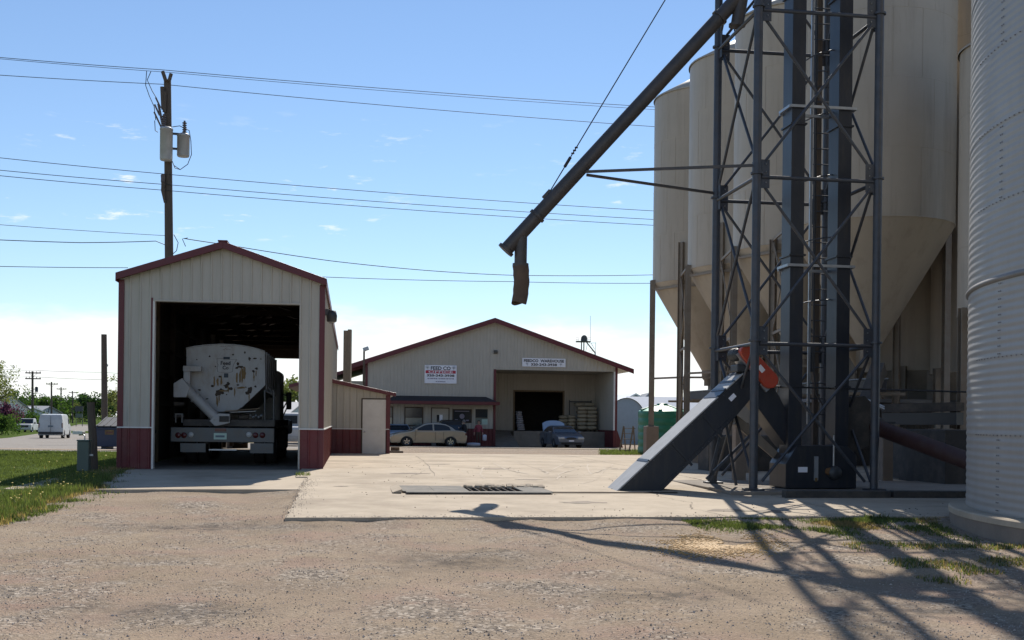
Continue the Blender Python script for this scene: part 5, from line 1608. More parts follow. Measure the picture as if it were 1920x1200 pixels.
# auger: pivot, boot box, tube, foot
a, b = tq(344, 686, .3), tq(378, 697, .3); MB().box(a[0], b[0], .2, .45, b[1], a[1]).build('auger_pivot', 'truck_white', truck, .01)
a, b = tq(345, 696, .3), tq(357, 722, .3); MB().box(a[0], b[0], .22, .42, b[1], a[1]).build('auger_riser', 'truck_white', truck, .01)
pol = [tq(*p, .1) for p in ((326, 719), (342, 709), (357, 727), (350, 745), (326, 745))]
MB().prism(pol, (0, .02, 0), X, Z, Y * .34).build('auger_spout', 'truck_white', truck, .012)
a, b = tq(344, 723, .15), tq(408, 787, .15)
au = MB().tube((a[0], .18, a[1]), (b[0], .18, b[1]), .125, n=20).build('auger_tube', 'truck_white', truck)
d = Vector((b[0] - a[0], 0, b[1] - a[1])).normalized()
for t_ in (.35, .96): p = Vector((a[0], .18, a[1])).lerp(Vector((b[0], .18, b[1])), t_); MB().tube(p - d * .02, p + d * .02, .15, n=20).build('clamp', 'truck_white', au)
pol = [tq(*p, .1) for p in ((393, 789), (402, 779), (411, 775), (431, 776), (431, 793), (412, 798), (403, 799))]
MB().prism(pol, (0, .05, 0), X, Z, Y * .3).build('auger_foot', 'truck_white', truck, .012)
a, b = tq(411, 780), tq(429, 791); MB().box(a[0], b[0], .02, .049, b[1], a[1]).build('gear_case', 'mud', truck, .01)
for (p0, p1) in (((421, 771), (486, 766)), ((430, 773), (478, 771))):
    a, b = tq(*p0, .2), tq(*p1, .2); MB().bar((a[0], .25, a[1]), (b[0], .35, b[1]), .5, .02).build('loose_board', 'old_wood' if p0[0] < 425 else 'truck_white', truck)
for px in (496.5, 513.5):
    a, b = tq(px, 732, .3), tq(px, 788, .3); MB().tube((a[0], .3, a[1]), (b[0], .3, b[1]), .022, n=8).build('stanchion', 'bumper_steel', truck)
for (p0, p1, r) in (((447, 783), (466, 781), .06), ((466, 784), (490, 786), .05), ((496, 732), (516, 742), .025), ((505, 728), (513, 742), .03), ((498, 795), (514, 789), .08), ((326, 757), (343, 757), .05), ((326, 780), (343, 780), .05)):
    a, b = tq(*p0, .3), tq(*p1, .3); MB().tube((a[0], .3, a[1]), (b[0], .4, b[1]), r, n=10).build('linkage', 'mud' if r > .03 else 'bumper_steel', truck)
mb = MB()
for i in range(5): p = tq(470 + i * 5, 779 + (i % 2) * 3, .25); mb.lathe([(0, -.03), (.035, -.02), (.04, .05)], (p[0], .25, p[1]), 10, axis='y')
mb.build('valve_knob', 'galv', truck)
a, b = tq(329, 775, .1), tq(343, 785, .1); mb = MB()
mb.box(a[0], b[0], .05, .09, a[1] - .03, a[1]); mb.box(a[0], a[0] + .03, .05, .09, b[1] - .1, a[1] - .03); mb.box(b[0] - .03, b[0], .05, .09, b[1] - .1, a[1] - .03); mb.build('lamp_bracket', 'bumper_steel', truck)
# wheels
def wheel(parent, x, y, z, r, w, name='wheel', rim='galv', spokes=0, axis='x'):
    t = MB().lathe([(r * .58, -w / 2), (r * .93, -w / 2), (r, -w * .36), (r, w * .36), (r * .93, w / 2), (r * .58, w / 2), (r * .58, -w / 2)], (x, y, z), 28, axis=axis).build(name, 'rubber', parent)
    m2 = MB().lathe([(r * .60, -w * .45), (r * .55, -w * .35), (r * .5, -w * .1), (0, -w * .1), (0, w * .1), (r * .5, w * .1), (r * .55, w * .35), (r * .60, w * .45)], (x, y, z), 24, axis=axis)
    m2.build('rim', rim if not spokes else 'motor_dark', t)
    if spokes:
        m3 = MB()
        for sgn in (-1, 1):
            for k in range(spokes):
                a = 2 * math.pi * k / spokes + .3
                d = Vector((math.cos(a), 0, math.sin(a))) if axis == 'y' else Vector((0, math.cos(a), math.sin(a)))
                ax = Vector((0, 1, 0)) if axis == 'y' else Vector((1, 0, 0))
                c = Vector((x, y, z)) + ax * sgn * w * .40
                m3.obox(c + d * r * .31, d * r * .29, d.cross(ax) * r * .10, ax * .012)
            c = Vector((x, y, z)) + ax * sgn * w * .40
            m3.tube(c - ax * .012, c + ax * .012, r * .16, n=14)
            m3.lathe([(r * .54, sgn * w * .36), (r * .62, sgn * w * .44), (r * .64, sgn * w * .40)], (x, y, z), 24, axis=axis)
        m3.build('rim_spokes', rim, t)
    return t
xm = (BX0 + BX1) / 2
for x in (-1.02, -.72, .72, 1.02): wheel(truck, xm + x, 2.4, .27 + .50, .50, .26)
for x in (-1.0, 1.0): wheel(truck, xm + x, 7.2, .27 + .50, .50, .28)
for sx in (-1, 1): MB().box(xm + sx * 1.22 - .28 - (.0 if sx > 0 else 0), xm + sx * 1.22 + .02, 5.4, 6.4, .6, 1.2).build('fuel_tank', 'mud', truck, .05)
cabb = MB().box(xm - 1.05, xm + 1.05, 5.6, 7.3, 1.1, 2.9).build('cab', 'van_white', truck, .12, 3)
MB().box(xm - .85, xm + .85, 5.57, 5.597, 2.1, 2.7).build('rear_window', 'glass', cabb)
MB().box(xm - .9, xm + .9, 7.35, 8.9, 1.0, 1.9).build('bonnet', 'van_white', truck, .12, 3)
a, b = tq(537, 735, 6.6), tq(546.5, 768, 6.6)
mr = MB().box(a[0], b[0], 6.55, 6.65, b[1], a[1]).build('mirror', 'black', truck, .03)
m2 = MB(); m2.tube((xm + 1.0, 6.6, a[1] - .05), (a[0] + .05, 6.6, a[1] - .12), .025, n=6); m2.tube((xm + 1.0, 6.7, b[1] - .35), (a[0] + .05, 6.6, b[1] + .12), .02, n=6); m2.tube((xm + 1.0, 6.7, b[1] - .1), (a[0] + .05, 6.6, b[1] + .3), .02, n=6)
m2.build('mirror_arm', 'bumper_steel', mr)
for sx in (1,):
    MB().box(xm + .98, xm + 1.28, 6.8, 8.1, 1.0, 1.45).build('fender', 'van_white', truck, .08)

# ================================================================ CARS
def arcpts(cx, cz, r, n=9): return [(cx - r * math.cos(math.pi * i / n), cz + r * math.sin(math.pi * i / n)) for i in range(n + 1)]
def car(name, label, cat, loc, yaw, paint, prof, W2, wb, wr, cabin, group=None, rim='chrome', lamp_h=.66, grille=True, spokes=5, trunk=False, belt=.96):
    """x forward, y to the left. prof: upper outline from rear to front; cabin: (rear base x, rear top x, front top x, front base x, base z, roof z)"""
    c = thing(name, label, cat, loc, yaw, group)
    xr, xf = -wb / 2, wb / 2
    L0, L1 = prof[0][0], prof[-1][0]
    low = [(L1 - .06, .24)] + arcpts(xf, .24, wr + .055)[::-1] + arcpts(xr, .24, wr + .055)[::-1] + [(L0 + .06, .24)]
    poly = prof + low
    def hw(x, z):
        k = abs(x) / max(abs(L0), abs(L1))
        return W2 * (1 - .035 * abs(z - .6) / .4) * (1 - .10 * k ** 5)
    n = len(poly)
    bm = bmesh.new()
    Lv = [bm.verts.new((x, hw(x, z), z)) for x, z in poly]; Rv = [bm.verts.new((x, -hw(x, z), z)) for x, z in poly]
    f1 = bm.faces.new(Lv[::-1]); f2 = bm.faces.new(Rv)
    for i in range(n): bm.faces.new((Lv[i], Lv[(i + 1) % n], Rv[(i + 1) % n], Rv[i]))
    bmesh.ops.recalc_face_normals(bm, faces=bm.faces)
    bmesh.ops.triangulate(bm, faces=[f1, f2])
    me = bpy.data.meshes.new('body'); bm.to_mesh(me); bm.free()
    me.materials.append(M[paint])
    body = bpy.data.objects.new('body', me); COL.objects.link(body); body.parent = c
    bv = body.modifiers.new('bevel', 'BEVEL'); bv.width = .05; bv.segments = 3; bv.limit_method = 'ANGLE'; bv.angle_limit = RAD(50)
    x0, x1, x2, x3, zb, zr = cabin
    yb, yt = W2 * .90, W2 * .68
    hh_ = zr - zb
    CP = [(x0, zb), (x0 * .55 + x1 * .45, zb + .50 * hh_), (x1, zb + .87 * hh_), (x1 * .75 + x2 * .25, zb + .97 * hh_), (x1 * .4 + x2 * .6, zr), (x1 * .1 + x2 * .9, zb + .97 * hh_), (x2 + .12, zb + .86 * hh_), (x2 * .5 + x3 * .5 + .05, zb + .48 * hh_), (x3, zb)]
    def cy(z): return yb - (z - zb) / hh_ * (yb - yt)
    def cz(x): return interp(CP, x)
    nc = len(CP)
    vs_ = [(x, cy(z), z) for x, z in CP] + [(x, -cy(z), z) for x, z in CP]
    fs_ = [(i, i + 1, nc + i + 1, nc + i) for i in range(nc - 1)] + [tuple(range(nc))[::-1], tuple(range(nc, 2 * nc)), (0, nc, 2 * nc - 1, nc - 1)]
    cb = MB().add(vs_, fs_).build('cabin', paint, c, .06, 4)
    for sg in (1, -1):
        for (ta, tb2) in ((.17, .50), (.535, .86)):
            xa, xb = x0 + (x3 - x0) * ta, x0 + (x3 - x0) * tb2
            top_ = [(x, max(zb + .07, cz(x) - .075)) for x in frange(xb, xa, 8)]
            pts = [(xa, zb + .045), (xb, zb + .045)] + top_
            if ta < .3: pts[0] = (xa - .10, zb + .05)
            else: pts[1] = (xb + .14, zb + .05)
            q = [Vector((x, sg * (cy(z) + .010), z)) for x, z in pts]
            f = tuple(range(len(q))) if sg < 0 else tuple(range(len(q)))[::-1]
            MB().add(q + [p - Vector((0, sg * .02, 0)) for p in q], [f, tuple(i + len(q) for i in f)[::-1]]).build('window', 'glass', cb)
    for (ia, nm, sgn) in (((8, 7, 6), 'windscreen', 1), ((0, 1, 2), 'rear_window', -1)):
        o = Vector((sgn * .014, 0, .014)); q = []
        zs = [CP[i] for i in ia]
        rows = [(zs[0][0] + (zs[1][0] - zs[0][0]) * .12, zs[0][1] + (zs[1][1] - zs[0][1]) * .12), zs[1], (zs[1][0] + (zs[2][0] - zs[1][0]) * .86, zs[1][1] + (zs[2][1] - zs[1][1]) * .86)]
        for x, z in rows: q += [Vector((x, cy(z) * .90, z)) + o, Vector((x, -cy(z) * .90, z)) + o]
        f = [(0, 1, 3, 2), (2, 3, 5, 4)]
        if sgn > 0: f = [k[::-1] for k in f]
        MB().add(q + [p - o * 1.6 for p in q], f + [tuple(i + 6 for i in k)[::-1] for k in f]).build(nm, 'glass', cb)
    for x in (xr, xf):
        for sg in (-1, 1): wheel(c, x, sg * (W2 - .12), wr, wr, .22, rim=rim, spokes=spokes, axis='y')
    for sg in (-1, 1):
        MB().obox((x3 - .28, sg * (W2 + .07), zb + .06), (.06, 0, 0), (0, .09, 0), (0, 0, .06)).build('mirror', paint, c, .03)
        MB().obox((L1 - .10, sg * (W2 * .70), lamp_h), (.10, 0, -.02), (-.06 * sg * 0, W2 * .22, 0), (0, 0, .065)).build('headlight', 'lamp_clear', c, .03)
        MB().obox((L0 + .06, sg * (W2 * .74), lamp_h + .13), (.06, 0, 0), (0, W2 * .17, 0), (0, 0, .07)).build('tail_lamp', 'lamp_red', c, .02)
        # door seams and handles
        yy = sg * (hw(0, .6) + .003)
        mb = MB()
        for x in (x3 - .25, (x0 + x3) / 2 - .05, xr + .45): mb.box(x - .006, x + .006, *sorted((yy - sg * .02, yy)), .38, zb - .04)
        mb.build('door_seam', 'black', c)
        for x in ((x0 + x3) / 2 + .12, xr + .62): MB().box(x - .09, x + .09, *sorted((yy - sg * .01, yy + sg * .018)), zb - .14, zb - .11).build('door_handle', paint, c)
    if grille:
        MB().lathe([(0, .0), (1, .0)], (0, 0, 0), 20, axis='x')
        m2 = MB(); vs = [(L1 + .006, W2 * .36 * math.cos(a), lamp_h - .02 + .07 * math.sin(a)) for a in frange(0, 2 * math.pi, 20)[:-1]]
        m2.add(vs + [(x - .06, y, z) for x, y, z in vs], [tuple(range(20))] + [(i, (i + 1) % 20, 20 + (i + 1) % 20, 20 + i)[::-1] for i in range(20)])
        m2.build('grille', 'black', c)
        MB().box(L1 - .05, L1 + .012, -W2 * .72, W2 * .72, .30, .38).build('air_intake', 'black', c, .01)
        MB().box(L1 - .02, L1 + .02, -.16, .16, .44, .53).build('licence_plate', 'sign_white', c)
    return c
sedan_prof = [(-2.40, .40), (-2.42, .62), (-2.36, .90), (-2.15, .99), (-1.6, 1.03), (0.2, .985), (1.05, .97), (1.75, .86), (2.2, .74), (2.36, .64), (2.40, .42)]
p = gr(799, 838)
zc = G(73.5)
car('gold_sedan', 'gold beige sedan parked side-on before the office', 'car', gp(at(799, 838, 70.9).x, 70.9), math.pi + RAD(15), 'gold_paint', sedan_prof, .89, 2.72, .33, (-1.78, -1.10, .12, 1.08, .96, 1.46), 'cars before the warehouse', rim='chrome')
gs = car('grey_sedan', 'grey blue sedan with raised boot lid at the loading bay', 'car', gp(at(1052, 838, 73.4).x, 73.4), RAD(-90 + 13), 'grey_paint', sedan_prof, .90, 2.75, .33, (-1.78, -1.05, .15, 1.10, .95, 1.42), 'cars before the warehouse')
# raised boot lid
mb = MB(); vs = []
for i in range(7):
    y = -.74 + 1.48 * i / 6; k = 1 - .25 * abs(y / .74) ** 3
    vs += [(-1.70, y, 1.02), (-2.0, y, 1.02 + .72 * k), (-2.05, y, 1.02 + .72 * k), (-1.75, y, 1.0)]
fs = []
for i in range(6):
    for j in range(4): fs.append((i * 4 + j, i * 4 + (j + 1) % 4, (i + 1) * 4 + (j + 1) % 4, (i + 1) * 4 + j))
fs += [(0, 1, 2, 3), (24 + 3, 24 + 2, 24 + 1, 24)]
mb.add(vs, fs).build('boot_lid', 'blue_paint', gs, .02)
hatch_prof = [(-2.1, .42), (-2.14, .8), (-2.05, 1.02), (-1.7, 1.04), (0.4, 1.0), (1.2, .98), (1.8, .9), (2.05, .76), (2.12, .44)]
car('blue_hatchback', 'pale blue car half hidden behind the gold sedan bonnet', 'car', gp(at(748, 830, 75.0).x, 75.0 - .4), RAD(-90 + 8), 'blue_paint', hatch_prof, .86, 2.5, .31, (-1.95, -1.6, .2, 1.0, .98, 1.40), 'cars before the warehouse')
car('dark_hatchback', 'dark car parked behind the two people and the gold sedan', 'car', gp(at(846, 830, 75.0).x, 74.6), RAD(-90 + 8), 'dark_paint', hatch_prof, .88, 2.6, .34, (-2.0, -1.75, .1, 1.0, 1.02, 1.72), 'cars before the warehouse')

# white cargo van seen from behind, pickup, far suv
van_prof = [(-2.65, .42), (-2.68, .9), (-2.62, 1.6), (-2.50, 2.06), (-1.0, 2.12), (.9, 2.08), (1.25, 2.0), (1.85, 1.30), (2.5, 1.08), (2.68, .85), (2.70, .45)]
vp = gp(at(103, 823, 100).x, 100)
van = thing('cargo_van', 'white cargo van seen from behind on the road', 'van', vp, RAD(90 + 14))
def simple_body(c, prof, W2, wb, wr, paint, top=None):
    xr, xf = -wb / 2, wb / 2; L0, L1 = prof[0][0], prof[-1][0]
    poly = prof + [(L1 - .06, .30)] + arcpts(xf, .30, wr + .06)[::-1] + arcpts(xr, .30, wr + .06)[::-1] + [(L0 + .06, .30)]
    bm = bmesh.new()
    def hw(x, z): return W2 * (1 - .13 * max(0, z - 1.0) ** 1.3)
    Lv = [bm.verts.new((x, hw(x, z), z)) for x, z in poly]; Rv = [bm.verts.new((x, -hw(x, z), z)) for x, z in poly]
    f1 = bm.faces.new(Lv[::-1]); f2 = bm.faces.new(Rv); n = len(poly)
    for i in range(n): bm.faces.new((Lv[i], Lv[(i + 1) % n], Rv[(i + 1) % n], Rv[i]))
    bmesh.ops.recalc_face_normals(bm, faces=bm.faces); bmesh.ops.triangulate(bm, faces=[f1, f2])
    me = bpy.data.meshes.new('body'); bm.to_mesh(me); bm.free(); me.materials.append(M[paint])
    b = bpy.data.objects.new('body', me); COL.objects.link(b); b.parent = c
    bv = b.modifiers.new('bevel', 'BEVEL'); bv.width = .07; bv.segments = 3; bv.limit_method = 'ANGLE'; bv.angle_limit = RAD(45)
    for x in (xr, xf):
        for sg in (-1, 1): wheel(c, x, sg * (W2 - .13), wr, wr, .24, rim='galv', axis='y')
    return b
simple_body(van, van_prof, 1.0, 3.4, .36, 'van_white')
mb = MB(); mb.box(-2.70, -2.655, -.008, .008, .55, 1.95); mb.build('door_seam', 'black', van)
MB().box(-2.74, -2.64, -.98, .98, .40, .60).build('bumper', 'black', van, .03)
MB().box(-2.71, -2.66, -.2, .2, 1.0, 1.14).build('licence_plate', 'wheat', van)
for sg in (-1, 1): MB().box(-2.68, -2.58, *sorted((sg * .88, sg * .97)), .95, 1.35).build('tail_lamp', 'lamp_red', van)
for sg in (-1, 1): MB().box(1.3, 1.75, *sorted((sg * .94, sg * .96)), 1.25, 1.75).build('window', 'glass', van)
pick_prof = [(-2.75, .55), (-2.78, .95), (-2.7, 1.12), (-.75, 1.14), (-.70, 1.85), (-.5, 1.92), (.55, 1.92), (.75, 1.88), (1.35, 1.22), (2.4, 1.14), (2.62, 1.0), (2.68, .55)]
pk = thing('pickup_truck', 'white pickup truck parked on the road verge, front towards the yard', 'pickup', gp(at(53, 815, 160).x, 160), RAD(-90 + 10))
simple_body(pk, pick_prof, .97, 3.5, .40, 'van_white')
MB().add([(.80, .78, 1.82), (1.33, .86, 1.25), (1.33, -.86, 1.25), (.80, -.78, 1.82), (.77, .78, 1.80), (1.30, .86, 1.22), (1.30, -.86, 1.22), (.77, -.78, 1.80)], [(3, 2, 1, 0), (4, 5, 6, 7)]).build('windscreen', 'glass', pk)
bpy.data.objects[pk.children[-1].name].location = (.06, 0, .06)
MB().box(2.64, 2.72, -.6, .6, .72, 1.0).build('grille', 'black', pk)
MB().box(2.62, 2.78, -.95, .95, .48, .64).build('bumper', 'galv', pk)
for sg in (-1, 1): MB().box(2.60, 2.70, *sorted((sg * .64, sg * .90)), .80, 1.0).build('headlight', 'lamp_clear', pk)
for sg in (-1, 1): MB().box(.95, 1.15, *sorted((sg * .98, sg * 1.2)), 1.2, 1.4).build('mirror', 'black', pk)
sv = thing('white_pickup', 'white pickup seen through the far opening of the garage', 'pickup', gp(at(552, 832, 66).x - .5, 66), RAD(90 + 10))
simple_body(sv, pick_prof, .97, 3.5, .40, 'van_white')
MB().box(-2.82, -2.70, -.95, .95, .45, .62).build('bumper', 'galv', sv)
MB().box(-.78, -.70, -.65, .65, 1.3, 1.75).build('rear_window', 'glass', sv)
for sg in (-1, 1): MB().box(-2.82, -2.72, *sorted((sg * .80, sg * .95)), .75, 1.08).build('tail_lamp', 'lamp_red', sv)

# ================================================================ PEOPLE
def person(label, loc, rz, top, bottom, hair, height, pose):
    """one continuous skinned body; +x is the way the person faces"""
    J = dict(pelvis=(0, 0, .95), waist=(0, 0, 1.08), chest=(.02, 0, 1.30), neck=(.02, 0, 1.47), chin=(.045, 0, 1.56), head=(.04, 0, 1.64), crown=(.03, 0, 1.74),
             nose=(.135, 0, 1.615))
    for s_, sg in (('l', 1), ('r', -1)):
        J['sh' + s_] = (.01, sg * .17, 1.40); J['el' + s_] = (-.02, sg * .25, 1.13); J['wr' + s_] = (.10, sg * .26, .90); J['pa' + s_] = (.13, sg * .26, .83)
        J['hip' + s_] = (0, sg * .09, .90); J['kn' + s_] = (.02, sg * .10, .50); J['an' + s_] = (-.02, sg * .11, .09); J['toe' + s_] = (.17, sg * .13, .035)
        J['he' + s_] = (-.06, sg * .11, .04)
    J.update(pose)
    Rr = dict(pelvis=(.15, .125), waist=(.14, .115), chest=(.165, .125), neck=(.055, .055), chin=(.07, .075), head=(.082, .10), crown=(.06, .075), nose=(.016, .02))
    for s_ in 'lr':
        Rr.update({'sh' + s_: (.075, .075), 'el' + s_: (.05, .05), 'wr' + s_: (.032, .028), 'pa' + s_: (.036, .02), 'hip' + s_: (.10, .10), 'kn' + s_: (.065, .07), 'an' + s_: (.042, .045), 'toe' + s_: (.045, .03), 'he' + s_: (.04, .04)})
    E = [('pelvis', 'waist'), ('waist', 'chest'), ('chest', 'neck'), ('neck', 'chin'), ('chin', 'head'), ('head', 'crown'), ('head', 'nose')]
    for s_ in 'lr':
        E += [('chest', 'sh' + s_), ('sh' + s_, 'el' + s_), ('el' + s_, 'wr' + s_), ('wr' + s_, 'pa' + s_), ('pelvis', 'hip' + s_), ('hip' + s_, 'kn' + s_), ('kn' + s_, 'an' + s_), ('an' + s_, 'toe' + s_), ('an' + s_, 'he' + s_)]
        sg = 1 if s_ == 'l' else -1
        w, p_ = Vector(J['wr' + s_]), Vector(J['pa' + s_]); d = (p_ - w).normalized(); side = Vector((0, sg, 0)); fw = d.cross(side).normalized()
        for k in range(4):
            b0 = p_ + fw * (.03 - .02 * k) + d * .02; t0 = b0 + d * (.045, .052, .048, .038)[k]; t1 = t0 + d * .03 - side * .018
            J[f'f{s_}{k}a'], J[f'f{s_}{k}b'] = tuple(t0), tuple(t1); Rr[f'f{s_}{k}a'] = (.009, .009); Rr[f'f{s_}{k}b'] = (.008, .008)
            E += [('pa' + s_, f'f{s_}{k}a'), (f'f{s_}{k}a', f'f{s_}{k}b')]
        t0 = w + d * .03 + fw * .045; J[f't{s_}'] = tuple(t0 + d * .035 + fw * .01); Rr[f't{s_}'] = (.010, .010); E.append(('wr' + s_, f't{s_}'))
    names = list(J)
    me = bpy.data.meshes.new('body')
    sc = height / 1.79
    me.from_pydata([tuple(c * sc for c in J[n]) for n in names], [(names.index(a), names.index(b)) for a, b in E], [])
    ob = bpy.data.objects.new('tmp', me); COL.objects.link(ob)
    ob.modifiers.new('skin', 'SKIN')
    for i, n in enumerate(names):
        sv_ = me.skin_vertices[0].data[i]; sv_.radius = tuple(r * sc for r in Rr[n]); sv_.use_root = (n == 'pelvis')
    sb = ob.modifiers.new('sub', 'SUBSURF'); sb.levels = sb.render_levels = 1
    dg = bpy.context.evaluated_depsgraph_get()
    out = bpy.data.meshes.new_from_object(ob.evaluated_get(dg))
    bpy.data.objects.remove(ob)
    t = thing('person', label, 'person', loc, rz, 'people by the office')
    out.materials.clear()
    for m_ in ('skin', top, bottom, 'rubber'): out.materials.append(M[m_])
    hands = [Vector(J[n]) * sc for n in ('pal', 'par')]
    for p_ in out.polygons:
        c = p_.center; z = c.z / sc
        k = 1
        if z > 1.485: k = 0
        elif z < .10: k = 3
        elif z < 1.0 and abs(c.y) < .21 * sc: k = 2
        if min((c - h).length for h in hands) < .13 * sc: k = 0
        p_.material_index = k; p_.use_smooth = True
    b = bpy.data.objects.new('body', out); COL.objects.link(b); b.parent = t
    hc = Vector(J['head']) * sc
    hm = MB().lathe([(.0, .125), (.05, .115), (.088, .07), (.100, .02), (.098, -.03), (.09, -.07)], (hc.x - .022, hc.y, hc.z + .012), 16, a0=RAD(55), a1=RAD(305)); hm.lathe([(.0, .127), (.05, .117), (.088, .072), (.094, .05)], (hc.x - .012, hc.y, hc.z + .012), 16)
    hm.build('hair', hair, t)
    mb = MB()
    for sg in (-1, 1):
        mb.lathe([(0, .010), (.009, .006), (.009, -.006), (0, -.010)], (hc.x + .092, hc.y + sg * .034, hc.z + .012), 8)
    mb.build('eyes', 'ink_black', t)
    MB().box(hc.x + .070, hc.x + .096, hc.y - .024, hc.y + .024, hc.z - .062, hc.z - .053).build('mouth', 'lamp_red', t)
    for sg in (-1, 1): MB().lathe([(0, .03), (.018, .015), (.02, -.01), (0, -.03)], (hc.x, hc.y + sg * .088, hc.z + .0), 8).build('ear', 'skin', t)
    return t
person('person in a black jacket standing behind the gold sedan boot', gp(at(870, 832, 73.8).x, 73.8), RAD(150), 'cloth_black', 'cloth_navy', 'hair_grey', 1.74,
       dict(ell=(.14, .24, 1.17), wrl=(.30, .15, 1.22), pal=(.36, .12, 1.24), knl=(.05, .10, .50)))
person('person in a pink top and brown trousers carrying bags by the office', gp(at(897, 833, 74.2).x, 74.2), RAD(-75), 'cloth_pink', 'cloth_brown', 'hair_dark', 1.72,
       dict(elr=(-.02, -.27, 1.13), wrr=(.02, -.30, .90), par=(.03, -.31, .83), knl=(.08, .10, .51), ank=(0, 0, 0)) if False else dict(elr=(-.02, -.27, 1.13), wrr=(.02, -.30, .90), par=(.03, -.31, .83), knl=(.08, .10, .51)))
q = gp(at(908, 833, 74.2).x, 74.15)
o = bpy.data.objects.new('white_bag', bagme2); COL.objects.link(o); o.location = q + Vector((.02, 0, .58)); o.scale = (.26, .2, .42); tag(o, 'white carrier bag in the hand of the person in pink', 'bag')
q = gp(at(889, 836, 73.5).x, 73.5)
o = bpy.data.objects.new('blue_crate_bag', bagme2); COL.objects.link(o); o.location = q + Vector((-.05, .6, .12)); o.scale = (.85, .5, .26); o.name = 'feed_bag'; tag(o, 'pale feed bag lying on the ground between the two people', 'bag')

# ================================================================ TRANSFORMER POLE AND WIRES
PD = 46.0
def pole_at(name, label, pxt, pyt, pxb, D, r0, r1, m='pole_wood', cat='utility pole', group=None):
    top = at(pxt, pyt, D); base = Vector((at(pxb, 800, D).x, D, G(D) - .2))
    t = thing(name, label, cat, base, 0, group)
    d = top - base
    MB().pipe([Vector((0, 0, 0)), d * .33, d * .66, d], [r0, r0 * .67 + r1 * .33, r0 * .33 + r1 * .67, r1], 14).build('pole', m, t)
    return t, d
tpole, td = pole_at('utility_pole', 'tall wooden utility pole with two grey transformers behind the garage', 314, 150, 321, PD, .20, .14, group='utility poles')
def tp_(px, py, dy=0.0): return at(px, py, PD + dy) - tpole.location - Vector((0, 0, 0))
for (a, b_, r) in (((311, 152), (305, 134), .075), ((317, 152), (321, 138), .075), ((306, 205), (304, 163), .08), ((308, 210), (309, 172), .07)):
    MB().tube(tp_(*a, -.25), tp_(*b_, -.25), r, n=8).build('pole_top_pin', 'pole_wood', tpole)
for (x0, x1, y0, y1, dy, nm) in ((300, 323, 241, 301, -.42, 'transformer'), (332, 355, 253, 294, .15, 'transformer')):
    a, b_ = tp_((x0 + x1) / 2, y1, dy), tp_((x0 + x1) / 2, y0, dy); r = (x1 - x0) / 2 / F * PD
    tr = MB().lathe([(0, 0), (r * .9, 0), (r, .05), (r, (b_ - a).z - .06), (r * 1.04, (b_ - a).z - .06), (r * 1.04, (b_ - a).z), (r * .6, (b_ - a).z + .06), (0, (b_ - a).z + .08)], a, 24).build(nm, 'transformer', tpole)
    bz = b_ + Vector((.05 if x0 > 320 else -.1, 0, .02))
    m2 = MB(); m2.tube(bz, bz + Vector((0, 0, .55)), .06, .04, n=10)
    for k in range(5): m2.tube(bz + Vector((0, 0, .08 + k * .09)), bz + Vector((0, 0, .11 + k * .09)), .09, n=12)
    m2.build('bushing', 'porcelain', tr)
    MB().box(a.x - .1, a.x + .1, a.y - r - .01, a.y - r + .02, a.z + .15, a.z + .35).build('data_plate', 'galv', tr) if False else None
    MB().bar(a + Vector((0, 0, .3)), Vector((td.x * .8, 0, a.z + .3)), .08, .08).build('hanger', 'motor_dark', tr)
    MB().bar(a + Vector((0, 0, .9)), Vector((td.x * .8, 0, a.z + .9)), .08, .08).build('hanger', 'motor_dark', tr)
for k, (pa, pb) in enumerate((((292, 183), (301, 202)), ((290, 196), (299, 216)), ((289, 210), (303, 240)), ((305, 235), (297, 195)))):
    MB().tube(tp_(*pa, -.3), tp_(*pb, -.3), .035 if k < 3 else .05, n=8).build('fuse_cutout', 'porcelain', tpole)
MB().tube(tp_(306, 327, -.25), tp_(305, 341, -.25), .08, n=8).build('insulator', 'porcelain', tpole)
MB().pipe([tp_(304, 328, -.22), tp_(306, 345, -.22), tp_(305, 357, -.22), tp_(309, 380, -.2)], [.06, .08, .07, .04], 8).build('insulator_bracket', 'pole_wood', tpole)
for k, pts in enumerate((((275, 133), (273, 160), (280, 180), (289, 200), (292, 225)), ((283, 134), (276, 150), (285, 170), (294, 185)), ((323, 238), (337, 236), (355, 245), (358, 265), (359, 290), (352, 308), (338, 318), (326, 310)), ((322, 300), (328, 315), (338, 318)), ((326, 440), (334, 455), (331, 470), (322, 478)), ((348, 462), (342, 448), (352, 446)), ((290, 226), (291, 245), (296, 248)))):
    MB().pipe([tp_(*p, -.15) for p in pts], .016, 5).build('jumper_wire', 'cable', tpole)
def wire(label, pts, r=.013, name='power_line'):
    """pts: (px, py, D); smooth sagging curve through them"""
    P = [at(*p) for p in pts]
    o0 = P[0].copy()
    out = []
    for i in range(len(P) - 1):
        a, b_ = P[i], P[i + 1]; n = 14
        sag = (b_ - a).length * .004
        for k in range(n): t = k / n; q = a.lerp(b_, t); q.z -= sag * 4 * t * (1 - t); out.append(q - o0)
    out.append(P[-1] - o0)
    ob = MB().pipe(out, r, 5).build(name, 'cable', None); ob.location = o0
    return tag(ob, label, 'power line', 'power lines')
wire('topmost power line crossing the whole sky', [(-140, 95, 42.5), (305, 131, 46), (1235, 201, 52), (2300, 262, 60)])
wire('power line running just under the topmost one', [(-140, 131, 42.5), (305, 158, 46), (1235, 238, 52), (2300, 300, 60)])
wire('second thin line hugging the topmost power line', [(-140, 97, 42.8), (321, 136, 46.3), (1235, 206, 52.4), (2300, 268, 60)], .010)
wire('upper line of the middle group of three power lines', [(-140, 280, 42.5), (305, 326, 45.8), (1235, 396, 52), (2300, 462, 60)])
wire('middle line of the middle group of three power lines', [(-140, 305, 42.5), (311, 346, 45.8), (1235, 412, 52), (2300, 475, 60)])
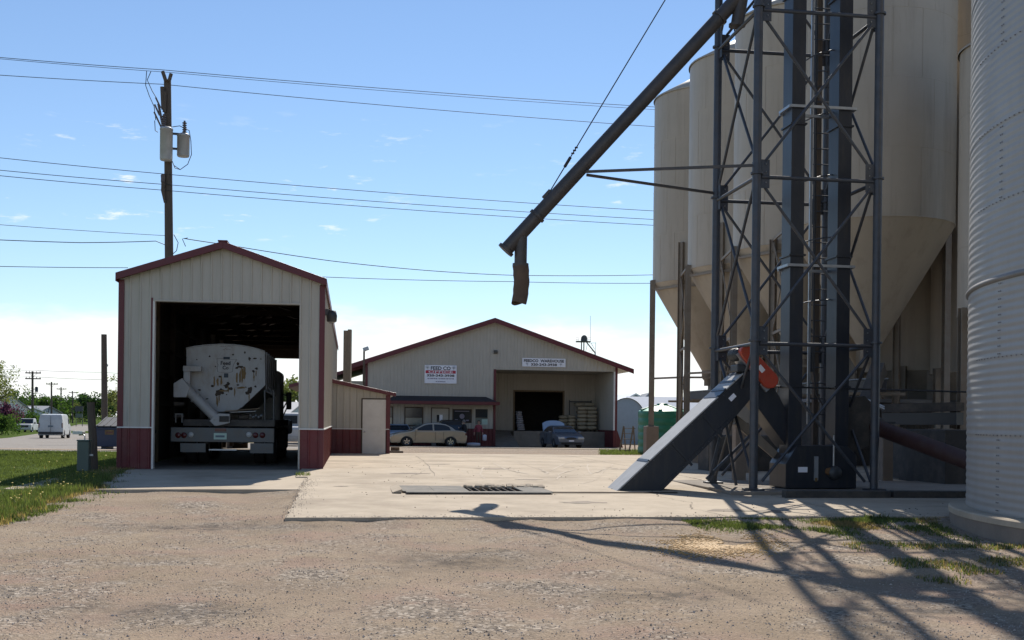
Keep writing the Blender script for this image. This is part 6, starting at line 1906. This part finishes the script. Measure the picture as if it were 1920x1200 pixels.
wire('lowest line of the middle group of three power lines', [(-140, 315, 42.5), (311, 357, 45.8), (1235, 423, 52), (2300, 487, 60)])
wire('thin service wire reaching the transformer pole from the left', [(-140, 410, 41), (314, 442, 46)], .010)
wire('thick service cable below the thin one left of the transformer pole', [(-140, 443, 41), (150, 455, 44), (292, 452, 45.8), (312, 460, 46)], .016)
wire('service cable sagging from the transformer pole to the warehouse side', [(345, 447, 46), (420, 458, 48), (620, 489, 52), (800, 507, 56), (960, 516, 60), (1235, 515, 66)], .018)
wire('low cable disappearing behind the left garage eave', [(-140, 496, 52), (240, 502, 56)], .016)
wire('low cable leaving behind the right garage eave', [(600, 519, 58), (960, 528, 62), (1235, 531, 66)], .016)

# far row of utility poles along the road
for k, (px, pyt, D, lab) in enumerate([(61, 696, 199, 'nearest pole of the far road row, with a small transformer'), (96.5, 716, 263, 'second pole of the far road row with a leaning brace'), (114.5, 726, 314, 'third pole of the far road row'), (136, 733, 371, 'fourth pole of the far road row'), (150, 738, 419, 'fifth pole of the far road row'), (158.5, 741, 467, 'last and smallest pole of the far road row')]):
    t, d = pole_at('utility_pole', 'thin utility pole with crossarm, ' + lab, px, pyt, px, D, .24, .17, group='utility poles')
    h = d.z
    arms = [h - .3, h - 1.3] if k == 0 else [h - .5]
    for z in arms:
        arm = MB().box(-1.35, 1.35, -.09, .09, z - .10, z + .10).build('crossarm', 'pole_wood', t)
        for x in (-1.2, -.6, .6, 1.2): MB().tube((x, 0, z + .06), (x, 0, z + .32), .06, n=6).build('insulator', 'porcelain', arm)
    for sg in (-1, 1): MB().bar((sg * .8, -.05, arms[0] - .02), (0, -.05, arms[0] - .7), .03, .05).build('arm_brace', 'pole_wood', t)
    if k == 0:
        MB().lathe([(0, 0), (.24, 0), (.26, .05), (.26, .85), (0, .95)], (.62, 0, h - 3.6), 14).build('transformer', 'motor_dark', t)
        MB().tube((0, 0, h - 3.1), (.6, 0, h - 3.1), .06, n=6).build('hanger', 'motor_dark', t)
    if k == 1: MB().tube((-1.6, 0, .2), (-.05, 0, h * .6), .09, n=8).build('brace_pole', 'pole_wood', t)
wire('distant power line passing over the far road poles', [(-60, 684, 150), (61, 694, 199), (192, 698, 190), (330, 705, 180)], .03)
wire('distant lower power line passing over the far road poles', [(-60, 702, 150), (61, 706, 199), (192, 712, 190), (330, 718, 180)], .03)
wire('faint wire linking the far road poles', [(70, 736, 199), (115, 743, 314), (150, 748, 419), (215, 749, 300)], .03)

# ================================================================ LEFT YARD THINGS
t, d = pole_at('wooden_pole', 'tall bare cut-off wooden pole beside the dumpster', 195, 627, 197, 60, .17, .14, cat='pole')
MB().tube(d * .72 + Vector((.14, 0, 0)), d * .74 + Vector((.2, 0, 0)), .04, n=6).build('hook', 'galv', t)
p = gr(176, 884)
t = thing('wooden_post', 'short leaning weathered wooden post at the garage corner', 'post', p)
top = at(170, 754, p.y - .05) - p
MB().pipe([(0, 0, -.2), (0, 0, .0), top * .5 + Vector((.01, 0, 0)), top], [.10, .098, .090, .082], 14).build('post', 'pole_wood', t)
p = gr(157, 887)
t = thing('utility_pedestal', 'small green metal utility pedestal beside the leaning post', 'pedestal', p, RAD(6))
MB().box(-.125, .125, -.1, .1, -.1, .70).build('box', 'green_box', t, .012)
MB().box(-.135, .135, -.11, .11, .702, .735).build('cap', 'green_box', t, .008)
MB().box(.125, .20, -.03, .03, .38, .42).build('strap', 'galv', t)
p = gr(160, 868)
t = thing('parking_sign_box', 'white flat box on a bent thin pipe behind the pedestal', 'sign', p + Vector((0, 2, 0)))
q = at(148, 811, p.y + 2) - t.location; r_ = at(159, 825, p.y + 2) - t.location
MB().box(q.x - .14, q.x + .14, -.12, .12, q.z - .05, q.z + .04).build('box', 'white_paint', t, .01)
MB().pipe([(r_.x, 0, -.1), (r_.x, 0, q.z - .10), (r_.x - .03, 0, q.z - .06), (q.x, 0, q.z - .07)], .018, 6).build('pipe', 'galv', t)
# dumpster
p = gr(190, 842)
ds = thing('dumpster', 'dark blue metal dumpster with black lids beside the garage', 'dumpster', Vector((p.x + .75, p.y + .6, p.z)), RAD(6))
mb = MB(); hs = [(-.95, .02), (-.95, .88), (-.95, .88)]
mb.prism([(-.75, .10), (.75, .10), (.75, 1.20), (-.75, .86)], (-.98, 0, 0), Y, Z, X * 2.0); mb.build('body', 'dumpster_blue', ds, .015)
for x in (-.98, 0.03): MB().add([(x + .01, -.82, .88), (x + .96, -.82, .88), (x + .96, .78, 1.235), (x + .01, .78, 1.235), (x + .01, -.82, .92), (x + .96, -.82, .92), (x + .96, .78, 1.275), (x + .01, .78, 1.275)], [(0, 3, 2, 1), (4, 5, 6, 7), (0, 1, 5, 4), (1, 2, 6, 5), (2, 3, 7, 6), (3, 0, 4, 7)]).build('lid', 'lid_black', ds, .01)
for i in range(8): MB().bar((-.9 + i * .25, -.8, .935), (-.9 + i * .25, .76, 1.285), .05, .02).build('lid_rib', 'lid_black', ds)
MB().box(-.99, 1.03, -.79, -.752, .80, .86).build('rim', 'dumpster_blue', ds, .008)
for sx in (-1.05, 1.02): MB().box(sx, sx + .07, -.5, .5, .35, .50).build('fork_pocket', 'dumpster_blue', ds)
a = MB().box(-.62, -.28, -.762, -.751, .58, .76).build('label', 'rust_yellow', ds)
MB().box(-.58, -.32, -.768, -.763, .63, .70).build('label_print', 'lamp_red', a)
text('1', .10, .30, 'sign_white', ds, (.02, -.756, .60), bold=.03)
for x in (-.7, .75): MB().box(x - .1, x + .1, -.6, .6, -.02, .099).build('skid', 'motor_dark', ds)
o = bpy.data.objects.new('litter_bag', bagme); COL.objects.link(o); o.location = Vector((p.x + .95, p.y - .2, p.z + .08)); o.scale = (.28, .16, .14)
o.data = bagme.copy(); o.data.materials.clear(); o.data.materials.append(M['guard_red']); tag(o, 'small red scrap lying before the dumpster', 'litter')
# post behind the shed, floodlight pole
p = gp(at(650, 800, 62).x, 62)
t = thing('square_post', 'tall square weathered post rising behind the lean-to shed', 'post', p)
w_ = .20; h_ = at(650, 618, 62).z - p.z
MB().box(-w_, w_ * .1, -w_, w_, -.2, h_ - .06).build('board', 'old_wood', t); MB().box(w_ * .1 + .004, w_, -w_, w_, -.2, h_).build('board', 'old_wood', t)
p = gp(at(681, 800, 60).x, 60)
t = thing('floodlight_pole', 'thin pole with a small floodlight before the warehouse left corner', 'lamp', p)
h_ = at(681, 655, 60).z - p.z
MB().tube((0, 0, -.2), (0, 0, h_), .05, n=10).build('pole', 'pole_wood', t)
MB().obox((.10, -.05, h_ + .02), (.14, 0, .05), (0, .09, 0), (-.03, 0, .09)).build('lamp_head', 'galv', t, .02)
MB().tube((0, 0, h_ - .12), (.08, -.02, h_ - .02), .025, n=6).build('arm', 'galv', t)

# ================================================================ RIGHT MIDDLE DISTANCE
tc_ = gp(at(1241, 850, 50).x, 50.0)
tnk = thing('green_tank', 'round green plastic liquid tank behind the bin piers', 'tank', tc_)
Rk = 1.03; zt = at(1241, 771, 49).z - tc_.z
prof = [(0, 0)]; z = 0
prof += [(Rk, 0)]
for i in range(6): prof += [(Rk, zt * i / 6 + .04), (Rk + .02, zt * i / 6 + .08), (Rk + .02, zt * (i + 1) / 6 - .04), (Rk, zt * (i + 1) / 6)]
MB().lathe(prof, n=48).build('wall', 'tank_green', tnk)
top_ = MB().lathe([(Rk + .01, zt + .002), (Rk * .75, zt + .13), (Rk * .35, zt + .24), (0, zt + .27)], n=48).build('lid', 'tank_lid', tnk)
MB().lathe([(.24, zt + .24), (.24, zt + .33), (.2, zt + .35), (0, zt + .36)], n=20).build('hatch', 'tank_green', top_)
for k in range(6):
    a = k * math.pi / 3 + .3; d = Vector((math.cos(a), math.sin(a), 0))
    mb = MB(); mb.bar(d * .3 + Vector((0, 0, zt + .26)), d * (Rk - .02) + Vector((0, 0, zt + .05)), .18, .08); mb.build('lid_rib', 'tank_green', top_, .02)
p = gr(1182, 848)
sl2 = thing('wooden_steps', 'leaning wooden step stand beside the green tank', 'steps', p, RAD(62))
for y in (0, .5):
    MB().bar((-.18, y, -.05), (.32, y, 1.25), .04, .10).build('stringer', 'old_wood', sl2)
    MB().bar((.62, y, -.05), (.36, y, 1.25), .04, .06).build('back_leg', 'old_wood', sl2)
for i in range(5): MB().box(-.14 + i * .105, .10 + i * .105, -.05, .55, .10 + i * .26, .13 + i * .26).build('tread', 'old_wood', sl2)
# arched sheds
def quonset(label, px, pyb, D, w, h, l, m, m2, rz=0, wall=0.0):
    p = gp(at(px, pyb, D).x, D); t = thing('arched_shed', label, 'shed', p, rz, 'sheds beyond the yard')
    arcp = [(w / 2 * math.cos(a), wall + (h - wall) * math.sin(a)) for a in frange(0, math.pi, 18)]
    poly = [(w / 2, -.4)] + arcp + [(-w / 2, -.4)]
    MB().prism(poly, (0, 0, 0), X, Z, Y * .15).build('end_wall', m, t)
    vs = []
    for y in (-.2, l):
        vs += [(x * 1.02, y, z * 1.01 + .02) for x, z in [(w / 2, -.4)] + arcp + [(-w / 2, -.4)]]
    n = len(arcp) + 2
    MB().add(vs, [(i, n + i, n + i + 1, i + 1)[::-1] for i in range(n - 1)], True).build('roof_shell', m2, t)
    MB().box(-w * .18, w * .18, -.05, -.005, -.3, h * .5).build('door', m, t)
    return t
quonset('pale blue grey arched metal shed beyond the warehouse corner', 1174, 828, 105, 3.4, 4.2, 10, 'shed_blue', 'shed_rust', RAD(-6), 2.2)
def gable(name, label, px, D, w, h, rh, l, m, mr, rz=0, cat='building', pyb=815):
    p = gp(at(px, pyb, D).x, D); t = thing(name, label, cat, p, rz)
    MB().prism([(-w / 2, -1), (w / 2, -1), (w / 2, h), (0, rh), (-w / 2, h)], (0, 0, 0), X, Z, Y * l).build('wall', m, t)
    for sx in (-1, 1):
        e = sx * (w / 2 + .4); ez = h - .4 * (rh - h) / (w / 2)
        MB().prism([(0, rh + .02), (e, ez + .02), (e, ez + .22), (0, rh + .22)], (0, -.4, 0), X, Z, Y * (l + .8)).build('roof', mr, t)
    MB().box(-w * .12, w * .12, -.06, -.004, .1, min(2.4, h * .8)).build('door', 'roof_grey', t)
    for x in (-.32, .32): MB().box(w * x - .5, w * x + .5, -.06, -.004, h * .45, h * .45 + 1.0).build('window', 'glass', t)
    return t
gable('far_shed', 'grey gabled shed rising behind the arched shed', 1190, 140, 6.0, 4.0, 5.6, 10, 'shed_blue', 'roof_white', RAD(10))
gable('far_house', 'small grey steep gabled house behind the green tank', 1216, 150, 3.6, 4.2, 6.0, 8, 'shed_blue', 'roof_grey', 0)
lb = gable('long_shed', 'long low building with a bright white roof beyond the bins', 1275, 120, 4, 3.2, 4.6, 15, 'white_paint', 'roof_white', RAD(90))
lb.location.x = at(1235, 815, 120).x; lb.location.x += 12
gable('white_roof_shed', 'white roofed shed seen under the hopper bins', 1690, 90, 8, 2.0, 2.5, 8, 'white_paint', 'roof_white', RAD(80))
gable('blue_storage_shed', 'blue grey metal building seen through the garage far opening', 560, 110, 12, 2.4, 3.4, 12, 'shed_blue', 'roof_grey', RAD(90)).location.x += 0
gable('roadside_house', 'grey roofed house behind the shrubs on the left road side', 22, 230, 9, 3.2, 6.0, 9, 'white_paint', 'roof_grey', RAD(60))
gable('roadside_store', 'low white flat-looking building behind the parked pickup', 60, 260, 14, 2.8, 4.0, 12, 'shed_blue', 'roof_white', RAD(85))
gable('distant_barn', 'distant low blue building beyond the cargo van', 92, 290, 12, 3.0, 4.6, 10, 'shed_blue', 'roof_grey', RAD(85))
# hanging street sign
p = gp(at(148, 800, 260).x, 260)
t = thing('roadside_sign', 'dark two-panel roadside sign far down the road', 'sign', p)
MB().box(-.9, .9, -.1, .1, 3.4, 4.6).build('board', 'motor_dark', t); MB().box(-.8, .8, -.1, .1, 2.0, 2.9).build('board', 'green_box', t)
for x in (-.7, .7): MB().box(x - .06, x + .06, .101, .2, -.2, 4.5).build('post', 'motor_dark', t)
# rail cars / loose lumber behind the warehouse corner
p = gr(1172, 832)
t = thing('lumber_stack', 'low stack of dark timbers on the ground beyond the warehouse corner', 'lumber', Vector((p.x - .6, p.y + 3, p.z)))
for i in range(3):
    for j in range(2): MB().box(-.2 + .02 * i, 2.4, j * .34, j * .34 + .28, i * .22, i * .22 + .18).build('timber', 'motor_dark' if i < 2 else 'old_wood', t)
p = gr(1168, 826)
t = thing('brush_pile', 'heap of orange brown scrap before the arched shed', 'scrap', Vector((p.x, p.y + 8, p.z)))
for i in range(16): MB().bar((random.uniform(-1, 1.2), random.uniform(-.3, .3), random.uniform(.1, .5)), (random.uniform(-1, 1.2), random.uniform(-.3, .3), random.uniform(.3, .9)), .12, .12).build('scrap_piece', random.choice(['grain', 'rust', 'old_wood']), t)
# far elevator head with antenna beyond the warehouse roof
ED = 130
p = gp(at(1095, 800, ED).x, ED)
fe = thing('distant_elevator', 'distant dark elevator head with platform and antenna above the warehouse roof', 'elevator', p)
def fl_(px, py): q = at(px, py, ED) - p; return Vector((q.x, 0, q.z))
a = fl_(1095, 641)
MB().prism([(a.x - .35, a.z), (a.x + .35, a.z), (a.x + .35, a.z + .25)] + [(a.x + .35 * math.cos(t_), a.z + .35 + .4 * math.sin(t_)) for t_ in frange(0, math.pi, 10)] + [(a.x - .35, a.z + .25)], (0, -.3, 0), X, Z, Y * .6).build('head', 'motor_dark', fe)
for px in (1090.3, 1094.8): q = fl_(px, 641); MB().box(q.x - .06, q.x + .06, -.1, .1, 0, q.z).build('casing', 'motor_dark', fe)
MB().box(fl_(1080, 640).x, fl_(1107, 640).x, -.8, .8, a.z - .02, a.z + .05).build('platform', 'motor_dark', fe)
mb = MB()
for px in (1080, 1084, 1102, 1107): q = fl_(px, 640); mb.tube(q, q + Vector((0, 0, .42)), .015, n=5)
for z in (.2, .42):
    mb.tube(fl_(1080, 640) + Vector((0, 0, z)), fl_(1085, 640) + Vector((0, 0, z)), .015, n=5); mb.tube(fl_(1102, 640) + Vector((0, 0, z)), fl_(1107, 640) + Vector((0, 0, z)), .015, n=5)
mb.build('railing', 'galv', fe)
MB().tube(fl_(1107, 640), fl_(1107, 592), .02, n=6).build('antenna', 'transformer', fe)
MB().tube(fl_(1100, 642), fl_(1116, 662), .07, n=6).build('spout', 'motor_dark', fe)
mb = MB()
for (p0, p1) in (((1117, 642), (1116, 668)), ((1105, 643), (1117, 643)), ((1104, 658), (1116, 658)), ((1108, 643), (1115, 655)), ((1101, 646), (1098, 660))): mb.tube(fl_(*p0), fl_(*p1), .025, n=5)
mb.build('frame', 'galv', fe)
MB().tube(fl_(1116, 660), fl_(1116, 800), .08, n=6).build('mast', 'galv', fe)

# ================================================================ TREES
def tree(name, label, loc, h, cr_, leafm, n=2500, leaf=.12, trunk=.16, base=.3, seed=1, dens=1.0, cat='tree', group='trees', bare=False, squash=1.0):
    r = random.Random(seed)
    t = thing(name, label, cat, loc, 0, group)
    mb = MB(); tips = []
    def grow(p, d, l, rad, depth):
        pts = [p]; q = p
        for k in range(4):
            d = (d + Vector((r.uniform(-.18, .18), r.uniform(-.18, .18), r.uniform(-.04, .12)))).normalized()
            q = q + d * l / 4; pts.append(q)
        mb.pipe(pts, [rad * (1 - .13 * i) for i in range(5)], 6 if depth < 2 else 4, cap=False)
        if depth >= 3: tips.append(q); return
        for k in range(r.randint(3, 4) if depth else r.randint(4, 6)):
            a = r.uniform(0, 6.28); e = r.uniform(.45, 1.0)
            nd = (d * (1 - e * .45) + Vector((math.cos(a), math.sin(a), r.uniform(-.05, .5))) * e).normalized()
            s = pts[r.randint(2, 4)]
            grow(s, nd, l * r.uniform(.55, .8), rad * .5, depth + 1)
        tips.append(q)
    if trunk > 0:
        grow(Vector((0, 0, -.2)), Vector((0, 0, 1)), h * .42, trunk, 0)
        mb.build('trunk', 'bark', t)
    # crown: clumps of leaves in an uneven volume
    lm = MB(); cl = []
    zc = h * (base + (1 - base) / 2); rz_ = h * (1 - base) / 2
    for k in range(int(34 * dens)):
        a = r.uniform(0, 6.28); u = r.uniform(-1, 1); rr_ = r.random() ** .45
        s_ = math.sqrt(1 - u * u)
        cl.append((Vector((cr_ * rr_ * s_ * math.cos(a), cr_ * rr_ * s_ * math.sin(a), zc + rz_ * rr_ * u)), r.uniform(.22, .40) * cr_ * (.7 if bare else 1)))
    if trunk > 0:
        for q in tips:
            if q.z > h * base * .8 and q.length < 1.5 * h: cl.append((q, r.uniform(.14, .26) * cr_))
    for k in range(n):
        c, rad = r.choice(cl)
        d = Vector((r.gauss(0, 1), r.gauss(0, 1), r.gauss(0, 1))).normalized() * rad * r.random() ** .4
        p_ = c + d
        if p_.z < .05: continue
        x = Vector((r.gauss(0, 1), r.gauss(0, 1), r.gauss(0, 1))).normalized(); y = x.orthogonal().normalized()
        s_ = leaf * r.uniform(.5, 1.2)
        lm.add([p_ - x * s_, p_ + y * s_ * .55, p_ + x * s_, p_ - y * s_ * .55], [(0, 1, 2, 3)])
    lm.build('crown', leafm, t)
    return t
def tr(label, px, D, h, c, m, **k):
    pos = gp(at(px, 800, D).x, D, -.1); return tree(k.pop('name', 'tree'), label, pos, h, c, m, **k)
tr('large thinly leaved tree at the left edge by the road', -16, 150, 10.0, 4.2, 'leaf_spring', n=5200, leaf=.15, seed=3, trunk=.26, bare=True, dens=.75, base=.28)
tr('pale spring tree just left of the garage beyond the dumpster', 222, 105, 6.4, 2.3, 'leaf_spring', n=3800, leaf=.12, seed=5, trunk=.15, bare=True, dens=.8, base=.15)
tr('purple flowering lilac bush at the left road side', 8, 168, 4.4, 2.6, 'leaf_lilac', n=4200, leaf=.16, seed=7, trunk=.08, base=.1, name='lilac_bush', cat='bush', group='bushes')
tr('green bush below the lilac at the left edge', 4, 120, 2.6, 2.3, 'leaf_green', n=4200, leaf=.13, seed=8, trunk=.06, base=.05, name='bush', cat='bush', group='bushes')
tr('dark green bush between lilac and pickup', 27, 178, 3.0, 1.7, 'leaf_dark', n=3000, leaf=.15, seed=9, trunk=.06, base=.05, name='bush', cat='bush', group='bushes')
tr('low rounded bush behind the parked pickup', 62, 195, 3.0, 3.0, 'leaf_green', n=3000, leaf=.2, seed=10, trunk=.06, base=.05, name='bush', cat='bush', group='bushes')
far = [(36, 330, 9, 7, 'leaf_green', 'distant tree above the grey roofed house'), (78, 320, 8, 6, 'leaf_green', 'distant round tree right of the nearest far pole'), (92, 300, 8.0, 5, 'leaf_green', 'distant tree between the two nearest far poles'), (118, 420, 9, 8, 'leaf_dark', 'low distant dark tree above the cargo van'),
       (132, 440, 10, 9, 'leaf_green', 'distant tree behind the third far pole'), (146, 420, 9, 6, 'leaf_spring', 'bright distant tree behind the roadside sign'), (160, 460, 11, 7, 'leaf_green', 'distant tree behind the last far pole'), (176, 300, 8.5, 4.5, 'leaf_dark', 'taller distant tree right of the leaning post'),
       (205, 380, 8, 9, 'leaf_dark', 'low distant trees behind the bare cut-off pole'), (545, 150, 8.2, 4.5, 'leaf_spring', 'tree seen through the far opening of the garage'), (520, 170, 7, 5, 'leaf_green', 'dark tree low in the far garage opening'),
       (1692, 120, 7.0, 4.5, 'leaf_green', 'tree glimpsed through the gap under the hopper bins'), (1500, 170, 7, 6, 'leaf_dark', 'shaded tree far behind the elevator boot'), (1345, 260, 7, 7, 'leaf_green', 'distant tree low behind the far bin posts')]
for k, (px, D, h, c, m, lab) in enumerate(far): tr(lab, px, D, h, c, m, n=2600, leaf=.20 + D * .0006, seed=30 + k, trunk=.2, base=.12)
